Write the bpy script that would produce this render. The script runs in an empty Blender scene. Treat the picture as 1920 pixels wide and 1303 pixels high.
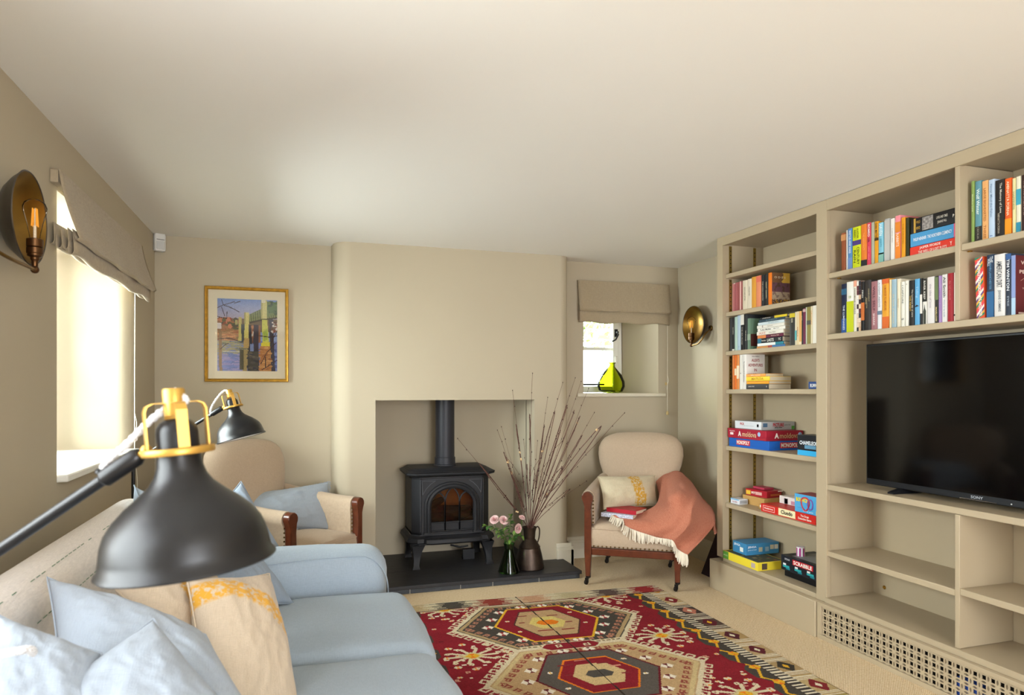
import bpy, bmesh, math, random
import numpy as np
from mathutils import Vector, Matrix, noise
R = math.radians
scene = bpy.context.scene
COL = scene.collection

# ------------------------------------------------------------------ camera
THETA = math.atan(402 / 1258.0)
cam_d = bpy.data.cameras.new('camera')
cam_d.sensor_width = 36.0
cam_d.sensor_fit = 'HORIZONTAL'
cam_d.lens = 1258.0 / 1920.0 * 36.0
cam_d.shift_y = 80.5 / 1920.0
cam_d.clip_start = 0.02
cam_d.dof.use_dof = True
cam_d.dof.focus_distance = 4.0
cam_d.dof.aperture_fstop = 5.6
cam = bpy.data.objects.new('camera', cam_d)
cam.location = (0, 0, 1.215)
cam.rotation_euler = (math.pi / 2, 0, -THETA)
COL.objects.link(cam)
scene.camera = cam

# ------------------------------------------------------------------ world, daylight, exposure
vs = scene.view_settings
vs.view_transform = 'Standard'
vs.look = 'None'
vs.gamma = 1.0
vs.use_curve_mapping = False
vs.exposure = -0.06
world = bpy.data.worlds.new('overcast_sky')
scene.world = world
world.use_nodes = True
wn = world.node_tree.nodes
wn['Background'].inputs['Color'].default_value = (0.93, 0.97, 1.0, 1)
wn['Background'].inputs['Strength'].default_value = 11.0

def window_light(name, loc, rot, sx, sy, power, col=(1, 0.985, 0.95)):
    """area light at a window opening"""
    d = bpy.data.lights.new(name, 'AREA')
    d.shape = 'RECTANGLE'
    d.size, d.size_y = sx, sy
    d.energy = power
    d.color = col
    o = bpy.data.objects.new(name, d)
    o.location = loc
    o.rotation_euler = rot
    COL.objects.link(o)
    return o

# left window and added near one (towards +X), added rear opening (towards +Y)
DAY = (0.925, 0.958, 1.045)
window_light('daylight_left_window', (-1.60, 3.36, 1.58), (0, R(-90 + 12), 0), 1.3, 1.4, 190, DAY)
window_light('daylight_near_window', (-1.06, 0.70, 1.46), (0, R(-90 + 14), 0), 0.95, 1.3, 30, DAY)  # fill lamp in the added, unseen near window
window_light('daylight_garden_doors', (1.1, -2.62, 1.15), (R(90), 0, 0), 1.5, 1.9, 85, DAY)  # fill lamp added in the unseen rear wall opening
window_light('daylight_little_window', (1.75, 5.45, 1.75), (R(-78), 0, R(32)), 0.5, 0.6, 45, DAY)  # lamp added out of sight to brighten the little window's right reveal

# ------------------------------------------------------------------ helpers
def lin(c):
    if isinstance(c, str):
        c = c.lstrip('#')
        c = tuple(int(c[i:i + 2], 16) for i in (0, 2, 4))
    return tuple(((x / 255.0) / 12.92 if x / 255.0 <= 0.04045 else ((x / 255.0 + 0.055) / 1.055) ** 2.4) for x in c)

MATS = {}
def mat(name, col, rough=0.6, metal=0.0, bump=None, var=None, spec=0.4, coat=0.0, emit=None, sheen=0.0, trans=0.0, ior=1.45):
    """procedural principled material; bump=(scale,strength) var=(scale,amount)"""
    if name in MATS:
        return MATS[name]
    m = bpy.data.materials.new(name)
    m.use_nodes = True
    nt = m.node_tree
    b = nt.nodes['Principled BSDF']
    c = lin(col)
    b.inputs['Base Color'].default_value = (*c, 1)
    b.inputs['Roughness'].default_value = rough
    b.inputs['Metallic'].default_value = metal
    b.inputs['Specular IOR Level'].default_value = spec
    b.inputs['Coat Weight'].default_value = coat
    b.inputs['Sheen Weight'].default_value = sheen
    b.inputs['Transmission Weight'].default_value = trans
    b.inputs['IOR'].default_value = ior
    if emit:
        b.inputs['Emission Color'].default_value = (*lin(emit[0]), 1)
        b.inputs['Emission Strength'].default_value = emit[1]
    if var or bump:
        tc = nt.nodes.new('ShaderNodeTexCoord')
    if var:
        n = nt.nodes.new('ShaderNodeTexNoise')
        n.inputs['Scale'].default_value = var[0]
        n.inputs['Detail'].default_value = 4
        nt.links.new(tc.outputs['Object'], n.inputs['Vector'])
        mr = nt.nodes.new('ShaderNodeMapRange')
        mr.inputs['From Min'].default_value = 0.3
        mr.inputs['From Max'].default_value = 0.7
        mr.inputs['To Min'].default_value = 1 - var[1]
        mr.inputs['To Max'].default_value = 1 + var[1]
        nt.links.new(n.outputs['Fac'], mr.inputs['Value'])
        mx = nt.nodes.new('ShaderNodeVectorMath')
        mx.operation = 'SCALE'
        mx.inputs[0].default_value = c
        nt.links.new(mr.outputs['Result'], mx.inputs['Scale'])
        nt.links.new(mx.outputs['Vector'], b.inputs['Base Color'])
    if bump:
        n2 = nt.nodes.new('ShaderNodeTexNoise')
        n2.inputs['Scale'].default_value = bump[0]
        n2.inputs['Detail'].default_value = 3
        nt.links.new(tc.outputs['Object'], n2.inputs['Vector'])
        bp = nt.nodes.new('ShaderNodeBump')
        bp.inputs['Strength'].default_value = bump[1]
        bp.inputs['Distance'].default_value = 0.01
        nt.links.new(n2.outputs['Fac'], bp.inputs['Height'])
        nt.links.new(bp.outputs['Normal'], b.inputs['Normal'])
    MATS[name] = m
    return m

def C(col, rough=0.55, spec=0.3):
    """plain printed colour, cached by its code"""
    return mat('print_' + col.lstrip('#') + ('' if rough == 0.55 else '_%d' % (rough * 100)), col, rough, spec=spec)

def fabric(name, col, scale=260, amt=0.16, bump=0.35, rough=0.9, col2=None, sheen=0.15):
    """woven cloth: two crossing sets of fine threads with slubs"""
    if name in MATS:
        return MATS[name]
    m = bpy.data.materials.new(name)
    m.use_nodes = True
    nt = m.node_tree
    b = nt.nodes['Principled BSDF']
    b.inputs['Roughness'].default_value = rough
    b.inputs['Specular IOR Level'].default_value = 0.15
    b.inputs['Sheen Weight'].default_value = sheen
    tc = nt.nodes.new('ShaderNodeTexCoord')
    outs = []
    for sc in ((scale * 3, scale * 0.25, scale * 0.25), (scale * 0.25, scale * 3, scale * 3)):
        mp = nt.nodes.new('ShaderNodeMapping')
        mp.inputs['Scale'].default_value = sc
        nt.links.new(tc.outputs['Object'], mp.inputs['Vector'])
        n = nt.nodes.new('ShaderNodeTexNoise')
        n.inputs['Scale'].default_value = 1.0
        n.inputs['Detail'].default_value = 2
        nt.links.new(mp.outputs['Vector'], n.inputs['Vector'])
        outs.append(n.outputs['Fac'])
    ad = nt.nodes.new('ShaderNodeMath')
    ad.operation = 'ADD'
    nt.links.new(outs[0], ad.inputs[0])
    nt.links.new(outs[1], ad.inputs[1])
    mr = nt.nodes.new('ShaderNodeMapRange')
    mr.inputs['From Min'].default_value = 0.65
    mr.inputs['From Max'].default_value = 1.35
    nt.links.new(ad.outputs[0], mr.inputs['Value'])
    mix = nt.nodes.new('ShaderNodeMix')
    mix.data_type = 'RGBA'
    c = lin(col)
    c2 = lin(col2) if col2 else tuple(min(1, x * (1 + amt)) for x in c)
    c1 = c if col2 else tuple(x * (1 - amt) for x in c)
    mix.inputs['A'].default_value = (*c1, 1)
    mix.inputs['B'].default_value = (*c2, 1)
    nt.links.new(mr.outputs['Result'], mix.inputs['Factor'])
    nt.links.new(mix.outputs['Result'], b.inputs['Base Color'])
    bp = nt.nodes.new('ShaderNodeBump')
    bp.inputs['Strength'].default_value = bump
    bp.inputs['Distance'].default_value = 0.002
    nt.links.new(ad.outputs[0], bp.inputs['Height'])
    nt.links.new(bp.outputs['Normal'], b.inputs['Normal'])
    MATS[name] = m
    m['mixnode'] = mix.name
    return m

def glassy(name, col, rough=0.02, ior=1.45):
    """thin clear pane: straight-through transparency plus fresnel reflection"""
    if name in MATS:
        return MATS[name]
    m = bpy.data.materials.new(name)
    m.use_nodes = True
    nt = m.node_tree
    nt.nodes.clear()
    out = nt.nodes.new('ShaderNodeOutputMaterial')
    t = nt.nodes.new('ShaderNodeBsdfTransparent')
    t.inputs['Color'].default_value = (*lin(col), 1)
    g = nt.nodes.new('ShaderNodeBsdfGlossy')
    g.inputs['Roughness'].default_value = rough
    f = nt.nodes.new('ShaderNodeFresnel')
    f.inputs['IOR'].default_value = ior
    x = nt.nodes.new('ShaderNodeMixShader')
    nt.links.new(f.outputs['Fac'], x.inputs['Fac'])
    nt.links.new(t.outputs['BSDF'], x.inputs[1])
    nt.links.new(g.outputs['BSDF'], x.inputs[2])
    nt.links.new(x.outputs['Shader'], out.inputs['Surface'])
    MATS[name] = m
    return m

class MB:
    """collects shapes into one mesh"""
    def __init__(s):
        s.v, s.f, s.m = [], [], []
    def add(s, vs_, fs, m=0):
        o = len(s.v)
        s.v += [tuple(p) for p in vs_]
        for f in fs:
            s.f.append([i + o for i in f])
            s.m.append(m)
        return s
    def box(s, a, b, m=0):
        x0, y0, z0 = (min(a[i], b[i]) for i in range(3))
        x1, y1, z1 = (max(a[i], b[i]) for i in range(3))
        return s.add([(x0, y0, z0), (x1, y0, z0), (x1, y1, z0), (x0, y1, z0), (x0, y0, z1), (x1, y0, z1), (x1, y1, z1), (x0, y1, z1)],
                     [(0, 3, 2, 1), (4, 5, 6, 7), (0, 1, 5, 4), (1, 2, 6, 5), (2, 3, 7, 6), (3, 0, 4, 7)], m)
    def prism(s, poly, axis, a, b, m=0):
        """extrude a 2D polygon along axis between a and b; axis 'x': (y,z), 'y': (x,z), 'z': (x,y)"""
        n = len(poly)
        def P(p, t):
            return {'x': (t, p[0], p[1]), 'y': (p[0], t, p[1]), 'z': (p[0], p[1], t)}[axis]
        vv = [P(p, a) for p in poly] + [P(p, b) for p in poly]
        ff = [tuple(range(n)), tuple(range(2 * n - 1, n - 1, -1))]
        ff += [(i, i + n, (i + 1) % n + n, (i + 1) % n) for i in range(n)]
        return s.add(vv, ff, m)
    def tube(s, pts, r, n=8, m=0, cap=True, closed=False):
        pts = [Vector(p) for p in pts]
        k = len(pts)
        rr = r if isinstance(r, (list, tuple)) else [r] * k
        tan = []
        for i in range(k):
            if closed:
                t = pts[(i + 1) % k] - pts[i - 1]
            else:
                t = pts[min(i + 1, k - 1)] - pts[max(i - 1, 0)]
            tan.append(t.normalized() if t.length > 1e-9 else Vector((0, 0, 1)))
        up = Vector((0, 0, 1)) if abs(tan[0].z) < 0.9 else Vector((1, 0, 0))
        nrm = (up - tan[0] * up.dot(tan[0])).normalized()
        vv, ff = [], []
        for i in range(k):
            nrm = (nrm - tan[i] * nrm.dot(tan[i]))
            nrm = nrm.normalized() if nrm.length > 1e-6 else tan[i].orthogonal().normalized()
            bn = tan[i].cross(nrm)
            for j in range(n):
                a = 2 * math.pi * j / n
                vv.append(pts[i] + (nrm * math.cos(a) + bn * math.sin(a)) * rr[i])
        for i in range(k if closed else k - 1):
            for j in range(n):
                i2 = (i + 1) % k
                ff.append((i * n + j, i * n + (j + 1) % n, i2 * n + (j + 1) % n, i2 * n + j))
        if cap and not closed:
            ff.append(tuple(range(n - 1, -1, -1)))
            ff.append(tuple((k - 1) * n + j for j in range(n)))
        return s.add(vv, ff, m)
    def lathe(s, prof, n=24, mx=None, m=0, a0=0.0, a1=2 * math.pi):
        """revolve (r,z) profile about local z, then transform by mx"""
        mx = mx or Matrix()
        full = abs(a1 - a0 - 2 * math.pi) < 1e-6
        cols = n if full else n + 1
        vv, ff = [], []
        for j in range(cols):
            a = a0 + (a1 - a0) * j / n
            for r, z in prof:
                vv.append(mx @ Vector((r * math.cos(a), r * math.sin(a), z)))
        k = len(prof)
        for j in range(n):
            j2 = (j + 1) % cols
            for i in range(k - 1):
                ff.append((j * k + i, j2 * k + i, j2 * k + i + 1, j * k + i + 1))
        return s.add(vv, ff, m)
    def ball(s, c, r, n=8, m=0, sc=(1, 1, 1)):
        prof = [(r * math.sin(math.pi * i / (n // 2)), -r * math.cos(math.pi * i / (n // 2))) for i in range(n // 2 + 1)]
        return s.lathe(prof, n, Matrix.Translation(c) @ Matrix.Diagonal((*sc, 1)), m)
    def grid(s, P, m=0, flip=False):
        """P: 2D list of points"""
        a, b = len(P), len(P[0])
        vv = [p for row in P for p in row]
        ff = []
        for i in range(a - 1):
            for j in range(b - 1):
                q = (i * b + j, (i + 1) * b + j, (i + 1) * b + j + 1, i * b + j + 1)
                ff.append(q[::-1] if flip else q)
        return s.add(vv, ff, m)
    def xf(s, mx):
        s.v = [tuple(mx @ Vector(p)) for p in s.v]
        return s
    def mesh(s, name, mats, smooth=35):
        me = bpy.data.meshes.new(name)
        me.from_pydata(s.v, [], s.f)
        for mm in (mats if isinstance(mats, (list, tuple)) else [mats]):
            me.materials.append(mm)
        if max(s.m, default=0) > 0:
            me.polygons.foreach_set('material_index', s.m)
        if smooth:
            me.polygons.foreach_set('use_smooth', [True] * len(me.polygons))
            me.set_sharp_from_angle(angle=R(smooth))
        me.update()
        return me
    def build(s, name, mats, parent=None, smooth=35, bevel=0, seg=2, sub=0, fix=True):
        me = s.mesh(name, mats, smooth)
        if fix:
            bm = bmesh.new()
            bm.from_mesh(me)
            bmesh.ops.remove_doubles(bm, verts=bm.verts, dist=1e-6)
            bmesh.ops.recalc_face_normals(bm, faces=bm.faces)
            bm.to_mesh(me)
            bm.free()
            if smooth:
                me.set_sharp_from_angle(angle=R(smooth))
        o = bpy.data.objects.new(name, me)
        COL.objects.link(o)
        if parent:
            o.parent = parent
            if parent.get('_w'):
                o.matrix_parent_inverse = Matrix.Translation(-Vector(parent.location))
        if bevel:
            bv = o.modifiers.new('bevel', 'BEVEL')
            bv.width = bevel
            bv.segments = seg
            bv.limit_method = 'ANGLE'
            bv.angle_limit = R(40)
        if sub:
            sd = o.modifiers.new('subdivision', 'SUBSURF')
            sd.levels = sub
            sd.render_levels = sub
        return o

def tag(o, label, cat, group=None, kind=None):
    o['label'] = label
    o['category'] = cat
    if group:
        o['group'] = group
    if kind:
        o['kind'] = kind
    return o

def thing(name, label, cat, loc=(0, 0, 0), rot=(0, 0, 0), group=None, world=False):
    """an Empty at the thing's base; world=True lets its parts be given in world coordinates (unrotated thing)"""
    o = bpy.data.objects.new(name, None)
    o.empty_display_size = 0.05
    COL.objects.link(o)
    o.location = loc
    o.rotation_euler = rot
    if world:
        o['_w'] = 1
    return tag(o, label, cat, group)

def struct(o, label=None):
    o['kind'] = 'structure'
    if label:
        o['label'] = label
    return o

def addpart(name, me, parent, mx=None):
    o = bpy.data.objects.new(name, me)
    COL.objects.link(o)
    o.parent = parent
    if mx is not None:
        o.matrix_basis = mx
    if parent.get('_w'):
        o.matrix_parent_inverse = Matrix.Translation(-Vector(parent.location))
    return o

_tc = {}
def text_mesh(s, bold=0.0):
    k = (s, bold)
    if k in _tc:
        return _tc[k]
    cu = bpy.data.curves.new('t', 'FONT')
    cu.body = s
    cu.align_x = 'CENTER'
    cu.align_y = 'CENTER'
    cu.resolution_u = 2
    cu.offset = bold
    o = bpy.data.objects.new('t', cu)
    me = bpy.data.meshes.new_from_object(o)
    bpy.data.objects.remove(o)
    bpy.data.curves.remove(cu)
    xs = [v.co.x for v in me.vertices]
    ys = [v.co.y for v in me.vertices]
    _tc[k] = (me, min(xs), max(xs), min(ys), max(ys))
    return _tc[k]

def lettering(parent, s, cen, right, up, w, h, m, bold=0.012, name='lettering', lift=0.0006, squeeze=True):
    """flat printed words as a thin mesh on a face; cen is in the parent's coordinates"""
    me, x0, x1, y0, y1 = text_mesh(s, bold)
    right, up = Vector(right).normalized(), Vector(up).normalized()
    nrm = right.cross(up)
    sx, sy = w / (x1 - x0), h / (y1 - y0)
    if not squeeze:
        sx = sy = min(sx, sy)
    else:
        sx = min(sx, sy * 1.6)
        sy = min(sy, sx * 2.2)
    m4 = Matrix((
        (right.x * sx, up.x * sy, nrm.x, 0), (right.y * sx, up.y * sy, nrm.y, 0), (right.z * sx, up.z * sy, nrm.z, 0), (0, 0, 0, 1)))
    off = Vector(cen) + nrm * lift
    me2 = me.copy()
    me2.name = name
    me2.transform(Matrix.Translation(off) @ m4 @ Matrix.Translation((-(x0 + x1) / 2, -(y0 + y1) / 2, 0)))
    me2.materials.clear()
    me2.materials.append(m)
    return addpart(name, me2, parent)

def crom(pts, n=8, closed=False):
    """Catmull-Rom through points"""
    P = [Vector(p) for p in pts]
    k = len(P)
    out = []
    rng = range(k if closed else k - 1)
    for i in rng:
        p0 = P[i - 1] if (i > 0 or closed) else P[0] * 2 - P[1]
        p1, p2 = P[i], P[(i + 1) % k]
        p3 = P[(i + 2) % k] if (closed or i + 2 < k) else P[-1] * 2 - P[-2]
        for j in range(n):
            t = j / n
            out.append(0.5 * ((2 * p1) + (p2 - p0) * t + (2 * p0 - 5 * p1 + 4 * p2 - p3) * t * t + (3 * p1 - p0 - 3 * p2 + p3) * t ** 3))
    if not closed:
        out.append(P[-1])
    return out

def arc(cx, cy, r, a0, a1, n=8):
    return [(cx + r * math.cos(R(a0 + (a1 - a0) * i / n)), cy + r * math.sin(R(a0 + (a1 - a0) * i / n))) for i in range(n + 1)]

def align_z(d):
    return Vector((0, 0, 1)).rotation_difference(Vector(d)).to_matrix().to_4x4()

# ------------------------------------------------------------------ surface materials
M_WALL = mat('wall_paint', '#b6aa93', 0.85, bump=(6, 0.06), var=(1.5, 0.02), spec=0.2)
M_CEIL = mat('ceiling_paint', '#ebe8e1', 0.9, bump=(4, 0.05), spec=0.15)
M_TRIM = mat('trim_paint', '#d2cab5', 0.5, spec=0.3)
M_JOIN = mat('joinery_paint', '#ae9e83', 0.42, bump=(60, 0.03), var=(3, 0.02), spec=0.4)
M_WHITE = mat('white_paint', '#e9e7dd', 0.5)
M_BRASS = mat('brass', '#b88f3e', 0.32, 1.0)
M_AGED = mat('aged_brass', '#7d5f32', 0.36, 1.0, var=(20, 0.2))
M_DARKWOOD = mat('mahogany', '#5c2d1a', 0.32, var=(30, 0.22), coat=0.35)
M_BLACKM = mat('black_enamel', '#17171a', 0.38, spec=0.45)
M_IRON = mat('black_cast_iron', '#1e1e21', 0.52, bump=(220, 0.14), spec=0.4)
M_SLATE = mat('slate', '#2b2a2c', 0.45, bump=(25, 0.12), var=(14, 0.16))
M_SLATE2 = mat('slate_edge', '#3b3e43', 0.5, bump=(60, 0.15), var=(20, 0.14))

def sisal():
    m = bpy.data.materials.new('sisal_carpet')
    m.use_nodes = True
    nt = m.node_tree
    b = nt.nodes['Principled BSDF']
    b.inputs['Roughness'].default_value = 0.95
    b.inputs['Specular IOR Level'].default_value = 0.1
    tc = nt.nodes.new('ShaderNodeTexCoord')
    rot = nt.nodes.new('ShaderNodeMapping')
    rot.inputs['Rotation'].default_value = (0, 0, R(45))
    nt.links.new(tc.outputs['Object'], rot.inputs['Vector'])
    def wave(axis, sc):
        w = nt.nodes.new('ShaderNodeTexWave')
        w.bands_direction = axis
        w.inputs['Scale'].default_value = sc
        w.inputs['Distortion'].default_value = 1.2
        w.inputs['Detail'].default_value = 1
        w.inputs['Detail Scale'].default_value = 3
        nt.links.new(rot.outputs['Vector'], w.inputs['Vector'])
        return w.outputs['Fac']
    mu = nt.nodes.new('ShaderNodeMath')
    mu.operation = 'MULTIPLY'
    nt.links.new(wave('X', 48), mu.inputs[0])
    nt.links.new(wave('Y', 48), mu.inputs[1])
    n = nt.nodes.new('ShaderNodeTexNoise')
    n.inputs['Scale'].default_value = 90
    n.inputs['Detail'].default_value = 5
    nt.links.new(tc.outputs['Object'], n.inputs['Vector'])
    ad = nt.nodes.new('ShaderNodeMath')
    ad.operation = 'MULTIPLY_ADD'
    ad.inputs[1].default_value = 0.6
    nt.links.new(n.outputs['Fac'], ad.inputs[0])
    nt.links.new(mu.outputs[0], ad.inputs[2])
    cr = nt.nodes.new('ShaderNodeValToRGB')
    cr.color_ramp.elements[0].position = 0.2
    cr.color_ramp.elements[0].color = (*lin('#c0a276'), 1)
    cr.color_ramp.elements[1].position = 0.95
    cr.color_ramp.elements[1].color = (*lin('#f6e4c4'), 1)
    nt.links.new(ad.outputs[0], cr.inputs['Fac'])
    nt.links.new(cr.outputs['Color'], b.inputs['Base Color'])
    bp = nt.nodes.new('ShaderNodeBump')
    bp.inputs['Strength'].default_value = 0.6
    bp.inputs['Distance'].default_value = 0.004
    nt.links.new(ad.outputs[0], bp.inputs['Height'])
    nt.links.new(bp.outputs['Normal'], b.inputs['Normal'])
    return m
M_SISAL = sisal()

# ------------------------------------------------------------------ the room shell
XL, XR, YB, YF, H = -0.82, 2.77, 4.50, -2.5, 2.15
struct(MB().box((XL - 0.5, YF - 0.2, -0.1), (XR + 0.3, YB + 0.6, 0)).build('floor', M_SISAL), 'fitted sisal carpet floor in a golden weave')
struct(MB().box((XL - 0.5, YF - 0.2, H), (XR + 0.3, YB + 0.6, H + 0.1)).build('ceiling', M_CEIL), 'low off-white plaster ceiling')

# left wall, 0.42 m thick, two deep window openings (the second unseen, added for its light)
w = MB()
T = 0.42
wins = [(0.02, 1.38, 0.92, 1.98), (2.78, 3.95, 0.885, 1.93)]
ys = YF - 0.2
for (y0, y1, z0, z1) in wins:
    w.box((XL - T, ys, 0), (XL, y0, H))
    w.box((XL - T, y0, 0), (XL, y1, z0))
    w.box((XL - T, y0, z1), (XL, y1, H))
    ys = y1
w.box((XL - T, ys, 0), (XL, YB + 0.5, wins[1][2]))
w.box((XL - T, ys, wins[1][3]), (XL, YB + 0.5, H))
w.prism([(XL - T, ys)] + arc(XL - 0.075, ys + 0.075, 0.075, 270, 360, 8) + [(XL, YB + 0.5), (XL - T, YB + 0.5)], 'z', wins[1][2], wins[1][3])
struct(w.build('wall_left', M_WALL, smooth=30), 'greige plaster wall with a deep window recess')

# back wall with the fireplace recess and the splayed little window
FX0, FX1, FZ = 0.472, 1.545, 1.152
w = MB()
w.box((XL, YB, 0), (FX0, YB + 0.5, H))
w.box((FX0, YB, FZ), (FX1, YB + 0.5, H))
w.box((FX0, 4.80, 0), (FX1, YB + 0.5, FZ))
w.box((FX1, YB, 0), (1.985, YB + 0.5, H))
w.box((1.985, YB, 0), (2.60, YB + 0.5, 1.19))
w.box((1.985, YB, 1.90), (2.60, YB + 0.5, H))
w.box((2.60, YB, 0), (XR + 0.3, YB + 0.5, H))
w.prism([(2.60, YB), (2.60, YB + 0.5), (2.475, YB + 0.5), (2.475, YB + 0.34)], 'z', 1.19, 1.90)
struct(w.build('wall_back', M_WALL, smooth=0), 'greige plaster end wall behind the stove')

# chimney breast with softly rounded arrises
YC = 4.33
w = MB()
lp = [(0.205, YB + 0.01), (0.215, 4.45)] + arc(0.325, 4.44, 0.11, 180, 270, 10) + [(FX0, YC), (FX0, YB + 0.01)]
w.prism(lp, 'z', 0, H)
rp = [(FX1, YB + 0.01), (FX1, YC)] + arc(1.735, YC + 0.075, 0.075, 270, 360, 8) + [(1.81, YB + 0.01)]
w.prism(rp, 'z', 0, H)
w.box((FX0, YC, FZ), (FX1, YB + 0.01, H))
wc = struct(w.build('wall_chimney', M_WALL, smooth=30), 'chimney breast with rounded edges around the stove recess')
wc.modifiers.new('flat_faces', 'WEIGHTED_NORMAL').keep_sharp = True

# right wall, rear wall with an unseen opening added for fill light
struct(MB().box((XR, YF - 0.2, 0), (XR + 0.3, YB, H)).build('wall_right', M_WALL, smooth=0), 'greige wall beside the bookcase')
w = MB()
w.box((XL, YF - 0.2, 0), (0.30, YF, H))
w.box((1.90, YF - 0.2, 0), (XR, YF, H))
w.box((0.30, YF - 0.2, 2.12), (1.90, YF, H))
struct(w.build('wall_rear', M_WALL, smooth=0), 'rear wall with an opening added for fill light')

# skirting boards
def skirt_profile(h=0.155, t=0.018):
    return [(0, 0), (t, 0), (t, h - 0.045), (t - 0.005, h - 0.04), (t - 0.004, h - 0.025), (t - 0.009, h - 0.02), (t - 0.011, h - 0.004), (t - 0.014, h), (0, h)]
sp = skirt_profile()
b = MB()
b.prism([(YB - a, z) for a, z in sp], 'x', 1.81, XR)
struct(b.build('baseboard_back', M_TRIM, smooth=20), 'painted skirting board in the window alcove')
b = MB()
b.prism([(XR - a, z) for a, z in sp], 'y', 3.56, YB - 0.018)
struct(b.build('baseboard_right', M_TRIM, smooth=20), 'painted skirting board beside the bookcase')
b = MB()
b.prism([(YC - a, z) for a, z in sp], 'x', 1.705, 1.83)
b.prism([(1.81 + a, z) for a, z in sp], 'y', YC - 0.018, YB)
struct(b.build('baseboard_chimney', M_TRIM, smooth=20), 'moulded skirting block at the foot of the chimney breast')
b = MB()
b.prism([(YB - a, z) for a, z in sp], 'x', XL, 0.21)
struct(b.build('baseboard_left', M_TRIM, smooth=20), 'painted skirting board in the picture alcove')

# left window: sill board, timber frame with glazing bars at the outer face of the deep recess
def casement(name, x, y0, y1, z0, z1, along, nx, nz, label):
    """frame in the plane x (along='y') or y=x (along='x'); returns the structure object with glass and bars as parts"""
    def bx(mb, a0, a1, b0, b1, d0, d1, m=0):
        if along == 'y':
            mb.box((x + d0, a0, b0), (x + d1, a1, b1), m)
        else:
            mb.box((a0, x + d0, b0), (a1, x + d1, b1), m)
    fw = 0.045
    f = MB()
    bx(f, y0, y1, z0, z0 + fw, -0.03, 0.03)
    bx(f, y0, y1, z1 - fw, z1, -0.03, 0.03)
    bx(f, y0, y0 + fw, z0 + fw, z1 - fw, -0.03, 0.03)
    bx(f, y1 - fw, y1, z0 + fw, z1 - fw, -0.03, 0.03)
    o = struct(f.build(name, M_WHITE, bevel=0.004), label)
    for i in range(1, nx):
        yy = y0 + fw + (y1 - y0 - 2 * fw) * i / nx
        g = MB()
        bx(g, yy - 0.011, yy + 0.011, z0 + fw, z1 - fw, -0.02, 0.015)
        g.build('glazing_bar', M_WHITE, o)
    for i in range(1, nz):
        zz = z0 + fw + (z1 - z0 - 2 * fw) * i / nz
        g = MB()
        bx(g, y0 + fw, y1 - fw, zz - 0.011, zz + 0.011, -0.018, 0.013)
        g.build('glazing_bar', M_WHITE, o)
    pw, ph = (y1 - y0 - 2 * fw) / nx, (z1 - z0 - 2 * fw) / nz
    for i in range(nx):
        for j in range(nz):
            g = MB()
            bx(g, y0 + fw + pw * i, y0 + fw + pw * (i + 1), z0 + fw + ph * j, z0 + fw + ph * (j + 1), -0.002, 0.002)
            g.build('pane', glassy('window_glass', '#fbfffb'), o)
    return o

casement('window_1', XL - 0.385, 2.80, 3.93, 0.90, 1.92, 'y', 4, 3, 'deep-set white casement window behind the linen blind')
casement('window_2', XL - 0.385, 0.04, 1.36, 0.94, 1.97, 'y', 4, 3, 'unseen white casement window added nearer the camera')  # unseen window, put in and sized for the light it gives
o = MB()
o.box((XL - 0.40, 2.781, 0.885), (XL + 0.035, 3.949, 0.912))
struct(o.build('trim_1', M_WHITE, bevel=0.006), 'white window sill board in the deep left recess')

# little window in the alcove
wb = casement('window_3', YB + 0.38, 1.99, 2.47, 1.20, 1.89, 'x', 1, 2, 'small white cottage casement in the alcove')
m = MB()
m.box((2.385, YB + 0.325, 1.21), (2.43, YB + 0.352, 1.88))
m.build('sash_stile', M_WHITE, wb, bevel=0.003)
m = MB()
m.box((2.395, YB + 0.315, 1.64), (2.42, YB + 0.325, 1.70))
m.tube([(2.407, YB + 0.30, 1.675), (2.41, YB + 0.285, 1.655), (2.385, YB + 0.28, 1.615), (2.355, YB + 0.28, 1.60)], 0.006, 8)
m.tube([(2.407, YB + 0.325, 1.675), (2.407, YB + 0.285, 1.675)], 0.008, 8)
m.build('window_latch', M_BLACKM, wb)
m = MB()
m.box((2.393, YB + 0.305, 1.43), (2.415, YB + 0.325, 1.485))
m.build('window_lock', M_WHITE, wb, bevel=0.004)
m = MB()
m.tube([(2.02, YB + 0.31, 1.262), (2.30, YB + 0.31, 1.262)], 0.007, 8)
m.box((2.06, YB + 0.30, 1.245), (2.09, YB + 0.34, 1.262))
m.build('window_stay', M_BLACKM, wb)
o = MB()
o.box((1.93, YB - 0.022, 1.168), (2.655, YB + 0.36, 1.195))
struct(o.build('trim_2', M_TRIM, bevel=0.005), 'painted sill under the little window')

# hearth: slate slab with slate edging tiles
hr = thing('hearth', 'raised black slate hearth under the stove', 'hearth', (1.0, 4.4, 0), world=True)
MB().box((0.25, 3.995, 0.028), (1.752, 4.325, 0.05)).build('slab', M_SLATE, hr, bevel=0.003)
MB().box((FX0 + 0.003, 4.325, 0.028), (FX1 - 0.003, 4.797, 0.05)).build('slab', M_SLATE, hr)
xs = [0.262, 0.64, 0.95, 1.155, 1.46, 1.742]
for i in range(5):
    MB().box((xs[i] + 0.0022, 4.003, 0.001), (xs[i + 1] - 0.0022, 4.016, 0.029)).build('edging_tile', M_SLATE2, hr, bevel=0.0015)
MB().box((1.731, 4.018, 0.001), (1.743, 4.31, 0.029)).build('edging_tile', M_SLATE2, hr, bevel=0.0015)
MB().box((0.27, 4.006, 0.0005), (1.728, 4.31, 0.028)).build('mortar_bed', mat('mortar', '#b3aca0', 0.9), hr)

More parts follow.
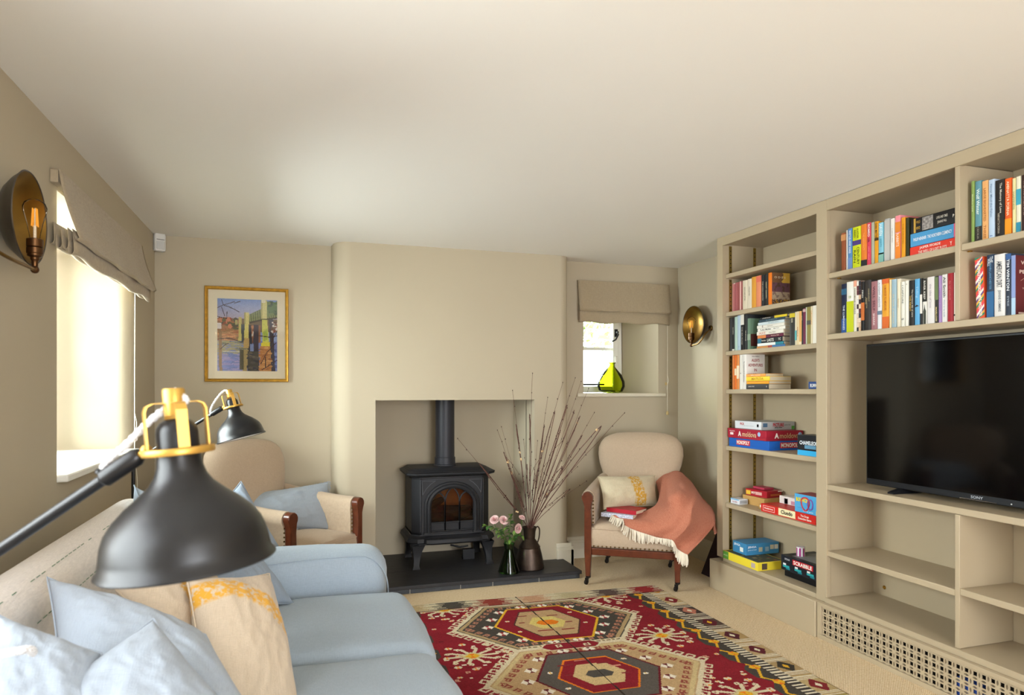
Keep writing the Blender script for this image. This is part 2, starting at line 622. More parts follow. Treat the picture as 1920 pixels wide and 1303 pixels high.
# garden seen through the little window: bank of leaves
def leaf_bank(name, label, cen, size, n, seed, cols):
    rnd = random.Random(seed)
    g = MB()
    for _ in range(n):
        p = Vector((cen[0] + rnd.uniform(-1, 1) * size[0], cen[1] + rnd.uniform(-1, 1) * size[1], cen[2] + rnd.uniform(-1, 1) * size[2]))
        a = Vector((rnd.uniform(-1, 1), rnd.uniform(-1, 1), rnd.uniform(-1, 1))).normalized()
        b_ = a.orthogonal().normalized()
        l, wd = rnd.uniform(0.05, 0.1), rnd.uniform(0.02, 0.04)
        g.add([p - a * l, p + b_ * wd, p + a * l, p - b_ * wd], [(0, 1, 2, 3)], rnd.randrange(len(cols)))
    o = g.build(name, [mat('leaf_' + c.strip('#'), c, 0.6) for c in cols], smooth=0, fix=False)
    return tag(o, label, 'shrub', kind='stuff')
gt = thing('garden_tree', 'pale green leafy tree in the garden outside the little window', 'tree', (3.55, 6.9, -0.1), world=True)
lb = leaf_bank('foliage', '', (3.55, 6.9, 2.2), (1.0, 0.5, 0.5), 1500, 3, ['#aebd80', '#c6d3a0', '#93a86c'])
del lb['label'], lb['category']
lb.parent = gt
lb.matrix_parent_inverse = Matrix.Translation((-3.55, -6.9, 0.1))
MB().tube([(3.55, 6.9, -0.1), (3.5, 6.9, 1.0), (3.58, 6.9, 2.3)], [0.06, 0.05, 0.03], 8).build('trunk', mat('garden_bark', '#8a7a66', 0.9), gt)
tag(MB().box((-3, 5.3, -0.15), (8, 14, -0.1)).build('lawn', mat('lawn', '#7d9654', 0.9, var=(8, 0.2))), 'green lawn outside the little window', 'lawn', kind='stuff')

bpy.data.objects['wall_left'].modifiers.new('flat_faces', 'WEIGHTED_NORMAL').keep_sharp = True

# ------------------------------------------------------------------ built-in bookcase (tall bay) and media wall
BX, BW = 2.46, 2.755                       # face plane and back plane
SH = [1.921, 1.689, 1.453, 1.222, 0.879, 0.531]
bk = thing('tall_bookcase', 'tall built-in bookcase bay of taupe painted shelves beside the armchair', 'bookcase', (2.60, 3.1, 0), world=True)
YA, YD = 3.495, 2.722                       # inner faces of the tall bay
MB().box((BX + 0.0218, YA, 0.2), (XR - 0.002, 3.545, H - 0.002)).build('side_panel', M_JOIN, bk)
MB().box((BX, YA - 0.001, 0.20), (BX + 0.022, 3.55, H - 0.002)).build('face_stile', M_JOIN, bk)
MB().box((BX, YD - 0.002, 2.095), (BX + 0.022, YA, H - 0.002)).build('top_rail', M_JOIN, bk, bevel=0.002)
MB().box((BW, YD, 0.2), (XR - 0.002, YA, H - 0.002)).build('back_panel', M_JOIN, bk)
MB().box((BX + 0.02, YD, 2.10), (BW, YA, 2.118)).build('top_panel', M_JOIN, bk)
for z in SH:
    MB().box((BX + 0.022, YD + 0.002, z - 0.026), (BW - 0.001, YA - 0.002, z)).build('shelf', M_JOIN, bk, bevel=0.0025)
MB().box((BX + 0.002, YD + 0.001, 0.178), (BW - 0.001, YA - 0.001, 0.203)).build('bottom_shelf', M_JOIN, bk, bevel=0.0025)
MB().box((BX - 0.035, YD - 0.03, 0.0), (XR - 0.004, 3.578, 0.178)).build('plinth', M_JOIN, bk, bevel=0.003)
def strip(y, x, face, z0, z1, par):
    """slotted brass shelf strip fixed to a side panel"""
    s_ = MB()
    s_.box((x - 0.009, y, z0), (x + 0.009, y + 0.003 * face, z1), 0)
    z = z0 + 0.012
    while z < z1 - 0.01:
        s_.box((x - 0.0035, y + 0.0028 * face, z), (x + 0.0035, y + 0.0036 * face, z + 0.006), 1)
        z += 0.025
    o = s_.build('shelf_strip', [mat('lacquered_brass', '#8f7638', 0.4, 0.85), C('#2c2213')], par, smooth=0, fix=False)
    return o
tops = SH + [0.205]
lows = [2.095] + [z - 0.028 for z in SH]
for zt, zl in zip(tops, lows):
    for x in (2.515, 2.69):
        strip(YA - 0.0005, x, -1, zt + 0.002, zl - 0.002, bk)

mw = thing('media_wall', 'wide built-in taupe shelving wall holding the television', 'shelving', (2.60, 1.8, 0), world=True)
YE = -0.6                                   # the unit runs on past the right edge of the picture
MB().box((BX, 2.652, 0.178), (BX + 0.024, 2.722, H - 0.002)).build('face_stile', M_JOIN, mw, bevel=0.002)
MB().box((BX + 0.024, 2.658, 0.178), (BW, 2.720, H - 0.002)).build('side_panel', M_JOIN, mw)
MB().box((BX, YE, 2.093), (BX + 0.024, 2.652, H - 0.002)).build('top_rail', M_JOIN, mw, bevel=0.002)
MB().box((BW, YE, 0.178), (XR - 0.002, 2.658, H - 0.002)).build('back_panel', M_JOIN, mw)
MB().box((BX + 0.02, YE, 2.10), (BW, 2.658, 2.118)).build('top_panel', M_JOIN, mw)
YV = 1.985
for z in (1.787,):
    MB().box((BX + 0.012, YV, z - 0.026), (BW - 0.001, 2.656, z)).build('shelf', M_JOIN, mw, bevel=0.0025)
    MB().box((BX + 0.012, 1.26, z - 0.026), (BW - 0.001, YV - 0.02, z)).build('shelf', M_JOIN, mw, bevel=0.0025)
MB().box((BX + 0.004, YE, 1.462), (BW - 0.001, 2.656, 1.489)).build('long_shelf', M_JOIN, mw, bevel=0.0025)
MB().box((BX + 0.004, YE, 0.729), (BW - 0.001, 2.656, 0.756)).build('television_shelf', M_JOIN, mw, bevel=0.0025)
for z0, z1 in ((1.49, 2.098), (0.205, 0.728)):
    for yv in (YV, 1.26):
        MB().box((BX + 0.004, yv - 0.02, z0), (BW - 0.001, yv, z1)).build('divider', M_JOIN, mw, bevel=0.002)
MB().box((BX + 0.006, YV, 0.405), (BW - 0.001, 2.656, 0.431)).build('shelf', M_JOIN, mw, bevel=0.0025)
MB().box((BX + 0.006, 1.26, 0.415), (BW - 0.001, YV - 0.02, 0.441)).build('shelf', M_JOIN, mw, bevel=0.0025)
MB().box((BX - 0.006, YE, 0.178), (BW - 0.001, 2.658, 0.204)).build('bottom_shelf', M_JOIN, mw, bevel=0.0025)
for (x, y, z) in ((BW - 0.001, 2.59, 0.245), (BW - 0.001, 1.90, 1.45), (BW - 0.001, 2.02, 1.72)):
    g = MB()
    g.lathe([(0, 0.006), (0.006, 0.006), (0.009, 0.002), (0.009, 0)], 12, Matrix.Translation((x, y, z)) @ align_z((-1, 0, 0)))
    g.build('cable_screw', M_BRASS, mw)
for (y, z) in ((1.955, 1.757), (1.72, 1.757), (2.62, 1.757)):
    MB().box((2.50, y - 0.006, z), (2.512, y + 0.006, z + 0.004)).build('shelf_pin', M_BRASS, mw)

# pierced radiator grille in the plinth: squares and lens-shaped slots cut through real geometry
from mathutils.geometry import delaunay_2d_cdt
def grille_cell(p):
    h = p / 2
    def lens(cx, cy, vert):
        L, Wd = p * 0.30, p * 0.085
        pts = [(-L, 0), (-L * 0.5, Wd * 0.8), (0, Wd), (L * 0.5, Wd * 0.8), (L, 0), (L * 0.5, -Wd * 0.8), (0, -Wd), (-L * 0.5, -Wd * 0.8)]
        return [((cy_, cx_) if vert else (cx_, cy_)) for cx_, cy_ in pts], (cx, cy)
    q = p * 0.235
    sq = [(-q, -q), (q, -q), (q, q), (-q, q)]
    vv, loops = [], []
    def addloop(pts, off=(0, 0)):
        i0 = len(vv)
        pts = [(a + off[0], b + off[1]) for a, b in pts]
        off = (0, 0)
        if sum(p[0] * q[1] - q[0] * p[1] for p, q in zip(pts, pts[1:] + pts[:1])) < 0:
            pts = pts[::-1]
        vv.extend([Vector((a + off[0], b + off[1])) for a, b in pts])
        loops.append(list(range(i0, len(vv))))
    # cell from centre of one square to the next: square hole at centre, quarter positions carry lenses
    addloop([(-h, -h), (h, -h), (h, h), (-h, h)])
    addloop(sq)
    Wd = p * 0.11
    for sgn in (-1, 1):
        half = [(-p * 0.30, 0), (-p * 0.15, Wd * 0.8), (0, Wd), (p * 0.15, Wd * 0.8), (p * 0.30, 0)]
        addloop([(a, -sgn * b + sgn * h * 0.985) for a, b in half])
        addloop([(-sgn * b + sgn * h * 0.985, a) for a, b in half])
    res = delaunay_2d_cdt(vv, [], loops, 0, 1e-6)
    V2, _, F2, _, _, FO = res
    keep = [f for f, o in zip(F2, FO) if o == [0]]
    return [(a.x, a.y) for a in V2], keep
pv = 0.0345
cv, cf = grille_cell(pv)
g = MB()
gy1, gz0 = 2.662, 0.016
ncol, nrow = 46, 4
for i in range(ncol):
    for j in range(nrow):
        cy_, cz_ = gy1 - pv * (i + 0.5), gz0 + 0.006 + pv * (j + 0.5)
        g.add([(BX - 0.018, cy_ + a, cz_ + b_) for a, b_ in cv], cf)
go = g.build('vent_grille', M_JOIN, mw, smooth=0, fix=False)
go['label'] = 'pierced grille of squares and slots'
so = go.modifiers.new('thickness', 'SOLIDIFY')
so.thickness = 0.004
so.offset = 1
ge = gy1 - pv * ncol
g = MB()
g.box((BX - 0.026, ge, gz0 + pv * nrow + 0.006), (BX + 0.0, 2.688, 0.178))
g.box((BX - 0.026, ge, 0.0), (BX + 0.0, 2.688, gz0 + 0.006))
g.box((BX - 0.026, gy1, gz0 + 0.006), (BX + 0.0, 2.688, gz0 + pv * nrow + 0.006))
g.build('grille_frame', M_JOIN, mw, bevel=0.0015)
MB().box((BX - 0.022, YE, 0), (BX, ge, 0.178)).build('plinth', M_JOIN, mw)
MB().box((2.49, ge, 0.0), (2.50, 2.66, 0.178)).build('plinth_lining', mat('dark_void', '#15120f', 0.9), mw)  # near-black sheet painting in the shade behind the grille
rad = thing('pipe_box', 'blue pipe unit glimpsed behind the pierced grille', 'pipe', (2.47, 1.9, 0.0), world=True)
MB().box((2.452, 1.87, 0.0), (2.485, 1.97, 0.10)).build('box', C('#2a4a9a'), rad, bevel=0.004)
MB().tube([(2.47, 1.868, 0.06), (2.47, 1.4, 0.06)], 0.012, 8).build('pipe', C('#9aa0a8'), rad)

# ------------------------------------------------------------------ television
tv = thing('television', 'large black flat television standing on the built-in shelf', 'television', (2.57, 1.9, 0.756), world=True)
t0, t1, tz0, tz1 = 2.508, 1.30, 0.776, 1.432
t1 = t0 - 1.17
b_ = MB()
b_.box((2.556, t1, tz0), (2.600, t0, tz1))
b_.build('housing', mat('tv_bezel', '#15161a', 0.35), tv, bevel=0.004)
MB().box((2.5535, t1 + 0.009, tz0 + 0.028), (2.5562, t0 - 0.009, tz1 - 0.010)).build('screen', mat('tv_screen', '#040405', 0.08, spec=0.5), tv)
MB().box((2.553, 1.885, 0.7805), (2.5565, 2.035, 0.783)).build('chrome_strip', mat('chrome', '#c9ccd0', 0.15, 1.0), tv)
lettering(tv, 'SONY', (2.5555, 1.965, 0.792), (0, -1, 0), (0, 0, 1), 0.05, 0.011, C('#aeb2b8'), name='maker_lettering')
for y in (2.32, 1.50):
    f = MB()
    f.prism([(2.50, 0.7565), (2.67, 0.7565), (2.67, 0.762), (2.60, 0.779), (2.56, 0.779), (2.50, 0.763)], 'y', y - 0.015, y + 0.015)
    f.build('foot', mat('tv_bezel', '#15161a', 0.35), tv)
o = MB()
o.ball((2.5545, 1.83, 0.787), 0.003, 8)
o.build('standby_light', C('#b8b8b8'), tv)

# ------------------------------------------------------------------ books
PAGE = mat('paper_pages', '#d9cbb0', 0.9, bump=(400, 0.2))
PAGEW = mat('paper_pages_white', '#e9e2d2', 0.9, bump=(400, 0.2))
def book(label, xs, y0, y1, z, h, col, d=0.13, bands=(), texts=(), group=None, hard=False, flat=False, lean=0.0, cover=None, rz=0.0, pg=None):
    """a book with its spine facing -X.  Standing: spans y1..y0, base at z.  flat: lies with spine length y1..y0, h = thickness.
    bands: (from, to, colour) as fractions up the spine; texts: (words, centre, length fraction, colour[, height fraction])"""
    if flat:
        L, t = y0 - y1, h
        root = thing('book', label, 'book', (xs, y1, z + t / 2), (R(-90), 0, 0), group)
        if rz:
            root.rotation_euler = (Matrix.Rotation(rz, 4, 'Z') @ Matrix.Rotation(R(-90), 4, 'X')).to_euler()
        h = L
    else:
        t = y0 - y1 - 0.0006
        root = thing('book', label, 'book', (xs, (y0 + y1) / 2, z), (lean, 0, 0), group)
    k = 0.0016 if not hard else 0.0026
    rr = min(0.003 if not hard else 0.005, t * 0.3)
    outer = [(d, t / 2)] + [(rr - rr * math.sin(a), t / 2 - rr + rr * math.cos(a)) for a in (0, R(45), R(90))]
    outer += [(x, -y) for x, y in outer[::-1]]
    inner = [(d, t / 2 - k), (k + 0.001, t / 2 - k), (k + 0.001, -t / 2 + k), (d, -t / 2 + k)]
    c = MB()
    n = len(outer)
    poly = outer + inner[::-1]
    # quads of the U-shaped case
    O = outer
    I = [inner[0], (k + 0.001, t / 2 - k), (k + 0.001, t / 2 - k), (k + 0.001, t / 2 - k), (k + 0.001, -t / 2 + k), (k + 0.001, -t / 2 + k), (k + 0.001, -t / 2 + k), inner[3]]
    vv = [(x, y, 0) for x, y in O] + [(x, y, 0) for x, y in I] + [(x, y, h) for x, y in O] + [(x, y, h) for x, y in I]
    ff = []
    for i in range(n - 1):
        ff += [(i, i + 1, 2 * n + i + 1, 2 * n + i), (n + i + 1, n + i, 3 * n + i, 3 * n + i + 1),
               (i, n + i, n + i + 1, i + 1), (2 * n + i, 2 * n + i + 1, 3 * n + i + 1, 3 * n + i)]
    ff += [(0, 2 * n, 3 * n, n), (n - 1, 2 * n - 1, 4 * n - 1, 3 * n - 1)]
    c.add(vv, ff)
    cov = c.build('cover', C(col, 0.45), root, smooth=40)
    e = 0.0 if not hard else 0.003
    MB().box((k + 0.001, -t / 2 + k, max(e, 0.0004)), (d - 0.001 - e, t / 2 - k, h - max(e, 0.0004))).build('pages', pg or PAGE, root, smooth=0)
    for (a, b__, cc) in bands:
        MB().box((-0.0004, -t / 2 + 0.0004, a * h + 0.0005), (0.004, t / 2 - 0.0004, b__ * h - 0.0005)).build('spine_panel', C(cc, 0.45), cov, smooth=0)
    for tx in texts:
        s, cen, ln, cc = tx[:4]
        hf = tx[4] if len(tx) > 4 else 0.5
        off = tx[5] if len(tx) > 5 else 0.0
        lettering(cov, s, (-0.0006, -off * t, cen * h), (0, 0, -1), (0, -1, 0), ln * h, t * hf, C(cc), name='title_lettering')
    if cover:
        cover(cov, t, d, h)
    return root

def row(specs, xs, z, group):
    for s in specs:
        y0, y1, h, label, col = s[:5]
        kw = s[5] if len(s) > 5 else {}
        kw = dict(kw)
        dx = kw.pop('dx', 0.0)
        book(label, xs + dx, y0, y1, z, h, col, group=group, **kw)

G1 = 'books on the second shelf of the tall bookcase'
def cover_autumn(root, t, d, h):
    rnd = random.Random(8)
    pal = ['#5a4038', '#6d4a56', '#d9a436', '#e2b64a', '#7d5a3e', '#b9a48c', '#8c7468', '#3d3330']
    g = MB()
    nx, nz = 30, 40
    for i in range(nx):
        for j in range(nz):
            fx, fz = (i + .5) / nx, (j + .5) / nz
            v = noise.noise(Vector((fx * 7, fz * 9, 2)))
            if fz > 0.7:
                k = 3 if fx > 0.6 + 0.2 * v else 4
            elif fz > 0.42:
                k = 1 if v < 0.15 else 0
            elif fz > 0.2:
                k = 5 if v > -0.1 else 6
            else:
                k = [7, 4, 2, 6][rnd.randrange(4)]
            x0, x1 = 0.004 + (d - 0.005) * i / nx, 0.004 + (d - 0.005) * (i + 1) / nx
            g.add([(x0, -t / 2 - .0004, h * j / nz), (x1, -t / 2 - .0004, h * j / nz), (x1, -t / 2 - .0004, h * (j + 1) / nz), (x0, -t / 2 - .0004, h * (j + 1) / nz)], [(0, 1, 2, 3)], k)
    g.build('cover_picture', [C(p) for p in pal], root, smooth=0)
    lettering(root, 'O D E S', (d * 0.45, -t / 2 - 0.0008, h * 0.86), (1, 0, 0), (0, 0, 1), d * 0.6, h * 0.06, C('#efe4c8'))
row([
    (3.488, 3.478, 0.176, 'first slim dusty-pink paperback against the brass strip', '#a4605e', {'bands': [(0, 1, '#c98f8a')]}),
    (3.478, 3.461, 0.176, 'slim dusty-pink paperback with white side edges, second in the row', '#e3cfc6', {'bands': [(0.02, 0.98, '#b0686a')]}),
    (3.461, 3.437, 0.177, 'thicker rose-pink paperback, third in the pink run', '#a35b5e'),
    (3.437, 3.419, 0.178, 'rose-brown paperback between two pink ones, fourth in the run', '#95504f'),
    (3.419, 3.404, 0.179, 'pale pink slim paperback, fifth in the pink run', '#d6aaa2'),
    (3.404, 3.390, 0.179, 'dark rose slim paperback, last of the pink run', '#8f4a48'),
    (3.390, 3.344, 0.178, 'thick cream paperback next to the pink run', '#d6cab2', {'texts': [('ESSAYS AND LETTERS', .55, .45, '#5b5040', .22)]}),
    (3.344, 3.306, 0.180, 'narrower cream paperback beside the amber book', '#d8cdb8', {'texts': [('COLLECTED', .6, .3, '#5b5040', .25)]}),
    (3.306, 3.266, 0.186, 'amber yellow paperback on the second shelf', '#d99a3c'),
    (3.266, 3.223, 0.186, 'salmon orange paperback beside the amber one', '#dc8a64', {'bands': [(0.8, 0.98, '#d9705a')]}),
    (3.219, 3.193, 0.184, 'black slim paperback with white line down the spine', '#23252a', {'texts': [('THE LONG WINTER', .5, .6, '#c9c2b2', .3)]}),
    (3.189, 3.163, 0.186, 'black paperback next to the bright orange book', '#2d2c2a', {'texts': [('NIGHT GARDEN', .5, .5, '#d8cfae', .3)]}),
    (3.161, 3.133, 0.187, 'bright orange spined paperback showing an autumnal picture cover', '#e0761c', {'cover': cover_autumn, 'd': 0.125}),
], 2.525, SH[1], G1)

G2 = 'books on the third shelf of the tall bookcase'
def cover_green(root, t, d, h):
    MB().box((0.004, -t / 2 - .0005, 0.02), (d * 0.9, -t / 2 + .0005, h * 0.5)).build('cover_picture', C('#4a2620'), root, smooth=0)
row([
    (3.487, 3.466, 0.200, 'dark grey book beside the brass strip on the third shelf', '#3a3a3a'),
    (3.463, 3.441, 0.202, 'black book with white foot, third shelf', '#26282a', {'bands': [(0, .06, '#d8d4c8')], 'texts': [('RIVERS', .6, .3, '#cfcabc', .3)]}),
    (3.439, 3.412, 0.204, 'pale mint green book on the third shelf', '#a9c0b4'),
    (3.412, 3.381, 0.208, 'pale powder-blue book on the third shelf', '#a9bccb', {'texts': [('W. H.', .1, .06, '#5c7488', .4)]}),
    (3.381, 3.350, 0.213, 'half white, half black book on the third shelf', '#1d1d1f', {'bands': [(.7, .995, '#d6d2c8')], 'texts': [('THE SEA ROAD', .4, .5, '#b9b4a8', .3)]}),
    (3.343, 3.321, 0.208, 'black book next to the green one, third shelf', '#2a2c2e', {'texts': [('SILENCE', .4, .4, '#bdb7a8', .35)]}),
    (3.318, 3.292, 0.182, 'grey-green book with a dark red picture on its cover', '#5f7a64', {'bands': [(0.3, 0.5, '#8a9a86')], 'cover': cover_green, 'd': 0.12}),
    (2.965, 2.925, 0.178, 'charcoal book with yellow title at the end of the pile', '#33312e', {'bands': [(.84, .97, '#c9b52c')], 'texts': [('ECHO', .75, .12, '#d8d0b8', .4)]}),
    (2.925, 2.912, 0.176, 'thin cream and turquoise book on the third shelf', '#d8ccae', {'bands': [(0.15, .45, '#5aa6a8')]}),
    (2.912, 2.894, 0.177, 'cream book with rust lettering on the third shelf', '#d9c49a', {'texts': [('AFRICA', .4, .5, '#a5522c', .4)]}),
    (2.894, 2.876, 0.177, 'orange-cream book on the third shelf', '#d9a45e', {'bands': [(0, .1, '#e6d6b4')]}),
    (2.875, 2.867, 0.174, 'very thin black book on the third shelf', '#231f20', {'texts': [('NOTES', .8, .15, '#cfc6b4', .5)]}),
    (2.866, 2.846, 0.188, 'maroon book on the third shelf', '#6b2440', {'bands': [(.9, .98, '#c9a8a4')]}),
    (2.846, 2.838, 0.192, 'very thin pale green book on the third shelf', '#c4c8b4'),
    (2.838, 2.811, 0.192, 'olive green book with a small grey square', '#8c8044', {'bands': [(.52, .64, '#55524a')]}),
    (2.811, 2.797, 0.193, 'narrow cream book with orange lettering at the right end', '#e0d2b0', {'texts': [('ORCHARD', .7, .4, '#c07a30', .5)]}),
    (2.797, 2.770, 0.194, 'white book at the right end of the third shelf', '#e6e0d2', {'pg': PAGEW}),
], 2.505, SH[2], G2)
# lying pile between them
pile = [
    (0.014, 'multicoloured book at the bottom of the lying pile', '#c98a4a', 3.242, 3.005, [(.0, .45, '#3f6f9e'), (.45, .6, '#a53f34')], [], 0.0),
    (0.016, 'white and teal book low in the lying pile', '#2f7d8c', 3.240, 3.022, [(.3, 1, '#dfe3de')], [], 0.002),
    (0.027, 'black book titled LASTS in the lying pile', '#1f2124', 3.236, 3.030, [(.84, 1, '#2f6f86')], [('The Art that', .74, .18, '#e6e2d6', .3), ('LASTS', .46, .26, '#f2efe6', .62), ('TC', .1, .1, '#e6e2d6', .5)], 0.0),
    (0.018, 'orange and maroon book in the lying pile', '#5f2038', 3.240, 3.026, [(.66, 1, '#d07c42')], [('Bookshop Tales', .3, .3, '#e0c8b0', .4)], 0.003),
    (0.021, 'white book with pink author name in the lying pile', '#e2ddd0', 3.242, 3.022, [], [('ALICE', .78, .25, '#c9887a', .6), ('Crow Work', .4, .25, '#8a8478', .4)], 0.0),
    (0.017, 'white book with heavy black title in the lying pile', '#e6e2d8', 3.240, 3.012, [], [('To Be a Machine', .7, .4, '#1c1c1c', .5), ('Mark Town', .3, .2, '#55524c', .35)], 0.004),
    (0.018, 'white book with a small dark emblem in the lying pile', '#dedacf', 3.240, 3.014, [], [('E', .78, .04, '#5a3030', .6), ('harbour', .5, .2, '#9a9488', .35)], 0.0),
    (0.016, 'pale ice-blue book in the lying pile', '#c6d2d6', 3.236, 3.018, [], [('the quiet shore', .4, .5, '#7f929c', .5)], 0.003),
    (0.014, 'dark teal book near the top of the lying pile', '#2f4450', 3.224, 3.008, [], [('BLUE NIGHTS', .5, .5, '#6f8896', .5)], 0.0),
    (0.013, 'black and yellow book on top of the lying pile', '#26262a', 3.222, 2.998, [(.0, .46, '#d8be2c')], [('ATLAS ATLAS', .75, .4, '#dcd8cc', .4)], 0.006),
]
z = SH[2]
for th, lab, col, a, b__, bands, texts, dx in pile:
    book(lab, 2.512 + dx, a, b__, z + 0.0002, th, col, d=0.135, bands=bands, texts=texts, flat=True, group='books lying in the pile on the third shelf', pg=PAGE)
    z += th + 0.0003

G3 = 'books on the fourth shelf of the tall bookcase'
def cover_alex(root, t, d, h):
    for i, s in enumerate(["ALEX'S", 'ADVENTURES', 'IN', 'NUMBERLAND']):
        lettering(root, s, (d * 0.5, -t / 2 - 0.0004, h * (0.83 - 0.14 * i)), (1, 0, 0), (0, 0, 1), d * (0.42, 0.78, 0.14, 0.8)[i], h * 0.085, C('#9a2f34'), bold=0.02, name='cover_lettering')
    lettering(root, 'Alex Bellos', (d * 0.5, -t / 2 - 0.0004, h * 0.94), (1, 0, 0), (0, 0, 1), d * 0.4, h * 0.03, C('#55504a'), name='cover_lettering')
row([
    (3.459, 3.439, 0.208, 'orange and cream paperback first on the fourth shelf', '#e0b088', {'bands': [(0, 1, '#cf7a44')]}),
    (3.439, 3.421, 0.208, 'bright orange striped paperback on the fourth shelf', '#d9702c', {'bands': [(.4, .6, '#e8d4b4')]}),
    (3.419, 3.396, 0.208, 'orange paperback with cream middle panel next to the white books', '#d88a4c', {'bands': [(.3, .68, '#ead9ba')]}),
    (3.392, 3.366, 0.208, 'white paperback with a small bird mark, fourth shelf', '#dedbd2', {'texts': [('b', .45, .03, '#3a3a3a', .4)], 'pg': PAGEW}),
    (3.366, 3.329, 0.206, 'white paperback with a dark red title across its cover', '#e2dfd8', {'cover': cover_alex, 'd': 0.13, 'texts': [('The dreamworld of mathematics', .5, .6, '#6a655e', .3)], 'pg': PAGEW}),
], 2.505, SH[3], G3)
pile = [
    (0.029, 'dark grey paperback at the bottom of the small pile', '#3d3c3c', 3.318, 3.123, [('JANE EYRE', .76, .28, '#cfcac0', .3), ('o', .08, .03, '#e6e2d8', .3)], 0.15),
    (0.017, 'thin orange book above the dark grey one in the small pile', '#df9a2c', 3.314, 3.120, [], 0.15),
    (0.025, 'yellow book titled MATILDA in the small pile', '#f0cf3a', 3.318, 3.114, [('MATILDA', .5, .5, '#b98a1e', .55)], 0.145),
    (0.016, 'thin orange paperback on top of the small pile', '#eda04e', 3.318, 3.149, [('SMALL ISLAND', .5, .5, '#f3dfc0', .4)], 0.12),
]
z = SH[3]
for th, lab, col, a, b__, texts, d in pile:
    book(lab, 2.497, a, b__, z + 0.0002, th, col, d=d, texts=texts, flat=True, group='small pile of books on the fourth shelf')
    z += th + 0.0003
pb = thing('game_box', 'small blue and white game box at the end of the fourth shelf', 'game', (2.52, 2.80, SH[3]), world=True)
MB().box((2.505, 2.745, SH[3] + 0.0003), (2.60, 2.826, SH[3] + 0.038)).build('box', C('#28457e'), pb, bevel=0.002)
lettering(pb, 'RUMMI', (2.505, 2.788, SH[3] + 0.018), (0, -1, 0), (0, 0, 1), 0.05, 0.018, C('#e8e8e8'), bold=0.03)

G4 = 'books on the top left shelf of the media wall'
row([
    (2.605, 2.576, 0.186, 'brown cloth book with a tan top band at the left end', '#8a4a2c', {'bands': [(.8, .96, '#c08858')], 'hard': True}),
    (2.574, 2.564, 0.194, 'thin pale grey book beside the brown one', '#c9c6c0'),
    (2.563, 2.536, 0.198, 'blue book with white capitals on the top left shelf', '#4d7fb4', {'texts': [('WHITTLED AWAY SONGS', .68, .55, '#e6ebf0', .45)], 'bands': [(0, .3, '#6a86b8')]}),
    (2.535, 2.486, 0.197, 'lime yellow book with a purple band', '#c6cf1c', {'bands': [(.56, .68, '#4a3a7a')], 'texts': [('CENTURY', .3, .42, '#2b2c14', .32, .2), ('RAIN', .3, .3, '#2b2c14', .25, -.2), ('ALASTAIR', .84, .24, '#4d5216', .22, .15), ('REED', .84, .18, '#4d5216', .2, -.2)]}),
    (2.485, 2.451, 0.199, 'orange book with a black foot', '#d9792c', {'bands': [(0, .17, '#2a2a2e')], 'texts': [('THE HAKAWATI', .6, .4, '#eea55c', .3)]}),
    (2.450, 2.428, 0.199, 'pink-red book with white capitals at its top', '#cf3f56', {'texts': [('ROMEO', .82, .28, '#f3e6e2', .55), ('VA', .6, .1, '#2a1c22', .5), ('juliet, naked', .3, .3, '#e88a98', .4)]}),
    (2.427, 2.409, 0.196, 'grey-green slim book on the top left shelf', '#a7a892'),
    (2.408, 2.387, 0.195, 'amber and black book on the top left shelf', '#d99620', {'bands': [(.55, .62, '#4a3410')], 'texts': [('DARK MATTER', .78, .36, '#33240c', .6)]}),
    (2.386, 2.358, 0.184, 'pale blue book with turquoise foot', '#7fbcd0', {'bands': [(0, .25, '#7fb0a4'), (.22, .26, '#233c3c')], 'texts': [('HAVEN', .82, .28, '#e6f0f0', .6), ('KEATE', .5, .2, '#4f97ad', .4)]}),
    (2.354, 2.325, 0.193, 'thick pale grey book on the top left shelf', '#a9a8a4', {'bands': [(.03, .97, '#b5b3ae')], 'hard': True}),
    (2.322, 2.300, 0.187, 'white book next to the pink one', '#dedad4', {'texts': [('a winter diary', .6, .4, '#8a8680', .3)]}),
    (2.297, 2.270, 0.193, 'tall pink book with an orange lower panel', '#e88a94', {'bands': [(.02, .6, '#e5842c'), (.62, .86, '#d9822c')], 'texts': [('RABBITS', .45, .3, '#f6dccb', .5)], 'd': 0.16}),
    (2.266, 2.245, 0.178, 'amber orange book right of the pink one', '#dc961c', {'texts': [('THE ORCHID', .6, .5, '#b8761a', .4)]}),
    (2.244, 2.227, 0.172, 'dark olive book beside the lying books', '#33331c'),
], 2.502, 1.787, G4)
def cover_photo(root, t, d, h):
    MB().box((-0.0008, -t * 0.44, h * 0.50), (0.003, t * 0.44, h * 0.74)).build('spine_photograph', mat('grey_photo', '#8a8480', 0.5, var=(90, 0.6)), root, smooth=0)
z = 1.787
book('red paperback lying under the blue book, white capitals', 2.502, 2.221, 2.010, z + 0.0002, 0.040, '#d63a2a', d=0.13, flat=True, group='three books lying on the top left shelf',
     texts=[('JASPER FFORDE', .55, .46, '#f4e6dc', .32, .2), ('THE WELL OF LOST PLOTS', .5, .62, '#f0d9cc', .3, -.22), ('Y', .1, .04, '#f4e6dc', .4)])
book('thick blue paperback lying between a red and a black book', 2.502, 2.219, 2.012, z + 0.0408, 0.056, '#4a93c4', d=0.135, flat=True, group='three books lying on the top left shelf',
     bands=[(0, .04, '#cf5a7a')], texts=[('PHILIP HENSHER  THE NORTHERN CLEMENCY', .5, .85, '#eef3f6', .3)])
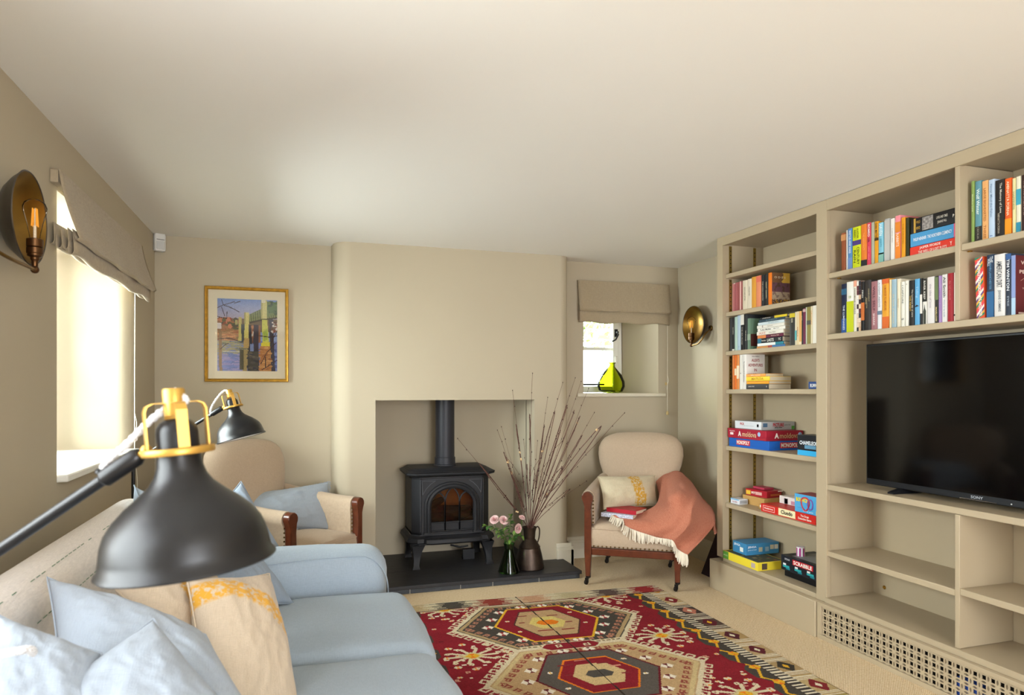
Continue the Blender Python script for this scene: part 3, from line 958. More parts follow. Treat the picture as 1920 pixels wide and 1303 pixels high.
book('thick black book with a grey photograph lying on top', 2.502, 2.216, 2.008, z + 0.0972, 0.062, '#1c1b1c', d=0.14, flat=True, group='three books lying on the top left shelf', cover=cover_photo,
     bands=[(.89, .94, '#b8923e')], texts=[('WILD', .83, .09, '#b8923e', .22, .2), ('MIND', .83, .09, '#b8923e', .22, -.2), ('LIVES AND TIMES', .3, .24, '#cfc9bc', .22, .15), ('JEANNE FALL', .3, .2, '#cfc9bc', .2, -.18), ('P', .06, .03, '#e6e2d8', .2)])

G5 = 'books on the lower left shelf of the media wall'
def spine_patches(cols, seed):
    def f(root, t, d, h):
        rnd = random.Random(seed)
        g = MB()
        n = 11
        for i in range(n):
            for s_ in (0, 1):
                a, b__ = (-t / 2 + 0.0005, 0) if s_ else (0, t / 2 - 0.0005)
                g.box((-0.0009, a, h * i / n + .0006), (0.002, b__, h * (i + 1) / n - .0006), rnd.randrange(len(cols)))
        g.build('spine_picture', [C(c) for c in cols], root, smooth=0)
    return f
def spine_tree(root, t, d, h):
    MB().prism([(-t * .3, h * .02), (t * .3, h * .02), (t * .32, h * .3), (t * .1, h * .36), (0, h * .44), (-t * .12, h * .35), (-t * .32, h * .3)], 'x', -0.0008, 0.001).build('spine_picture', C('#3d3f36'), root, smooth=0)
def spine_bird(root, t, d, h):
    MB().prism([(-t * .4, h * .42), (t * .35, h * .40), (t * .4, h * .415), (t * .1, h * .45)], 'x', -0.0008, 0.001).build('spine_picture', C('#2a2c30'), root, smooth=0)
row([
    (2.603, 2.571, 0.238, 'tall dark navy and blue book at the left end', '#16203c', {'bands': [(0, .3, '#2a4f8c'), (.78, .9, '#2a5a78')], 'texts': [('THE LUMINARIES', .32, .5, '#c9d0dc', .35)]}),
    (2.571, 2.529, 0.243, 'white and lime green book on the lower left shelf', '#dcdad2', {'bands': [(0, .62, '#bcc41e')], 'texts': [('m', .7, .04, '#8a9a4a', .4)]}),
    (2.528, 2.510, 0.244, 'white book with dark title and peach top', '#e0d8c8', {'bands': [(.88, 1, '#dc9a80')], 'texts': [('HANDMADE WORLDS', .6, .5, '#4a4a3a', .45)]}),
    (2.509, 2.485, 0.238, 'book with a patchwork of photographs down its spine', '#8a6a5c', {'cover': spine_patches(['#e0dcd4', '#3a2a30', '#c9a888', '#5c3038', '#2c3038', '#d8c4ac'], 5)}),
    (2.484, 2.465, 0.232, 'black and orange book on the lower left shelf', '#1c1a1a', {'bands': [(.22, .58, '#c06a34')], 'texts': [('FIRES', .75, .3, '#d8d4cc', .4)]}),
    (2.464, 2.428, 0.234, 'thick charcoal book with faint gold lettering', '#332e2c', {'texts': [('HARVEST', .7, .25, '#a89a76', .22, .2), ('moonrise', .55, .2, '#a89a76', .2, -.1), ('A NOVEL', .6, .15, '#a89a76', .15, -.3)]}),
    (2.427, 2.393, 0.223, 'mauve book on the lower left shelf', '#9c6a6e', {'texts': [('WILL SELF', .65, .5, '#5f3a42', .4), ('SHARK', .22, .25, '#ead9d6', .28)]}),
    (2.392, 2.368, 0.225, 'pale white book with blue-grey band', '#d6d6da', {'bands': [(.3, .38, '#6a7a8c')], 'texts': [('A LIGHT ABOVE', .7, .5, '#8a8a92', .35)]}),
    (2.366, 2.330, 0.225, 'yellow to orange book on the lower left shelf', '#dc9a2c', {'bands': [(0, .25, '#d0672c'), (.9, 1, '#cf5f2c')], 'texts': [('A MARKER TO MEASURE', .62, .5, '#a8541e', .35)]}),
    (2.328, 2.317, 0.217, 'thin cream book beside the orange one', '#ddc8a0'),
    (2.316, 2.290, 0.216, 'pale dusty-blue book on the lower left shelf', '#97b0bc', {'texts': [('the book of evidence', .4, .6, '#c9c2a4', .4)]}),
    (2.288, 2.270, 0.214, 'cream book between pale blue and white spines', '#ddd3ba', {'texts': [('Stoner', .5, .2, '#b09a74', .4)]}),
    (2.267, 2.248, 0.198, 'white illustrated book with curling black mark', '#dcd9cc', {'texts': [('I CAPTURE', .72, .4, '#6c7268', .45), ('S', .18, .1, '#3c3a34', .6)]}),
    (2.246, 2.229, 0.200, 'plain white book left of the black one', '#e2ded2', {'texts': [('o', .92, .03, '#4a4a44', .3)]}),
    (2.227, 2.201, 0.197, 'black book with gold title on the lower left shelf', '#1f1e1c', {'texts': [('THE NIGHT', .5, .35, '#c9a44c', .3, -.2), ('The luminous life of stars', .5, .6, '#cfcabc', .25, .2)]}),
    (2.199, 2.175, 0.199, 'sky blue book with a dark bird', '#5aa0cc', {'cover': spine_bird, 'texts': [('Tiding', .72, .25, '#a9d0e6', .5)]}),
    (2.174, 2.163, 0.198, 'thin black and white book beside the sky blue one', '#242222', {'bands': [(.25, .66, '#e2ded6')]}),
    (2.161, 2.141, 0.195, 'black and white book with a dark tree', '#dcd8d0', {'bands': [(.5, 1, '#26241f')], 'cover': spine_tree, 'texts': [('RIVER KEEP', .75, .4, '#e2ded6', .45)]}),
    (2.139, 2.106, 0.197, 'thick white book with faint lilac edge', '#dad5d2', {'texts': [('the idea of love', .6, .5, '#a59aa4', .3)]}),
    (2.104, 2.089, 0.196, 'green and black book on the lower left shelf', '#2c2a22', {'bands': [(.5, .98, '#6c7c54')], 'texts': [('MARLOW', .2, .3, '#d8c48c', .5)]}),
    (2.088, 2.073, 0.195, 'lilac book beside the tall white one', '#a98abf', {'texts': [('a place called winter', .5, .7, '#8664a4', .45)]}),
    (2.072, 2.049, 0.197, 'white book with big black author name', '#e8e5e2', {'texts': [('Ali Smith', .74, .42, '#1f2226', .5), ('How to be both', .3, .35, '#8aa0b4', .3)]}),
    (2.047, 2.023, 0.198, 'red book near the divider', '#a8242e', {'texts': [('the red notebook', .65, .4, '#cf7a74', .3)]}),
    (2.021, 2.007, 0.197, 'pale pink-white book against the divider', '#e0cfc4', {'bands': [(.12, .16, '#2a2622')]}),
], 2.502, 1.489, G5)

G6 = 'books on the upper right shelf of the media wall'
row([
    (1.948, 1.934, 0.242, 'slim moss green book on the upper right shelf', '#7f9650', {'texts': [('Meadow Land', .65, .4, '#c6d0a0', .4)]}),
    (1.932, 1.906, 0.236, 'teal and black book with pale script title', '#5c8c98', {'bands': [(.02, .26, '#2a241e')], 'texts': [('Wolf Winter', .66, .42, '#e0ece6', .5), ('CECILIA', .15, .2, '#8a8476', .3)]}),
    (1.904, 1.880, 0.229, 'peach orange book on the upper right shelf', '#dca468', {'texts': [('LARGE BIGHEARTED', .6, .55, '#a86a34', .42), ('THREE', .15, .22, '#a86a34', .42)]}),
    (1.879, 1.855, 0.226, 'pale sky-blue book on the upper right shelf', '#b4c6da', {'texts': [('Never Mind the Fallen', .65, .55, '#6f88a8', .35), ('i', .06, .03, '#3a5aa0', .4)]}),
    (1.853, 1.818, 0.216, 'black book with a cream serif title', '#241f1d', {'texts': [('The Memory of Love', .68, .52, '#d8d2c4', .32, .1), ('AMINATTA FORNA', .25, .36, '#a89c8a', .25, -.1)]}),
    (1.817, 1.792, 0.212, 'fiery orange book on the upper right shelf', '#dc5a1e', {'bands': [(0, .3, '#e0901c')], 'texts': [('AMINATTA FORNA', .65, .6, '#f3d9b8', .4)]}),
    (1.790, 1.777, 0.206, 'pale yellow slim book on the upper right shelf', '#d9cf98', {'texts': [('HAPPINESS', .6, .5, '#8a8450', .5)]}),
    (1.776, 1.759, 0.208, 'cream and turquoise book on the upper right shelf', '#ddd6bc', {'bands': [(.0, .2, '#2f86a0'), (.5, .78, '#3f9ab0')]}),
    (1.757, 1.731, 0.208, 'dark brown book at the right edge of the upper shelf', '#3a2420', {'texts': [('THE MOONSTONE', .6, .6, '#b89a8c', .35)]}),
], 2.502, 1.787, G6)
G7 = 'books on the lower right shelf of the media wall'
def spine_stripes(root, t, d, h):
    cols = ['#d9502c', '#2f7a5c', '#e0a83c', '#5c3a74', '#e6dcd0', '#cf3f5a']
    g = MB()
    n = 26
    for i in range(n):
        z0, z1 = h * (i - 3) / (n - 3), h * (i - 2) / (n - 3)
        pts = [(-t / 2 + .0004, z0 + t * 1.2), (t / 2 - .0004, z0 - .0), (t / 2 - .0004, z1), (-t / 2 + .0004, z1 + t * 1.2)]
        pts = [(a, min(max(b__, 0.0005), h - 0.0005)) for a, b__ in pts]
        if max(p[1] for p in pts) - min(p[1] for p in pts) > 0.002:
            g.add([(-0.0007, a, b__) for a, b__ in pts], [(0, 1, 2, 3)], i % 6)
    g.build('spine_stripes', [C(c) for c in cols], root, smooth=0, fix=False)
def cover_war(root, t, d, h):
    for s_, zz, ww, hh in (('WAR', .88, .5, .06), ('AND', .80, .18, .03), ('PEACE', .73, .62, .06), ('LEO', .50, .16, .025), ('TOLSTOY', .455, .4, .025)):
        lettering(root, s_, (d * 0.45, -t / 2 - 0.0005, h * zz), (1, 0, 0), (0, 0, 1), d * ww, h * hh, C('#d8bfb0'), bold=0.02, name='cover_lettering')
    MB().box((d * .12, -t / 2 - .0005, h * .035), (d * .32, -t / 2, h * .06)).build('cover_emblem', C('#d8bfb0'), root, smooth=0)
    MB().tube([(d * .2, -t / 2 - .0004, h * .58), (d * .4, -t / 2 - .0004, h * .65), (d * .6, -t / 2 - .0004, h * .59), (d * .75, -t / 2 - .0004, h * .66)], 0.0008, 5).build('cover_flourish', C('#b58c80'), root)
row([
    (1.924, 1.892, 0.240, 'book with bold diagonal rainbow stripes', '#d9502c', {'cover': spine_stripes, 'lean': R(-2.2), 'texts': [('THE FEMALE PERSUASION  MEG WOLITZER', .5, .9, '#f6efe6', .4)]}),
    (1.886, 1.858, 0.241, 'dark blue book with white logo and teal foot', '#23364e', {'bands': [(0, .42, '#2c5f8c')], 'texts': [('JOHN LANCHESTER', .66, .42, '#5f8fb4', .4), ('THE', .92, .1, '#cfd6dc', .4, .2), ('WALL', .88, .12, '#cfd6dc', .4, -.15)]}),
    (1.857, 1.816, 0.236, 'thick white book with tall black capitals', '#d8d6d2', {'texts': [('AMERICAN DIRT', .68, .42, '#2a2c30', .5), ('JEANINE CUMMINS', .26, .34, '#5a5c60', .32)], 'd': 0.15}),
    (1.814, 1.794, 0.232, 'navy book with large white author capitals', '#2a3444', {'bands': [(.9, 1, '#34588c')], 'texts': [('TIM WINTON', .66, .5, '#dfe4e8', .5), ('EYRIE', .24, .24, '#9aa4b0', .35)]}),
    (1.793, 1.778, 0.222, 'violet-blue spined book showing its maroon titled cover', '#5f2628', {'bands': [(0, .3, '#a9c6dc'), (.3, 1, '#8496c4')], 'cover': cover_war, 'd': 0.135}),
], 2.502, 1.489, G7)

# ------------------------------------------------------------------ board games on the tall bookcase
def gamebox(label, a, b, col, rz=0.0, lid=0.75, traycol=None, bev=0.0018, name='board_game'):
    """box with a lifting lid; a,b world corners (base at a.z); parts in coordinates local to the base centre"""
    cx, cy = (a[0] + b[0]) / 2, (a[1] + b[1]) / 2
    root = thing(name, label, 'board game', (cx, cy, a[2] + 0.0004), (0, 0, rz), 'board games in the tall bookcase')
    hx, hy, hz = abs(b[0] - a[0]) / 2, abs(b[1] - a[1]) / 2, b[2] - a[2] - 0.0006
    MB().box((-hx + .0012, -hy + .0012, 0), (hx - .0012, hy - .0012, hz * 0.9)).build('tray', C(traycol or col), root, smooth=0)
    ld = MB().box((-hx, -hy, hz * (1 - lid)), (hx, hy, hz)).build('lid', C(col, 0.4), root, bevel=bev)
    return ld, hx, hy, hz
def panel(root, x, y, z, kind, w, h, col, name='printed_panel'):
    """flat print on the -X ('x'), -Y ('y') or top ('z') face; x,y,z = centre"""
    t = 0.0005
    if kind == 'x':
        MB().box((x - t, y - w / 2, z - h / 2), (x + t, y + w / 2, z + h / 2)).build(name, C(col), root, smooth=0)
    elif kind == 'y':
        MB().box((x - w / 2, y - t, z - h / 2), (x + w / 2, y + t, z + h / 2)).build(name, C(col), root, smooth=0)
    else:
        MB().box((x - w / 2, y - h / 2, z - t), (x + w / 2, y + h / 2, z + t)).build(name, C(col), root, smooth=0)
def words(root, s, x, y, z, kind, w, h, col, **k):
    if kind == 'x':
        lettering(root, s, (x - .0008, y, z), (0, -1, 0), (0, 0, 1), w, h, C(col), **k)
    elif kind == 'y':
        lettering(root, s, (x, y - .0008, z), (1, 0, 0), (0, 0, 1), w, h, C(col), **k)
    else:
        lettering(root, s, (x, y, z + .0008), (0, -1, 0), (1, 0, 0), w, h, C(col), **k)
Z5 = SH[4]
r, hx, hy, hz = gamebox('bright blue board game with red name plates at the bottom of the pile', (2.495, 3.117, Z5), (2.745, 3.480, Z5 + 0.052), '#1f5cb0')
panel(r, -hx, 0.045, hz * .55, 'x', 0.125, 0.030, '#c22a34'); words(r, 'MONOPOLY', -hx, 0.045, hz * .55, 'x', 0.115, 0.022, '#f4ece4', bold=0.03)
panel(r, 0.02, -hy, hz * .55, 'y', 0.140, 0.032, '#c22a34'); words(r, 'MONOPOLY', 0.02, -hy, hz * .55, 'y', 0.128, 0.024, '#f4ece4', bold=0.03)
r, hx, hy, hz = gamebox('crimson board game stacked between a blue and a white box', (2.490, 3.135, Z5 + 0.0525), (2.742, 3.485, Z5 + 0.109), '#a01f34')
words(r, 'moldova', -hx, -0.03, hz * .5, 'x', 0.125, 0.03, '#d8b890'); words(r, 'moldova', 0.03, -hy, hz * .5, 'y', 0.13, 0.03, '#c9a878')
panel(r, -hx, 0.135, hz * .45, 'x', 0.03, 0.014, '#ead9d6'); words(r, 'ten games', -hx, 0.13, hz * .72, 'x', 0.05, 0.008, '#ead9d6')
for kind, x, y in (('x', -hx, 0.058), ('y', -0.055, -hy)):
    words(r, 'A', x, y, hz * .5, kind, 0.03, 0.03, '#e6dcd4', bold=0.05)
for kind, x, y in (('x', -hx, -0.115), ('y', 0.105, -hy)):
    g = MB()
    g.lathe([(0, 0.0012), (0.011, 0.0012), (0.013, 0.0)], 16, Matrix.Translation((x, y, hz * .6)) @ align_z((-1, 0, 0) if kind == 'x' else (0, -1, 0)))
    g.build('seal', C('#9ab4d8'), r)
r, hx, hy, hz = gamebox('grey and white party game box on top of the crimson one', (2.515, 3.205, Z5 + 0.1095), (2.745, 3.450, Z5 + 0.156), '#b5b8b8')
panel(r, -hx, 0, hz * .5, 'x', 0.236, hz * .92, '#d3d9dc'); words(r, 'PICK', -hx, 0.05, hz * .62, 'x', 0.04, 0.014, '#b8464a', bold=.03)
words(r, 'guess, draw, shout out and win the round', -hx, -.01, hz * .4, 'x', 0.09, 0.006, '#8a9298')
panel(r, -hx, -0.09, hz * .5, 'x', 0.016, 0.016, '#8a8f92')
words(r, 'PICTURE', 0.0, -hy, hz * .62, 'y', 0.075, 0.020, '#b8323e', bold=.04); words(r, 'party game', 0.0, -hy, hz * .28, 'y', 0.05, 0.010, '#2c2c30', bold=.03)
words(r, 'guess it all', 0.062, -hy, hz * .6, 'y', 0.04, 0.008, '#3a3a40'); panel(r, 0.102, -hy, hz * .26, 'y', 0.02, 0.02, '#57a045')
panel(r, -0.09, -hy, hz * .6, 'y', 0.03, 0.022, '#4a6a86')
r, hx, hy, hz = gamebox('black and cyan game box half hidden by the shelf post', (2.50, 2.735, Z5), (2.60, 2.90, Z5 + 0.105), '#1d1f24')
panel(r, -hx, 0, hz * .12, 'x', 0.162, 0.026, '#35a6dc'); panel(r, 0, -hy, hz * .12, 'y', 0.09, 0.02, '#35a6dc')
words(r, 'CHAMELEON', -hx, 0.0, hz * .62, 'x', 0.13, 0.02, '#dfe8ee', bold=.03); panel(r, -hx, -0.01, hz * .42, 'x', 0.08, 0.018, '#5a8fae')
Z6 = SH[5]
r, hx, hy, hz = gamebox('small white and pale blue card box at the far left of its shelf', (2.512, 3.405, Z6), (2.575, 3.487, Z6 + 0.032), '#d9dde2', lid=1.0)
panel(r, -hx, 0, hz * .86, 'x', 0.08, 0.008, '#7fb0d4'); words(r, 'cards', -hx, 0.0, hz * .45, 'x', 0.05, 0.010, '#b06a74'); panel(r, 0, -hy, hz * .5, 'y', 0.05, 0.02, '#a3a6aa')
r, hx, hy, hz = gamebox('shallow light wooden tray box under the red game', (2.585, 3.27, Z6), (2.745, 3.470, Z6 + 0.052), '#c49a5c', lid=0.2)
r, hx, hy, hz = gamebox('open wooden box of white tiles in front of the wooden tray', (2.540, 3.19, Z6), (2.61, 3.262, Z6 + 0.030), '#b98d4e', lid=1.0)
panel(r, -hx, 0.0, hz * .6, 'x', 0.05, 0.014, '#f0ece2')
r, hx, hy, hz = gamebox('small red game box with yellow corners on the wooden tray', (2.60, 3.29, Z6 + 0.0523), (2.72, 3.455, Z6 + 0.092), '#a8202c', rz=R(8))
panel(r, -hx, 0.06, hz * .45, 'x', 0.035, 0.024, '#e0b83c'); panel(r, -hx, -0.02, hz * .5, 'x', 0.05, 0.018, '#d9a8a0'); words(r, 'PIT', -hx, 0.02, hz * .5, 'x', 0.03, 0.014, '#f4e6d8', bold=.04)
panel(r, 0.01, -hy, hz * .4, 'y', 0.08, 0.012, '#c96a3a'); panel(r, 0.05, -hy, hz * .9, 'y', 0.04, 0.006, '#f0ece2')
r, hx, hy, hz = gamebox('thin magenta dice box lying on the red game box', (2.63, 3.33, Z6 + 0.0925), (2.70, 3.43, Z6 + 0.106), '#b03a52', lid=1.0)
r, hx, hy, hz = gamebox('long red detective board game with a cream middle panel', (2.505, 2.775, Z6), (2.62, 3.198, Z6 + 0.045), '#c8281f')
words(r, 'Waddingtons', -hx, 0.145, hz * .5, 'x', 0.075, 0.012, '#f4e6dc', bold=.03)
for dy in (-0.047, 0.047):
    panel(r, -hx, 0.145 + dy, hz * .5, 'x', 0.002, 0.028, '#f4e6dc')
for dz in (-0.013, 0.013):
    panel(r, -hx, 0.145, hz * .5 + dz, 'x', 0.094, 0.0018, '#f4e6dc')
panel(r, -hx, 0.0, hz * .52, 'x', 0.13, 0.038, '#e6dcb0'); words(r, 'Cluedo', -hx, 0.0, hz * .55, 'x', 0.09, 0.022, '#3a3226', bold=.03)
words(r, 'The Great', -hx, -0.135, hz * .68, 'x', 0.06, 0.011, '#f4e6dc', bold=.02); words(r, 'Detective Game', -hx, -0.135, hz * .34, 'x', 0.095, 0.012, '#f4e6dc', bold=.02)
r, hx, hy, hz = gamebox('white card game box with a grey square behind the detective game', (2.625, 3.02, Z6), (2.70, 3.19, Z6 + 0.085), '#e6dfda', lid=1.0)
panel(r, -hx, 0.03, hz * .7, 'x', 0.03, 0.03, '#6a5a66'); panel(r, -hx, 0.03, hz * .7, 'x', 0.022, 0.032, '#e6dfda'); panel(r, -hx, -0.03, hz * .66, 'x', 0.04, 0.02, '#c08a9c')
r, hx, hy, hz = gamebox('sky blue box with yellow lettering and a red loop on the detective game', (2.512, 2.735, Z6 + 0.0455), (2.62, 2.935, Z6 + 0.140), '#4fa4d6')
words(r, 'BOUNCE', -hx, 0.045, hz * .70, 'x', 0.085, 0.022, '#e6cf2c', bold=.05)
g = MB()
g.tube([(-hx - .001, 0.02 + 0.028 * math.cos(a) * (1 + .3 * math.sin(a)), hz * .5 + 0.034 * math.sin(a)) for a in [i * math.pi / 10 for i in range(20)]], 0.004, 6, closed=True)
g.build('printed_loop', C('#c43a4a'), r)
g = MB()
g.tube([(-hx - .001, -0.015 + 0.018 * math.cos(a), hz * .52 + 0.026 * math.sin(a)) for a in [i * math.pi / 10 for i in range(20)]], 0.004, 6, closed=True)
g.build('printed_loop', C('#7a5aa8'), r)
panel(r, 0, 0, hz, 'z', 0.10, 0.19, '#9a4a50'); words(r, 'a party game', -hx, 0.0, hz * .1, 'x', 0.08, 0.007, '#dfeaf2'); panel(r, -hx, -0.075, hz * .14, 'x', 0.04, 0.02, '#e6c04a')
Z7 = 0.203
r, hx, hy, hz = gamebox('flat yellow board game with a green corner on the bottom shelf', (2.452, 3.155, Z7), (2.64, 3.478, Z7 + 0.046), '#e8d23a', lid=1.0)
panel(r, -hx, hy - 0.027, hz * .5, 'x', 0.053, hz * .96, '#5f9a3a'); words(r, 'LIFE PUZZLE', -hx, hy - 0.027, hz * .5, 'x', 0.04, 0.008, '#d8e6c0')
panel(r, 0, 0, hz, 'z', 0.172, 0.30, '#4a4a38'); panel(r, -hx, -0.12, hz * .5, 'x', 0.035, 0.028, '#b8a8a0'); panel(r, -0.05, -hy, hz * .5, 'y', 0.035, 0.034, '#54463a')
rnd = random.Random(4)
for i in range(14):
    panel(r, rnd.uniform(-.07, .07), rnd.uniform(-.13, .13), hz + .0005, 'z', rnd.uniform(.01, .025), rnd.uniform(.01, .025), rnd.choice(['#7a6a3c', '#5c7a58', '#8a4a34', '#2f3a34', '#9a8a5c']))
r, hx, hy, hz = gamebox('blue building game box standing on the yellow board game', (2.495, 3.315, Z7 + 0.0465), (2.725, 3.442, Z7 + 0.113), '#3f86b4', lid=1.0)
words(r, 'JENGA', -hx, 0.02, hz * .72, 'x', 0.06, 0.016, '#e6f0f4', bold=.03); panel(r, -hx, -0.02, hz * .4, 'x', 0.03, 0.026, '#dfe3dc')
words(r, 'JENGA', -0.075, -hy, hz * .7, 'y', 0.06, 0.014, '#e6f0f4', bold=.03); words(r, 'game of skill', -0.075, -hy, hz * .45, 'y', 0.06, 0.008, '#cfe0ea')
for x, c in ((-0.015, '#b9b49a'), (0.03, '#8fb0c4'), (0.065, '#c9c2a8'), (0.095, '#dcd6c4')):
    panel(r, x, -hy, hz * (.45 if x < 0.05 else .6), 'y', 0.026, 0.026, c)
r, hx, hy, hz = gamebox('black word game box with teal stripes and a red name plate', (2.525, 2.735, Z7 + 0.035), (2.745, 3.055, Z7 + 0.115), '#1b2028', lid=1.0)
MB().box((-hx + .012, -hy + .01, -0.0352), (hx - .01, hy - .012, 0.001)).build('base_tray', C('#101012'), r.parent, bevel=0.004)
panel(r, -hx, -0.005, hz * .72, 'x', 0.15, 0.028, '#c2202c'); words(r, 'SCRABBLE', -hx, -0.005, hz * .72, 'x', 0.135, 0.020, '#f4efe8', bold=.03)
words(r, 'SPEAR', -hx, 0.11, hz * .78, 'x', 0.04, 0.010, '#cfd4d8')
for y in (0.12, 0.03, -0.06, -0.13):
    panel(r, -hx, y, hz * .28, 'x', 0.05, 0.012, '#2fa6ac'); panel(r, -hx, y + .012, hz * .4, 'x', 0.022, 0.012, '#e6ecec'); panel(r, -hx, y - .014, hz * .16, 'x', 0.03, 0.01, '#1f7f8c')
panel(r, 0.0, -0.01, hz, 'z', 0.16, 0.24, '#8a8a8c')
tn = thing('striped_tin', 'small magenta and white striped tin on the black word game', 'tin', (2.60, 2.99, Z7 + 0.1155), group=None)
g = MB()
nst = 14
for i in range(nst):
    a0, a1 = 2 * math.pi * i / nst, 2 * math.pi * (i + 1) / nst
    g.lathe([(0.0, 0.0), (0.022, 0.0), (0.022, 0.046), (0.0, 0.046)], 2, m=i % 2, a0=a0, a1=a1)
g.build('body', [C('#b02a86'), C('#f2eef0')], tn)
MB().lathe([(0.0225, 0.044), (0.0225, 0.049), (0.0, 0.050)], 20).build('lid', C('#e6dce4'), tn)
book('tall yellow book with pale blue letters behind the striped tin', 2.66, 2.94, 2.905, Z7 + 0.1152, 0.16, '#dcd83c', d=0.09, texts=[('INSTANT', .6, .7, '#7fa4a8', .55)], group='upright books on the bottom shelf')
book('thin pale grey book beside the tall yellow one', 2.66, 2.903, 2.885, Z7 + 0.1152, 0.155, '#b9c0bc', d=0.09, group='upright books on the bottom shelf')
# dark gift bag / magazine leaning in the gap behind the chair
bg = thing('carrier_bag', 'dark plum paper bag with white script leaning behind the plinth', 'bag', (2.60, 3.70, 0), (0, 0, R(0)))
g = MB()
g.prism([(-0.05, 0.0), (0.0, 0.0), (0.13, 0.33), (0.10, 0.335)], 'y', -0.10, 0.16)
g.build('body', mat('plum_card', '#2c1620', 0.5), bg, bevel=0.002)
for i, (yy, f) in enumerate(((-0.02, .25), (0.06, .5), (0.03, .75))):
    p = [Vector((-0.05 + (0.15) * f - .002, yy + 0.02 * math.cos(a), 0.335 * f + 0.022 * math.sin(a) + a * .004)) for a in [k * .5 for k in range(11)]]
    MB().tube(p, 0.003, 5).build('script_mark', C('#ded6d4'), bg)

# ------------------------------------------------------------------ stove
st = thing('wood_stove', 'black cast-iron stove with arched gothic window in the fireplace recess', 'stove', (0.985, 4.56, 0.05))
W2, D0, D1 = 0.265, -0.165, 0.155       # half width, front and back (local y)
def oct_plan(w, y0, y1, c):
    return [(-w, y1), (-w, y0 + c), (-w + c, y0), (w - c, y0), (w, y0 + c), (w, y1)]
def slab(mb, z0, z1, p0, p1=None, m=0):
    p1 = p1 or p0
    n = len(p0)
    mb.add([(*p, z0) for p in p0] + [(*p, z1) for p in p1], [tuple(range(n - 1, -1, -1)), tuple(range(n, 2 * n))] + [(i, (i + 1) % n, (i + 1) % n + n, i + n) for i in range(n)], m)
g = MB()
# body: side and back walls around the fire chamber
ch = 0.05
pl = oct_plan(W2, D0, D1, ch)
g.prism([(-W2, D1), (-W2, D0 + ch), (-W2 + ch, D0), (-W2 + ch + .01, D0), (-W2 + ch + .01, D0 + .03), (-W2 + .02, D0 + ch + .02), (-W2 + .02, D1)], 'z', 0.21, 0.588)
g.prism([(W2, D1), (W2, D0 + ch), (W2 - ch, D0), (W2 - ch - .01, D0), (W2 - ch - .01, D0 + .03), (W2 - .02, D0 + ch + .02), (W2 - .02, D1)], 'z', 0.21, 0.588)
g.box((-W2, D1 - 0.02, 0.21), (W2, D1, 0.588))
slab(g, 0.575, 0.592, oct_plan(W2, D0, D1, ch))
slab(g, 0.205, 0.225, oct_plan(W2, D0, D1, ch))
g.build('body', M_IRON, st, bevel=0.002)
g = MB()
slab(g, 0.592, 0.602, oct_plan(0.272, D0 - 0.008, D1 + 0.006, 0.05), oct_plan(0.300, D0 - 0.035, D1 + 0.012, 0.058))
slab(g, 0.602, 0.618, oct_plan(0.300, D0 - 0.035, D1 + 0.012, 0.058), oct_plan(0.304, D0 - 0.038, D1 + 0.014, 0.058))
slab(g, 0.618, 0.626, oct_plan(0.304, D0 - 0.038, D1 + 0.014, 0.058), oct_plan(0.288, D0 - 0.022, D1 + 0.008, 0.055))
slab(g, 0.626, 0.640, oct_plan(0.285, D0 - 0.019, D1 + 0.006, 0.055), oct_plan(0.262, D0 + 0.002, D1, 0.05))
slab(g, 0.640, 0.645, oct_plan(0.260, D0 + 0.004, D1, 0.05), oct_plan(0.254, D0 + 0.010, D1, 0.05))
g.build('top_plate', M_IRON, st, bevel=0.003)
g = MB()
slab(g, 0.205, 0.212, oct_plan(0.272, D0 - 0.008, D1, 0.05), oct_plan(0.268, D0 - 0.006, D1, 0.05))
slab(g, 0.190, 0.205, oct_plan(0.290, D0 - 0.03, D1 + 0.005, 0.055), oct_plan(0.272, D0 - 0.010, D1, 0.05))
slab(g, 0.165, 0.190, oct_plan(0.300, D0 - 0.04, D1 + 0.01, 0.06), oct_plan(0.292, D0 - 0.032, D1 + 0.006, 0.056))
slab(g, 0.148, 0.165, oct_plan(0.280, D0 - 0.025, D1, 0.055), oct_plan(0.300, D0 - 0.04, D1 + 0.01, 0.06))
g.build('base_skirt', M_IRON, st, bevel=0.004)
g = MB()
lip = [(-0.20, D0 - 0.035), (-0.19, D0 - 0.075), (-0.15, D0 - 0.088), (0.15, D0 - 0.088), (0.19, D0 - 0.075), (0.20, D0 - 0.035)]
slab(g, 0.168, 0.192, lip, [(x * .98, y + 0.006) for x, y in lip])
slab(g, 0.158, 0.168, [(x * .96, y + 0.012) for x, y in lip], lip)
g.build('ash_lip', M_IRON, st, bevel=0.004)
# front plate with the arched opening
aw, ab, ah = 0.180, 0.225, 0.40         # half width, bottom, springing of the arch (local z)
arch_o = [(-aw, ab)] + [(-aw, ah)] + [(aw * math.cos(R(180 - 15 * k)), ah + 0.145 * math.sin(R(15 * k))) for k in range(1, 12)] + [(aw, ah), (aw, ab)]
fp = MB()
zt, xe = 0.576, W2 - ch
outer = [(-xe, ab), (-xe, ah), (-xe, 0.5), (-xe, zt), (-0.13, zt), (-0.10, zt), (-0.06, zt), (-0.03, zt), (0, zt), (0.03, zt), (0.06, zt), (0.10, zt), (0.13, zt), (xe, zt), (xe, ah), (xe, ab)]
n = len(arch_o)
m_ = []
for k in range(n):
    x, z = arch_o[k]
    if k == 0: q = (-xe, ab)
    elif k == 1: q = (-xe, ah)
    elif k == n - 1: q = (xe, ab)
    elif k == n - 2: q = (xe, ah)
    else:
        a = math.atan2(z - ah, x)
        s_ = min(xe / max(abs(math.cos(a)), 1e-6), (zt - ah) / max(abs(math.sin(a)), 1e-6))
        q = (s_ * math.cos(a), ah + s_ * math.sin(a))
    m_.append(q)
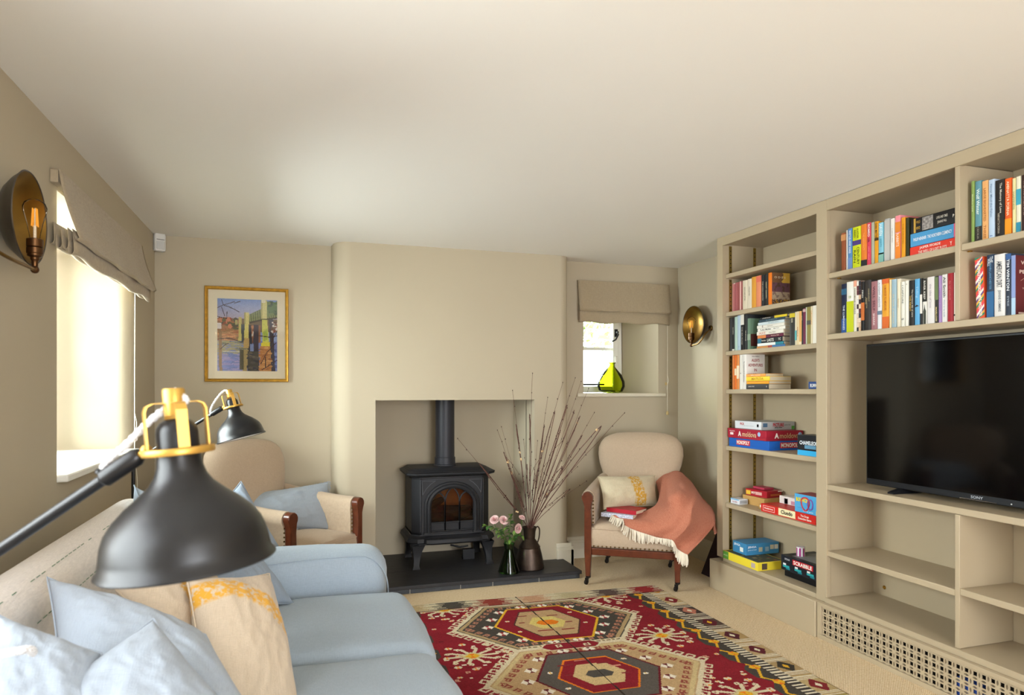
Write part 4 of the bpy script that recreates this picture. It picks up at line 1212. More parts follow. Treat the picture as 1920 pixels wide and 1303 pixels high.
for k in range(n - 1):
    A, B, C_, D = arch_o[k], arch_o[k + 1], m_[k + 1], m_[k]
    fp.add([(A[0], D0, A[1]), (B[0], D0, B[1]), (C_[0], D0, C_[1]), (D[0], D0, D[1]), (A[0], D0 + .014, A[1]), (B[0], D0 + .014, B[1]), (C_[0], D0 + .014, C_[1]), (D[0], D0 + .014, D[1])],
           [(0, 1, 2, 3), (0, 4, 5, 1), (4, 7, 6, 5), (3, 2, 6, 7)])
for A, B in zip(m_, m_[1:]):       # the square corners left over
    if (abs(abs(A[0]) - xe) < 1e-4 and abs(B[1] - zt) < 1e-4) or (abs(abs(B[0]) - xe) < 1e-4 and abs(A[1] - zt) < 1e-4):
        cx_ = math.copysign(xe, A[0] + B[0])
        fp.add([(A[0], D0, A[1]), (B[0], D0, B[1]), (cx_, D0, zt)], [(0, 1, 2)])
fp.build('front_plate', M_IRON, st, smooth=0)
g = MB()
def arch_path(w, b0, hh, rise, y, n=14):
    return [(-w, y, b0), (-w, y, hh)] + [(w * math.cos(math.pi - math.pi * k / n), y, hh + rise * math.sin(math.pi * k / n)) for k in range(1, n)] + [(w, y, hh), (w, y, b0)]
g.tube(arch_path(0.178, 0.222, 0.40, 0.145, D0 - 0.004), 0.013, 8)
g.tube(arch_path(0.158, 0.222, 0.40, 0.127, D0 - 0.010), 0.015, 8)
for s_ in (-1, 1):
    g.box((s_ * 0.168 - 0.026, D0 - 0.022, 0.212), (s_ * 0.168 + 0.026, D0 + 0.004, 0.226))
dfr = g.build('door', M_IRON, st)
g = MB()
y = D0 - 0.004
def gothic(cx, w, z0, zs, zt_):
    L = [(cx - w, y, z0), (cx - w, y, zs)]
    Rr = [(cx + w, y, z0), (cx + w, y, zs)]
    for k in range(1, 7):
        t = k / 6
        L.append((cx - w * math.cos(t * math.pi / 2) ** 1.3, y, zs + (zt_ - zs) * math.sin(t * math.pi / 2)))
        Rr.append((cx + w * math.cos(t * math.pi / 2) ** 1.3, y, zs + (zt_ - zs) * math.sin(t * math.pi / 2)))
    return L, Rr
for cx, zt_ in ((-0.098, 0.488), (0.0, 0.515), (0.098, 0.488)):
    for p in gothic(cx, 0.049, 0.232, 0.42, zt_):
        g.tube(p, 0.0055, 6)
g.tube([(-0.145, y, 0.288), (0.145, y, 0.288)], 0.005, 6)
g.tube([(-0.145, y, 0.232), (0.145, y, 0.232)], 0.005, 6)
g.build('tracery', M_IRON, dfr)
g = MB()
g.box((-0.147, D0 + 0.004, 0.228), (0.147, D0 + 0.008, 0.288))
g.build('kick_panel', M_IRON, dfr)
g = MB()
gp = [(-0.15, 0.288)] + [(-0.15, 0.40)] + [(0.15 * math.cos(math.pi - math.pi * k / 12), 0.40 + 0.12 * math.sin(math.pi * k / 12)) for k in range(1, 12)] + [(0.15, 0.40), (0.15, 0.288)]
g.prism(gp, 'y', D0 + 0.006, D0 + 0.009)
g.build('door_glass', glassy('stove_glass', '#d8c4ac', 0.06), dfr)
g = MB()
for s_ in (-1, 1):
    tri = [(s_ * 0.205, D0 - 0.002, 0.545), (s_ * 0.115, D0 - 0.002, 0.563), (s_ * 0.205, D0 - 0.002, 0.563)]
    tri = [(s_ * 0.204, D0 - 0.002, 0.565), (s_ * 0.112, D0 - 0.002, 0.565)] + [(s_ * x, D0 - 0.002, z) for x, z in ((0.145, 0.545), (0.175, 0.515), (0.198, 0.475))]
    g.tube(tri, 0.0028, 6, closed=True)
    g.tube([(s_ * 0.213, D0 - 0.001, 0.23), (s_ * 0.213, D0 - 0.001, 0.572), (0, D0 - 0.001, 0.574)], 0.0025, 5)
g.build('spandrel_moulding', mat('iron_edge', '#4a4a4e', 0.5, spec=0.4), st)
g = MB()
FB = mat('fire_brick', '#d8ac7c', 0.9, bump=(40, 0.3), var=(14, 0.25))
g.box((-0.225, 0.09, 0.225), (0.225, 0.12, 0.56))
g.box((-0.232, -0.10, 0.225), (-0.215, 0.10, 0.56))
g.box((0.215, -0.10, 0.225), (0.232, 0.10, 0.56))
g.box((-0.225, -0.13, 0.225), (0.225, 0.10, 0.24))
g.build('fire_lining', FB, st)
g = MB()
rnd = random.Random(2)
BK = mat('charred_log', '#3a2a20', 0.9, bump=(60, 0.6), var=(25, 0.4))
for (a, b__, r_) in (((-0.17, -0.03, 0.285), (0.15, 0.03, 0.295), 0.035), ((-0.13, 0.05, 0.34), (0.16, -0.02, 0.335), 0.032), ((-0.16, -0.06, 0.36), (-0.03, 0.04, 0.40), 0.025), ((0.02, -0.07, 0.30), (0.18, 0.0, 0.31), 0.03)):
    A, B = Vector(a), Vector(b__)
    g.tube([A.lerp(B, t / 6) + Vector((0, rnd.uniform(-.006, .006), rnd.uniform(-.006, .006))) for t in range(7)], [r_ * rnd.uniform(.85, 1.1) for _ in range(7)], 9)
g.build('log_bed', BK, st)
for sx, sy in ((-1, -1), (1, -1), (-1, 1), (1, 1)):
    g = MB()
    bx_, by_ = sx * 0.235, (-0.165 if sy < 0 else 0.12)
    secs = [(0.150, 0.045, 0.0), (0.11, 0.030, 0.008), (0.06, 0.022, 0.018), (0.02, 0.020, 0.026), (0.0, 0.028, 0.030)]
    P = []
    for z, w_, o_ in secs:
        cx, cy = bx_ + sx * o_ * 0.5, by_ + sy * o_
        P.append([(cx + a * w_, cy + b__ * w_, z) for a, b__ in ((-1, -1), (1, -1), (1, 1), (-1, 1), (-1, -1))])
    g.grid(P)
    g.build('leg', M_IRON, st, bevel=0.003)
g = MB()
g.tube([(0.02, -0.02, 0.10), (0.08, -0.04, 0.085), (0.14, -0.04, 0.09)], 0.006, 8)
g.box((0.10, -0.06, 0.001), (0.18, -0.02, 0.07))
g.build('air_control', M_BLACKM, st)
g = MB()
g.lathe([(0.075, 0.640), (0.078, 0.644), (0.078, 0.652), (0.072, 0.655), (0.072, 0.70), (0.069, 0.703), (0.066, 0.703), (0.066, 1.103)], 28, Matrix.Translation((-0.005, 0.045, 0)))
g.build('flue_pipe', mat('flue_enamel', '#2c2c31', 0.45, spec=0.4), st)

# ------------------------------------------------------------------ jug with bare branches, vase with roses
JX, JY, HZ = 1.452, 4.165, 0.0505
jg = thing('metal_jug', 'dark bronze metal jug with a thin handle on the hearth', 'jug', (JX, JY, HZ))
MJ = mat('bronze_metal', '#4c4038', 0.42, 0.85, bump=(30, 0.2), var=(16, 0.3))
g = MB()
g.lathe([(0, 0.004), (0.083, 0.0), (0.086, 0.006), (0.083, 0.03), (0.073, 0.09), (0.062, 0.135), (0.064, 0.14), (0.060, 0.146), (0.045, 0.172), (0.032, 0.192), (0.033, 0.2), (0.036, 0.24), (0.041, 0.263), (0.043, 0.268), (0.041, 0.268), (0.034, 0.24), (0.030, 0.195), (0.03, 0.15)], 32)
g.xf(Matrix.Diagonal((1.12, 1.12, 1, 1)))
g.build('body', MJ, jg)
g = MB()
g.tube(crom([(0.036, -0.004, 0.25), (0.052, -0.006, 0.268), (0.066, -0.008, 0.25), (0.064, -0.008, 0.20), (0.052, -0.006, 0.158)], 6), 0.0045, 8)
g.build('handle', MJ, jg)

M_TWIG = mat('twig_bark', '#5a382e', 0.7, var=(60, 0.25))
M_BUD = mat('twig_bud', '#3c2620', 0.7)
M_BLOS = mat('twig_blossom', '#d8b888', 0.7)
def wp(u, v, zc):
    """a point at pixel (u,v) of the 1920 px frame, zc metres in front of the lens (used to survey where twigs end)"""
    s_, c_ = math.sin(THETA), math.cos(THETA)
    a, b__ = (u - 960) / 1258.0, (732 - v) / 1258.0
    return Vector((zc * (s_ + a * c_), zc * (c_ - a * s_), 1.215 + zc * b__))
def twig(label, tip, mids, seed, base=(0.0, 0.0), blos=0, sides=0, r0=0.0031):
    rnd = random.Random(seed)
    b0 = Vector((JX + base[0] * .4, JY + base[1] * .4, HZ + 0.10))
    b1 = Vector((JX + base[0], JY + base[1], HZ + 0.265))
    pts = crom([b0, b1] + [Vector(p) for p in mids] + [Vector(tip)], 7)
    tot = len(pts)
    root = thing('bare_branch', label, 'branch', tuple(b0), world=True, group='bare branches in the metal jug')
    g = MB()
    pts = [p + Vector((rnd.uniform(-1, 1), rnd.uniform(-1, 1), rnd.uniform(-1, 1))) * (0.0016 if i > 8 else 0) for i, p in enumerate(pts)]
    g.tube(pts, [r0 * (1 - 0.72 * i / tot) for i in range(tot)], 6)
    tips = []
    for k in range(sides):
        i = int(tot * (0.4 + 0.35 * (k + .5) / sides))
        dr = (pts[min(i + 3, tot - 1)] - pts[i]).normalized()
        sd = Vector((rnd.uniform(-1, 1), rnd.uniform(-.4, .4), rnd.uniform(0, .6))).normalized()
        L = rnd.uniform(0.09, 0.2)
        q = [pts[i], pts[i] + (dr + sd * .5).normalized() * L * .5, pts[i] + (dr + sd * .4).normalized() * L]
        g.tube(crom(q, 4), [r0 * .5 * (1 - .6 * j / 8) for j in range(9)], 5)
        tips += q[1:]
    g.build('stem', M_TWIG, root)
    g = MB()
    for i in range(10, tot - 1, 2):
        d = (pts[i + 1] - pts[i]).normalized()
        s_ = d.orthogonal().normalized()
        s_ = Matrix.Rotation(rnd.uniform(0, 6.28), 3, d) @ s_
        g.ball(pts[i] + s_ * 0.0035 + d * .002, 0.0032, 6, sc=(1, 1, 1.5))
    for q in tips + [pts[-1]]:
        g.ball(q, 0.003, 6, sc=(1, 1, 1.6))
    o = g.build('buds', M_BUD, root)
    o['kind'] = 'stuff'
    if blos:
        g = MB()
        for k in range(blos):
            i = int(tot * rnd.uniform(.4, .8))
            for q in range(3):
                g.ball(pts[i] + Vector((rnd.uniform(-1, 1), rnd.uniform(-1, 1), rnd.uniform(-1, 1))) * 0.006, 0.0055, 6, sc=(1, .7, 1.2))
        g.build('blossom', M_BLOS, root)
ZJ = 4.40
def tw(label, tip, mid, dz, seed, **k):
    a = wp(tip[0], tip[1], ZJ + dz)
    ms = [wp(u, v, ZJ + dz * f) for u, v, f in mid]
    twig(label, a, ms, seed, **k)
tw('bare twig reaching left, its tip in front of the flue pipe', (858, 822), [(900, 870, .8), (940, 925, .5), (968, 955, .3)], -0.28, 1, base=(-.012, 0), blos=1)
tw('tallest bare twig standing almost upright', (998, 700), [(993, 780, .8), (996, 860, .4), (992, 930, .1)], -0.12, 2, base=(.006, 0))
tw('bare twig rising in front of the recess corner with pale blossom', (961, 732), [(968, 800, .7), (976, 860, .4), (985, 930, .1)], -0.05, 3, base=(-.004, .004), blos=2)
tw('bare twig with a spray of blossom left of the recess corner', (933, 806), [(945, 850, .7), (962, 895, .4), (982, 950, .1)], -0.10, 4, base=(-.008, .004), blos=2, sides=2)
tw('thin bare twig close beside the upright one', (982, 824), [(988, 870, .5), (990, 930, .1)], -0.02, 5, base=(0, .006))
tw('bare twig leaning right, tip level with the recess top', (1055, 717), [(1040, 775, .8), (1018, 845, .5), (998, 920, .15)], -0.10, 6, base=(.004, -.004), blos=1)
tw('shorter bare twig just right of the recess edge', (1027, 745), [(1020, 800, .7), (1012, 870, .4), (1000, 940, .1)], 0.02, 7, base=(.008, .004), sides=1)
tw('long bare twig with its tip beside the alcove corner', (1079, 708), [(1062, 765, .8), (1038, 835, .5), (1008, 925, .15)], -0.16, 8, base=(.012, -.002))
tw('long bare twig ending below the little window blind cord side', (1090, 715), [(1075, 775, .8), (1050, 840, .5), (1018, 925, .15)], -0.22, 9, base=(.010, .004), sides=1)
tw('outer bare twig tipped just under the window sill', (1104, 728), [(1085, 785, .8), (1058, 850, .5), (1022, 930, .15)], -0.26, 10, base=(.014, 0), blos=2)
tw('bare twig with tip above the armchair back', (1114, 773), [(1090, 820, .8), (1060, 868, .5), (1024, 932, .15)], -0.20, 11, base=(.014, .004))
tw('longest bare twig sweeping far right over the armchair', (1171, 774), [(1125, 805, .85), (1080, 852, .6), (1030, 925, .2)], -0.34, 12, base=(.016, -.002), blos=1, r0=.0035)
tw('low bare twig bending right towards the armchair arm', (1083, 875), [(1055, 880, .7), (1032, 900, .4), (1012, 940, .1)], -0.20, 13, base=(.014, -.006))
tw('lowest thin twig stretching right behind the armchair arm', (1100, 902), [(1068, 918, .7), (1040, 938, .4), (1015, 958, .1)], -0.12, 14, base=(.016, -.008), r0=.0024)
tw('short forked twig left of the bundle', (940, 800), [(952, 870, .6), (970, 920, .3), (984, 955, .1)], 0.05, 15, base=(-.01, -.004), sides=2, r0=.0024)
tw('slender twig crossing the recess corner', (1008, 826), [(1003, 880, .5), (998, 935, .1)], -0.06, 16, base=(.002, .008), r0=.0024)
tw('thin twig leaning right midway up the bundle', (1062, 760), [(1050, 810, .8), (1030, 870, .4), (1010, 935, .1)], 0.04, 17, base=(.01, .008), sides=1)

vs_ = thing('glass_vase', 'conical green glass vase holding pink roses', 'vase', (1.292, 4.105, HZ))
def solid_glass(name, col, dens, rough=0.0):
    m = bpy.data.materials.new(name)
    m.use_nodes = True
    b = m.node_tree.nodes['Principled BSDF']
    b.inputs['Base Color'].default_value = (*lin(col), 1)
    b.inputs['Roughness'].default_value = rough
    b.inputs['Transmission Weight'].default_value = 1.0
    b.inputs['IOR'].default_value = 1.45
    return m
GV = solid_glass('green_glass', '#4f8a3c', 1)
g = MB()
g.lathe([(0, 0.0), (0.066, 0.0), (0.070, 0.004), (0.066, 0.02), (0.028, 0.145), (0.027, 0.155), (0.036, 0.185), (0.0335, 0.185), (0.0245, 0.155), (0.0255, 0.145), (0.062, 0.022), (0.060, 0.010), (0, 0.008)], 36)
g.build('glass', GV, vs_)
M_STEM = mat('rose_stem', '#5c7a34', 0.6)
M_LEAF = mat('rose_leaf', '#3f6430', 0.5, var=(30, 0.25))
M_LEAF2 = mat('rose_leaf_light', '#71903f', 0.5)
M_PET = mat('rose_petal', '#eccac6', 0.6, var=(50, 0.12), sheen=0.2)
M_PET2 = mat('rose_petal_deep', '#dfa6a6', 0.6)
VX, VY = 1.292, 4.105
def leaf(mb, p, d, up, L, wd, m=0):
    d, up = Vector(d).normalized(), Vector(up).normalized()
    s_ = d.cross(up).normalized()
    pts = [p, p + d * L * .35 + s_ * wd + up * .004, p + d * L * .75 + s_ * wd * .7, p + d * L - up * .006, p + d * L * .75 - s_ * wd * .7, p + d * L * .35 - s_ * wd + up * .004, p + d * L * .5 - up * .003]
    mb.add(pts, [(0, 1, 6), (1, 2, 6), (2, 3, 6), (3, 4, 6), (4, 5, 6), (5, 0, 6)], m)
def rose(label, head, face, seed, size=0.027):
    rnd = random.Random(seed)
    hd = Vector(head)
    root = thing('rose', label, 'rose', (VX, VY, HZ + 0.012), world=True, group='pink roses in the green vase')
    fc = Vector(face).normalized()
    a = rnd.uniform(0, 6.28)
    st_ = [Vector((VX + .04 * math.cos(a), VY + .04 * math.sin(a), HZ + .02)), Vector((VX, VY, HZ + .155)), hd - fc * .03 - Vector((0, 0, .035)), hd - fc * .006]
    g = MB()
    g.tube(crom(st_, 6), 0.0022, 6)
    g.build('stem', M_STEM, root)
    g = MB()
    rot = align_z(fc)
    mx = Matrix.Translation(hd) @ rot
    for ring, (rr, hh, n, tilt) in enumerate(((0.25, 0.85, 4, .1), (0.5, 0.85, 5, .35), (0.75, 0.7, 6, .7), (0.95, 0.5, 7, 1.05))):
        for k in range(n):
            a = 2 * math.pi * (k + .5 * ring) / n + rnd.uniform(-.15, .15)
            P = []
            for i in range(4):
                t = i / 3
                row_ = []
                for j in range(5):
                    s_ = (j / 4 - .5) * 2
                    ang = a + s_ * (0.75 if ring > 1 else 1.0)
                    rad = size * (rr * (.35 + .65 * math.sin(t * 1.57)) + tilt * .25 * t * t)
                    z = size * (hh * t * 1.1 - .35 - .18 * s_ * s_ * t - tilt * .18 * t * t)
                    row_.append(mx @ Vector((rad * math.cos(ang), rad * math.sin(ang), z)))
                P.append(row_)
            g.grid(P, m=0 if ring != 0 else 1)
    g.build('petals', [M_PET, M_PET2], root, fix=False)
    g = MB()
    for k in range(5):
        t = rnd.uniform(.45, .9)
        p = st_[1].lerp(st_[2], t)
        leaf(g, p, (rnd.uniform(-1, 1), rnd.uniform(-1, .4), rnd.uniform(-.2, .7)), (0, 0, 1), rnd.uniform(.03, .05), rnd.uniform(.009, .015), rnd.randrange(2))
    for k in range(4):
        a = 1.57 * k
        leaf(g, hd - fc * .010, (mx.to_3x3() @ Vector((math.cos(a), math.sin(a), .1))), fc, .022, .005, 0)
    g.build('leaves', [M_LEAF, M_LEAF2], root, fix=False)
rose('leftmost pink rose, facing the stove', wp(927, 974, 4.30), (-.45, -.6, .6), 1, .026)
rose('pale pink open rose beside the leftmost bloom', wp(945, 975, 4.27), (.1, -.75, .55), 2, .026)
rose('small pink rosebud leaning against the metal jug', wp(979, 970, 4.27), (.15, -.5, .8), 3, .018)
rose('lowest pink rose in front of the jug neck', wp(972, 991, 4.19), (.5, -.85, .05), 4, .026)
for k, (lab, tip) in enumerate((('leafy green sprig at the left of the vase', (912, 985)), ('leafy green sprig rising between the roses', (958, 968)), ('leafy green sprig hanging over the vase rim towards the jug', (978, 1005)))):
    root = thing('leafy_sprig', lab, 'sprig', (VX, VY, HZ + .012), world=True, group='green sprigs in the vase')
    rnd = random.Random(40 + k)
    e = wp(tip[0], tip[1], 4.24)
    q = crom([Vector((VX - .03 + .03 * k, VY, HZ + .02)), Vector((VX, VY, HZ + .16)), (Vector((VX, VY, HZ + .2)) + e) / 2 + Vector((0, 0, .015)), e], 6)
    MB().tube(q, .0017, 5).build('stem', M_STEM, root)
    g = MB()
    for i in range(8, len(q)):
        for _ in range(2):
            leaf(g, q[i], (rnd.uniform(-1, 1), rnd.uniform(-1, .6), rnd.uniform(-.5, .6)), (0, 0, 1), rnd.uniform(.022, .04), rnd.uniform(.008, .013), rnd.randrange(2))
    g.build('leaves', [M_LEAF, M_LEAF2], root, fix=False)

# green glass bottle vase on the little sill
yv = thing('bottle_vase', 'squat lime-green glass bottle vase on the little window sill', 'vase', (2.30, 4.70, 1.1955))
YG = glassy('lime_glass', '#e9ee8c', 0.02, 1.22)
g = MB()
g.lathe([(0, 0.004), (0.05, 0.0), (0.075, 0.012), (0.088, 0.045), (0.085, 0.075), (0.066, 0.115), (0.035, 0.15), (0.020, 0.166), (0.018, 0.185), (0.023, 0.188), (0.024, 0.193), (0.017, 0.194), (0.015, 0.186), (0.017, 0.166), (0.032, 0.147), (0.063, 0.112), (0.082, 0.075), (0.085, 0.045), (0.073, 0.015), (0.05, 0.005), (0, 0.008)], 40)
g.xf(Matrix.Rotation(R(3), 4, 'Y') @ Matrix.Scale(1.22, 4))
g.build('glass', YG, yv)

# ------------------------------------------------------------------ upholstery helpers
F_CHAIR = fabric('beige_linen', '#b7a28a', 240, 0.10)
F_BLUE = fabric('blue_grey_linen', '#9aa7b2', 240, 0.09)
F_BLUE2 = fabric('pale_blue_linen', '#9ba4ae', 220, 0.08)
F_GREY = fabric('grey_blue_cotton', '#8793a0', 240, 0.08)
F_CREAM0 = fabric('cream_linen_plain', '#d9c6ab', 200, 0.10)
F_SACK = fabric('grain_sack_linen', '#e6dfd8', 150, 0.12, 0.5)
F_BLIND = fabric('blind_linen', '#a5957b', 210, 0.14, 0.4)

def striped_linen(name, base, stripe):
    """cream linen with a scuffed ochre block-print band: the mesh attribute 'stripe' says where the band runs"""
    m = fabric(name, base, 200, 0.10)
    nt = m.node_tree
    b = nt.nodes['Principled BSDF']
    mix = nt.nodes[m['mixnode']]
    at = nt.nodes.new('ShaderNodeAttribute')
    at.attribute_name = 'stripe'
    tc = nt.nodes.new('ShaderNodeTexCoord')
    n = nt.nodes.new('ShaderNodeTexNoise')
    n.inputs['Scale'].default_value = 75
    n.inputs['Detail'].default_value = 5
    nt.links.new(tc.outputs['Object'], n.inputs['Vector'])
    mr = nt.nodes.new('ShaderNodeMapRange')
    mr.inputs['From Min'].default_value = 0.37
    mr.inputs['From Max'].default_value = 0.52
    nt.links.new(n.outputs['Fac'], mr.inputs['Value'])
    mu = nt.nodes.new('ShaderNodeMath')
    mu.operation = 'MULTIPLY'
    nt.links.new(at.outputs['Fac'], mu.inputs[0])
    nt.links.new(mr.outputs['Result'], mu.inputs[1])
    m2 = nt.nodes.new('ShaderNodeMix')
    m2.data_type = 'RGBA'
    nt.links.new(mu.outputs[0], m2.inputs['Factor'])
    nt.links.new(mix.outputs['Result'], m2.inputs['A'])
    m2.inputs['B'].default_value = (*lin(stripe), 1)
    nt.links.new(m2.outputs['Result'], b.inputs['Base Color'])
    return m
F_CREAM = striped_linen('cream_linen_ochre', '#c2b19a', '#cf9a34')
F_OAT = striped_linen('oatmeal_linen_ochre', '#c6b99c', '#c39434')

def rbox(mb, a, b, r, n=10, crown=(0, 0, 0, 0), wr=0.0, seed=0, m=0):
    """soft rounded block; crown=(top bulge, front -x/+x bulge, side bulge, unused)"""
    c = [(a[i] + b[i]) / 2 for i in range(3)]
    h = [abs(b[i] - a[i]) / 2 for i in range(3)]
    def put(p):
        q = [max(-(h[i] - r), min(h[i] - r, p[i])) for i in range(3)]
        d = Vector([p[i] - q[i] for i in range(3)])
        if d.length > 1e-9:
            d = d.normalized() * r
        v = Vector(q) + d
        s = [v[i] / h[i] for i in range(3)]
        f = [max(0, 1 - s[i] ** 2) for i in range(3)]
        v.z += crown[0] * f[0] * f[1] * (1 if v.z > 0 else 0)
        v.x += crown[1] * f[1] * f[2] * (1 if v.x > 0 else 0)
        v.y += crown[2] * f[0] * f[2] * (1 if v.y > 0 else -1)
        if wr:
            w_ = noise.noise(Vector((v.x * 5 + seed, v.y * 5, v.z * 5))) * wr
            v += Vector(s).normalized() * w_
        return Vector(c) + v
    # non-uniform grid so the rounding gets enough rows
    def ticks(hh):
        t = [-hh + r * (1 - math.cos(R(90 * k / 4))) for k in range(4)]
        k = max(3, n)
        t += [-(hh - r) + 2 * (hh - r) * i / k for i in range(k + 1)]
        t += [hh - r * (1 - math.cos(R(90 * k2 / 4))) for k2 in range(3, -1, -1)]
        return t
    T3 = [ticks(h[i]) for i in range(3)]
    for ax in range(3):
        u_, v_ = (ax + 1) % 3, (ax + 2) % 3
        for sg in (-1, 1):
            P = []
            for i in T3[u_]:
                row_ = []
                for j in T3[v_]:
                    p = [0, 0, 0]
                    p[ax], p[u_], p[v_] = sg * h[ax], i, j
                    row_.append(put(p))
                P.append(row_)
            mb.grid(P, m, flip=sg < 0)

def cushion(label, TL, TR, BR, BL, t, mt, seed=0, wr=0.006, n=34, stripe=None, group=None, pinch=0.06, fringe=None, name='cushion', sag=0.0):
    """soft cushion through four corner points (world), thickness t bulging to both sides"""
    TL, TR, BR, BL = (Vector(p) for p in (TL, TR, BR, BL))
    cen = (TL + TR + BR + BL) / 4
    nrm = (TR - BL).cross(TL - BR).normalized()
    root = thing(name, label, 'cushion', tuple(cen), group=group, world=True)
    mb = MB()
    st_v = []
    ring = []
    for side in (1, -1):
        P = []
        for i in range(n + 1):
            row_ = []
            tt = -1 + 2 * i / n
            for j in range(n + 1):
                s = -1 + 2 * j / n
                s2 = s * (1 - pinch * (1 - tt * tt))
                t2 = tt * (1 - pinch * (1 - s * s))
                u_, v_ = (s2 + 1) / 2, (t2 + 1) / 2
                p = (BL * (1 - u_) + BR * u_) * (1 - v_) + (TL * (1 - u_) + TR * u_) * v_
                f = ((1 - abs(s) ** 2.4) * (1 - abs(tt) ** 2.4)) ** 0.55
                q = p + nrm * (side * t / 2 * f)
                ed = min(1, 6 * (1 - max(abs(s), abs(tt))))
                w1 = noise.noise(Vector((s * 2.1 + seed * 7.3, tt * 2.1, side * 3.1)))
                w2 = noise.noise(Vector((s * 4.2 + tt * 2 + seed * 3.7, tt * 1.6 - s, side * 1.7 + 9)))
                w3 = 1 - abs(noise.noise(Vector((s * 3.3 - tt * 2.2 + seed, tt * 3.0 + s * 1.2, side + 4)))) * 2
                q += nrm * side * ed * wr * (1.1 * w1 + 0.8 * w2 + 0.9 * max(0, w3 - .55) * 2)
                q.z -= sag * f
                row_.append(q)
                st_v.append(stripe(s, tt) if stripe else 0.0)
            P.append(row_)
        mb.grid(P, 0, flip=side < 0)
        if side == 1:
            ring = [P[0][j] for j in range(n)] + [P[i][n] for i in range(n)] + [P[n][j] for j in range(n, 0, -1)] + [P[i][0] for i in range(n, 0, -1)]
    me = mb.mesh(name, mt, 70)
    at = me.attributes.new('stripe', 'FLOAT', 'POINT')
    at.data.foreach_set('value', st_v)
    bm = bmesh.new()
    bm.from_mesh(me)
    bmesh.ops.remove_doubles(bm, verts=bm.verts, dist=1e-5)
    bmesh.ops.recalc_face_normals(bm, faces=bm.faces)
    bm.to_mesh(me)
    bm.free()
    o = addpart('cover', me, root)
    sd = o.modifiers.new('subdivision', 'SUBSURF')
    sd.levels = sd.render_levels = 1
    mb = MB()
    mb.tube(ring, 0.0022, 6, closed=True)
    mb.build('seam', mt, root)
    if fringe:
        rnd = random.Random(seed)
        fr = MB()
        k = len(ring)
        for i in range(k):
            p, p2 = ring[i], ring[(i + 1) % k]
            out = (p - cen).normalized()
            for _ in range(3):
                a = p.lerp(p2, rnd.random())
                b_ = a + (out * rnd.uniform(.5, 1) + Vector((rnd.uniform(-.5, .5), rnd.uniform(-.5, .5), rnd.uniform(-.7, .2)))) * fringe
                fr.tube([a, (a + b_) / 2 + Vector((0, 0, .001)), b_], 0.0011, 4)
        o = fr.build('fringe', mt, root, fix=False)
        o['kind'] = 'stuff'
    return root

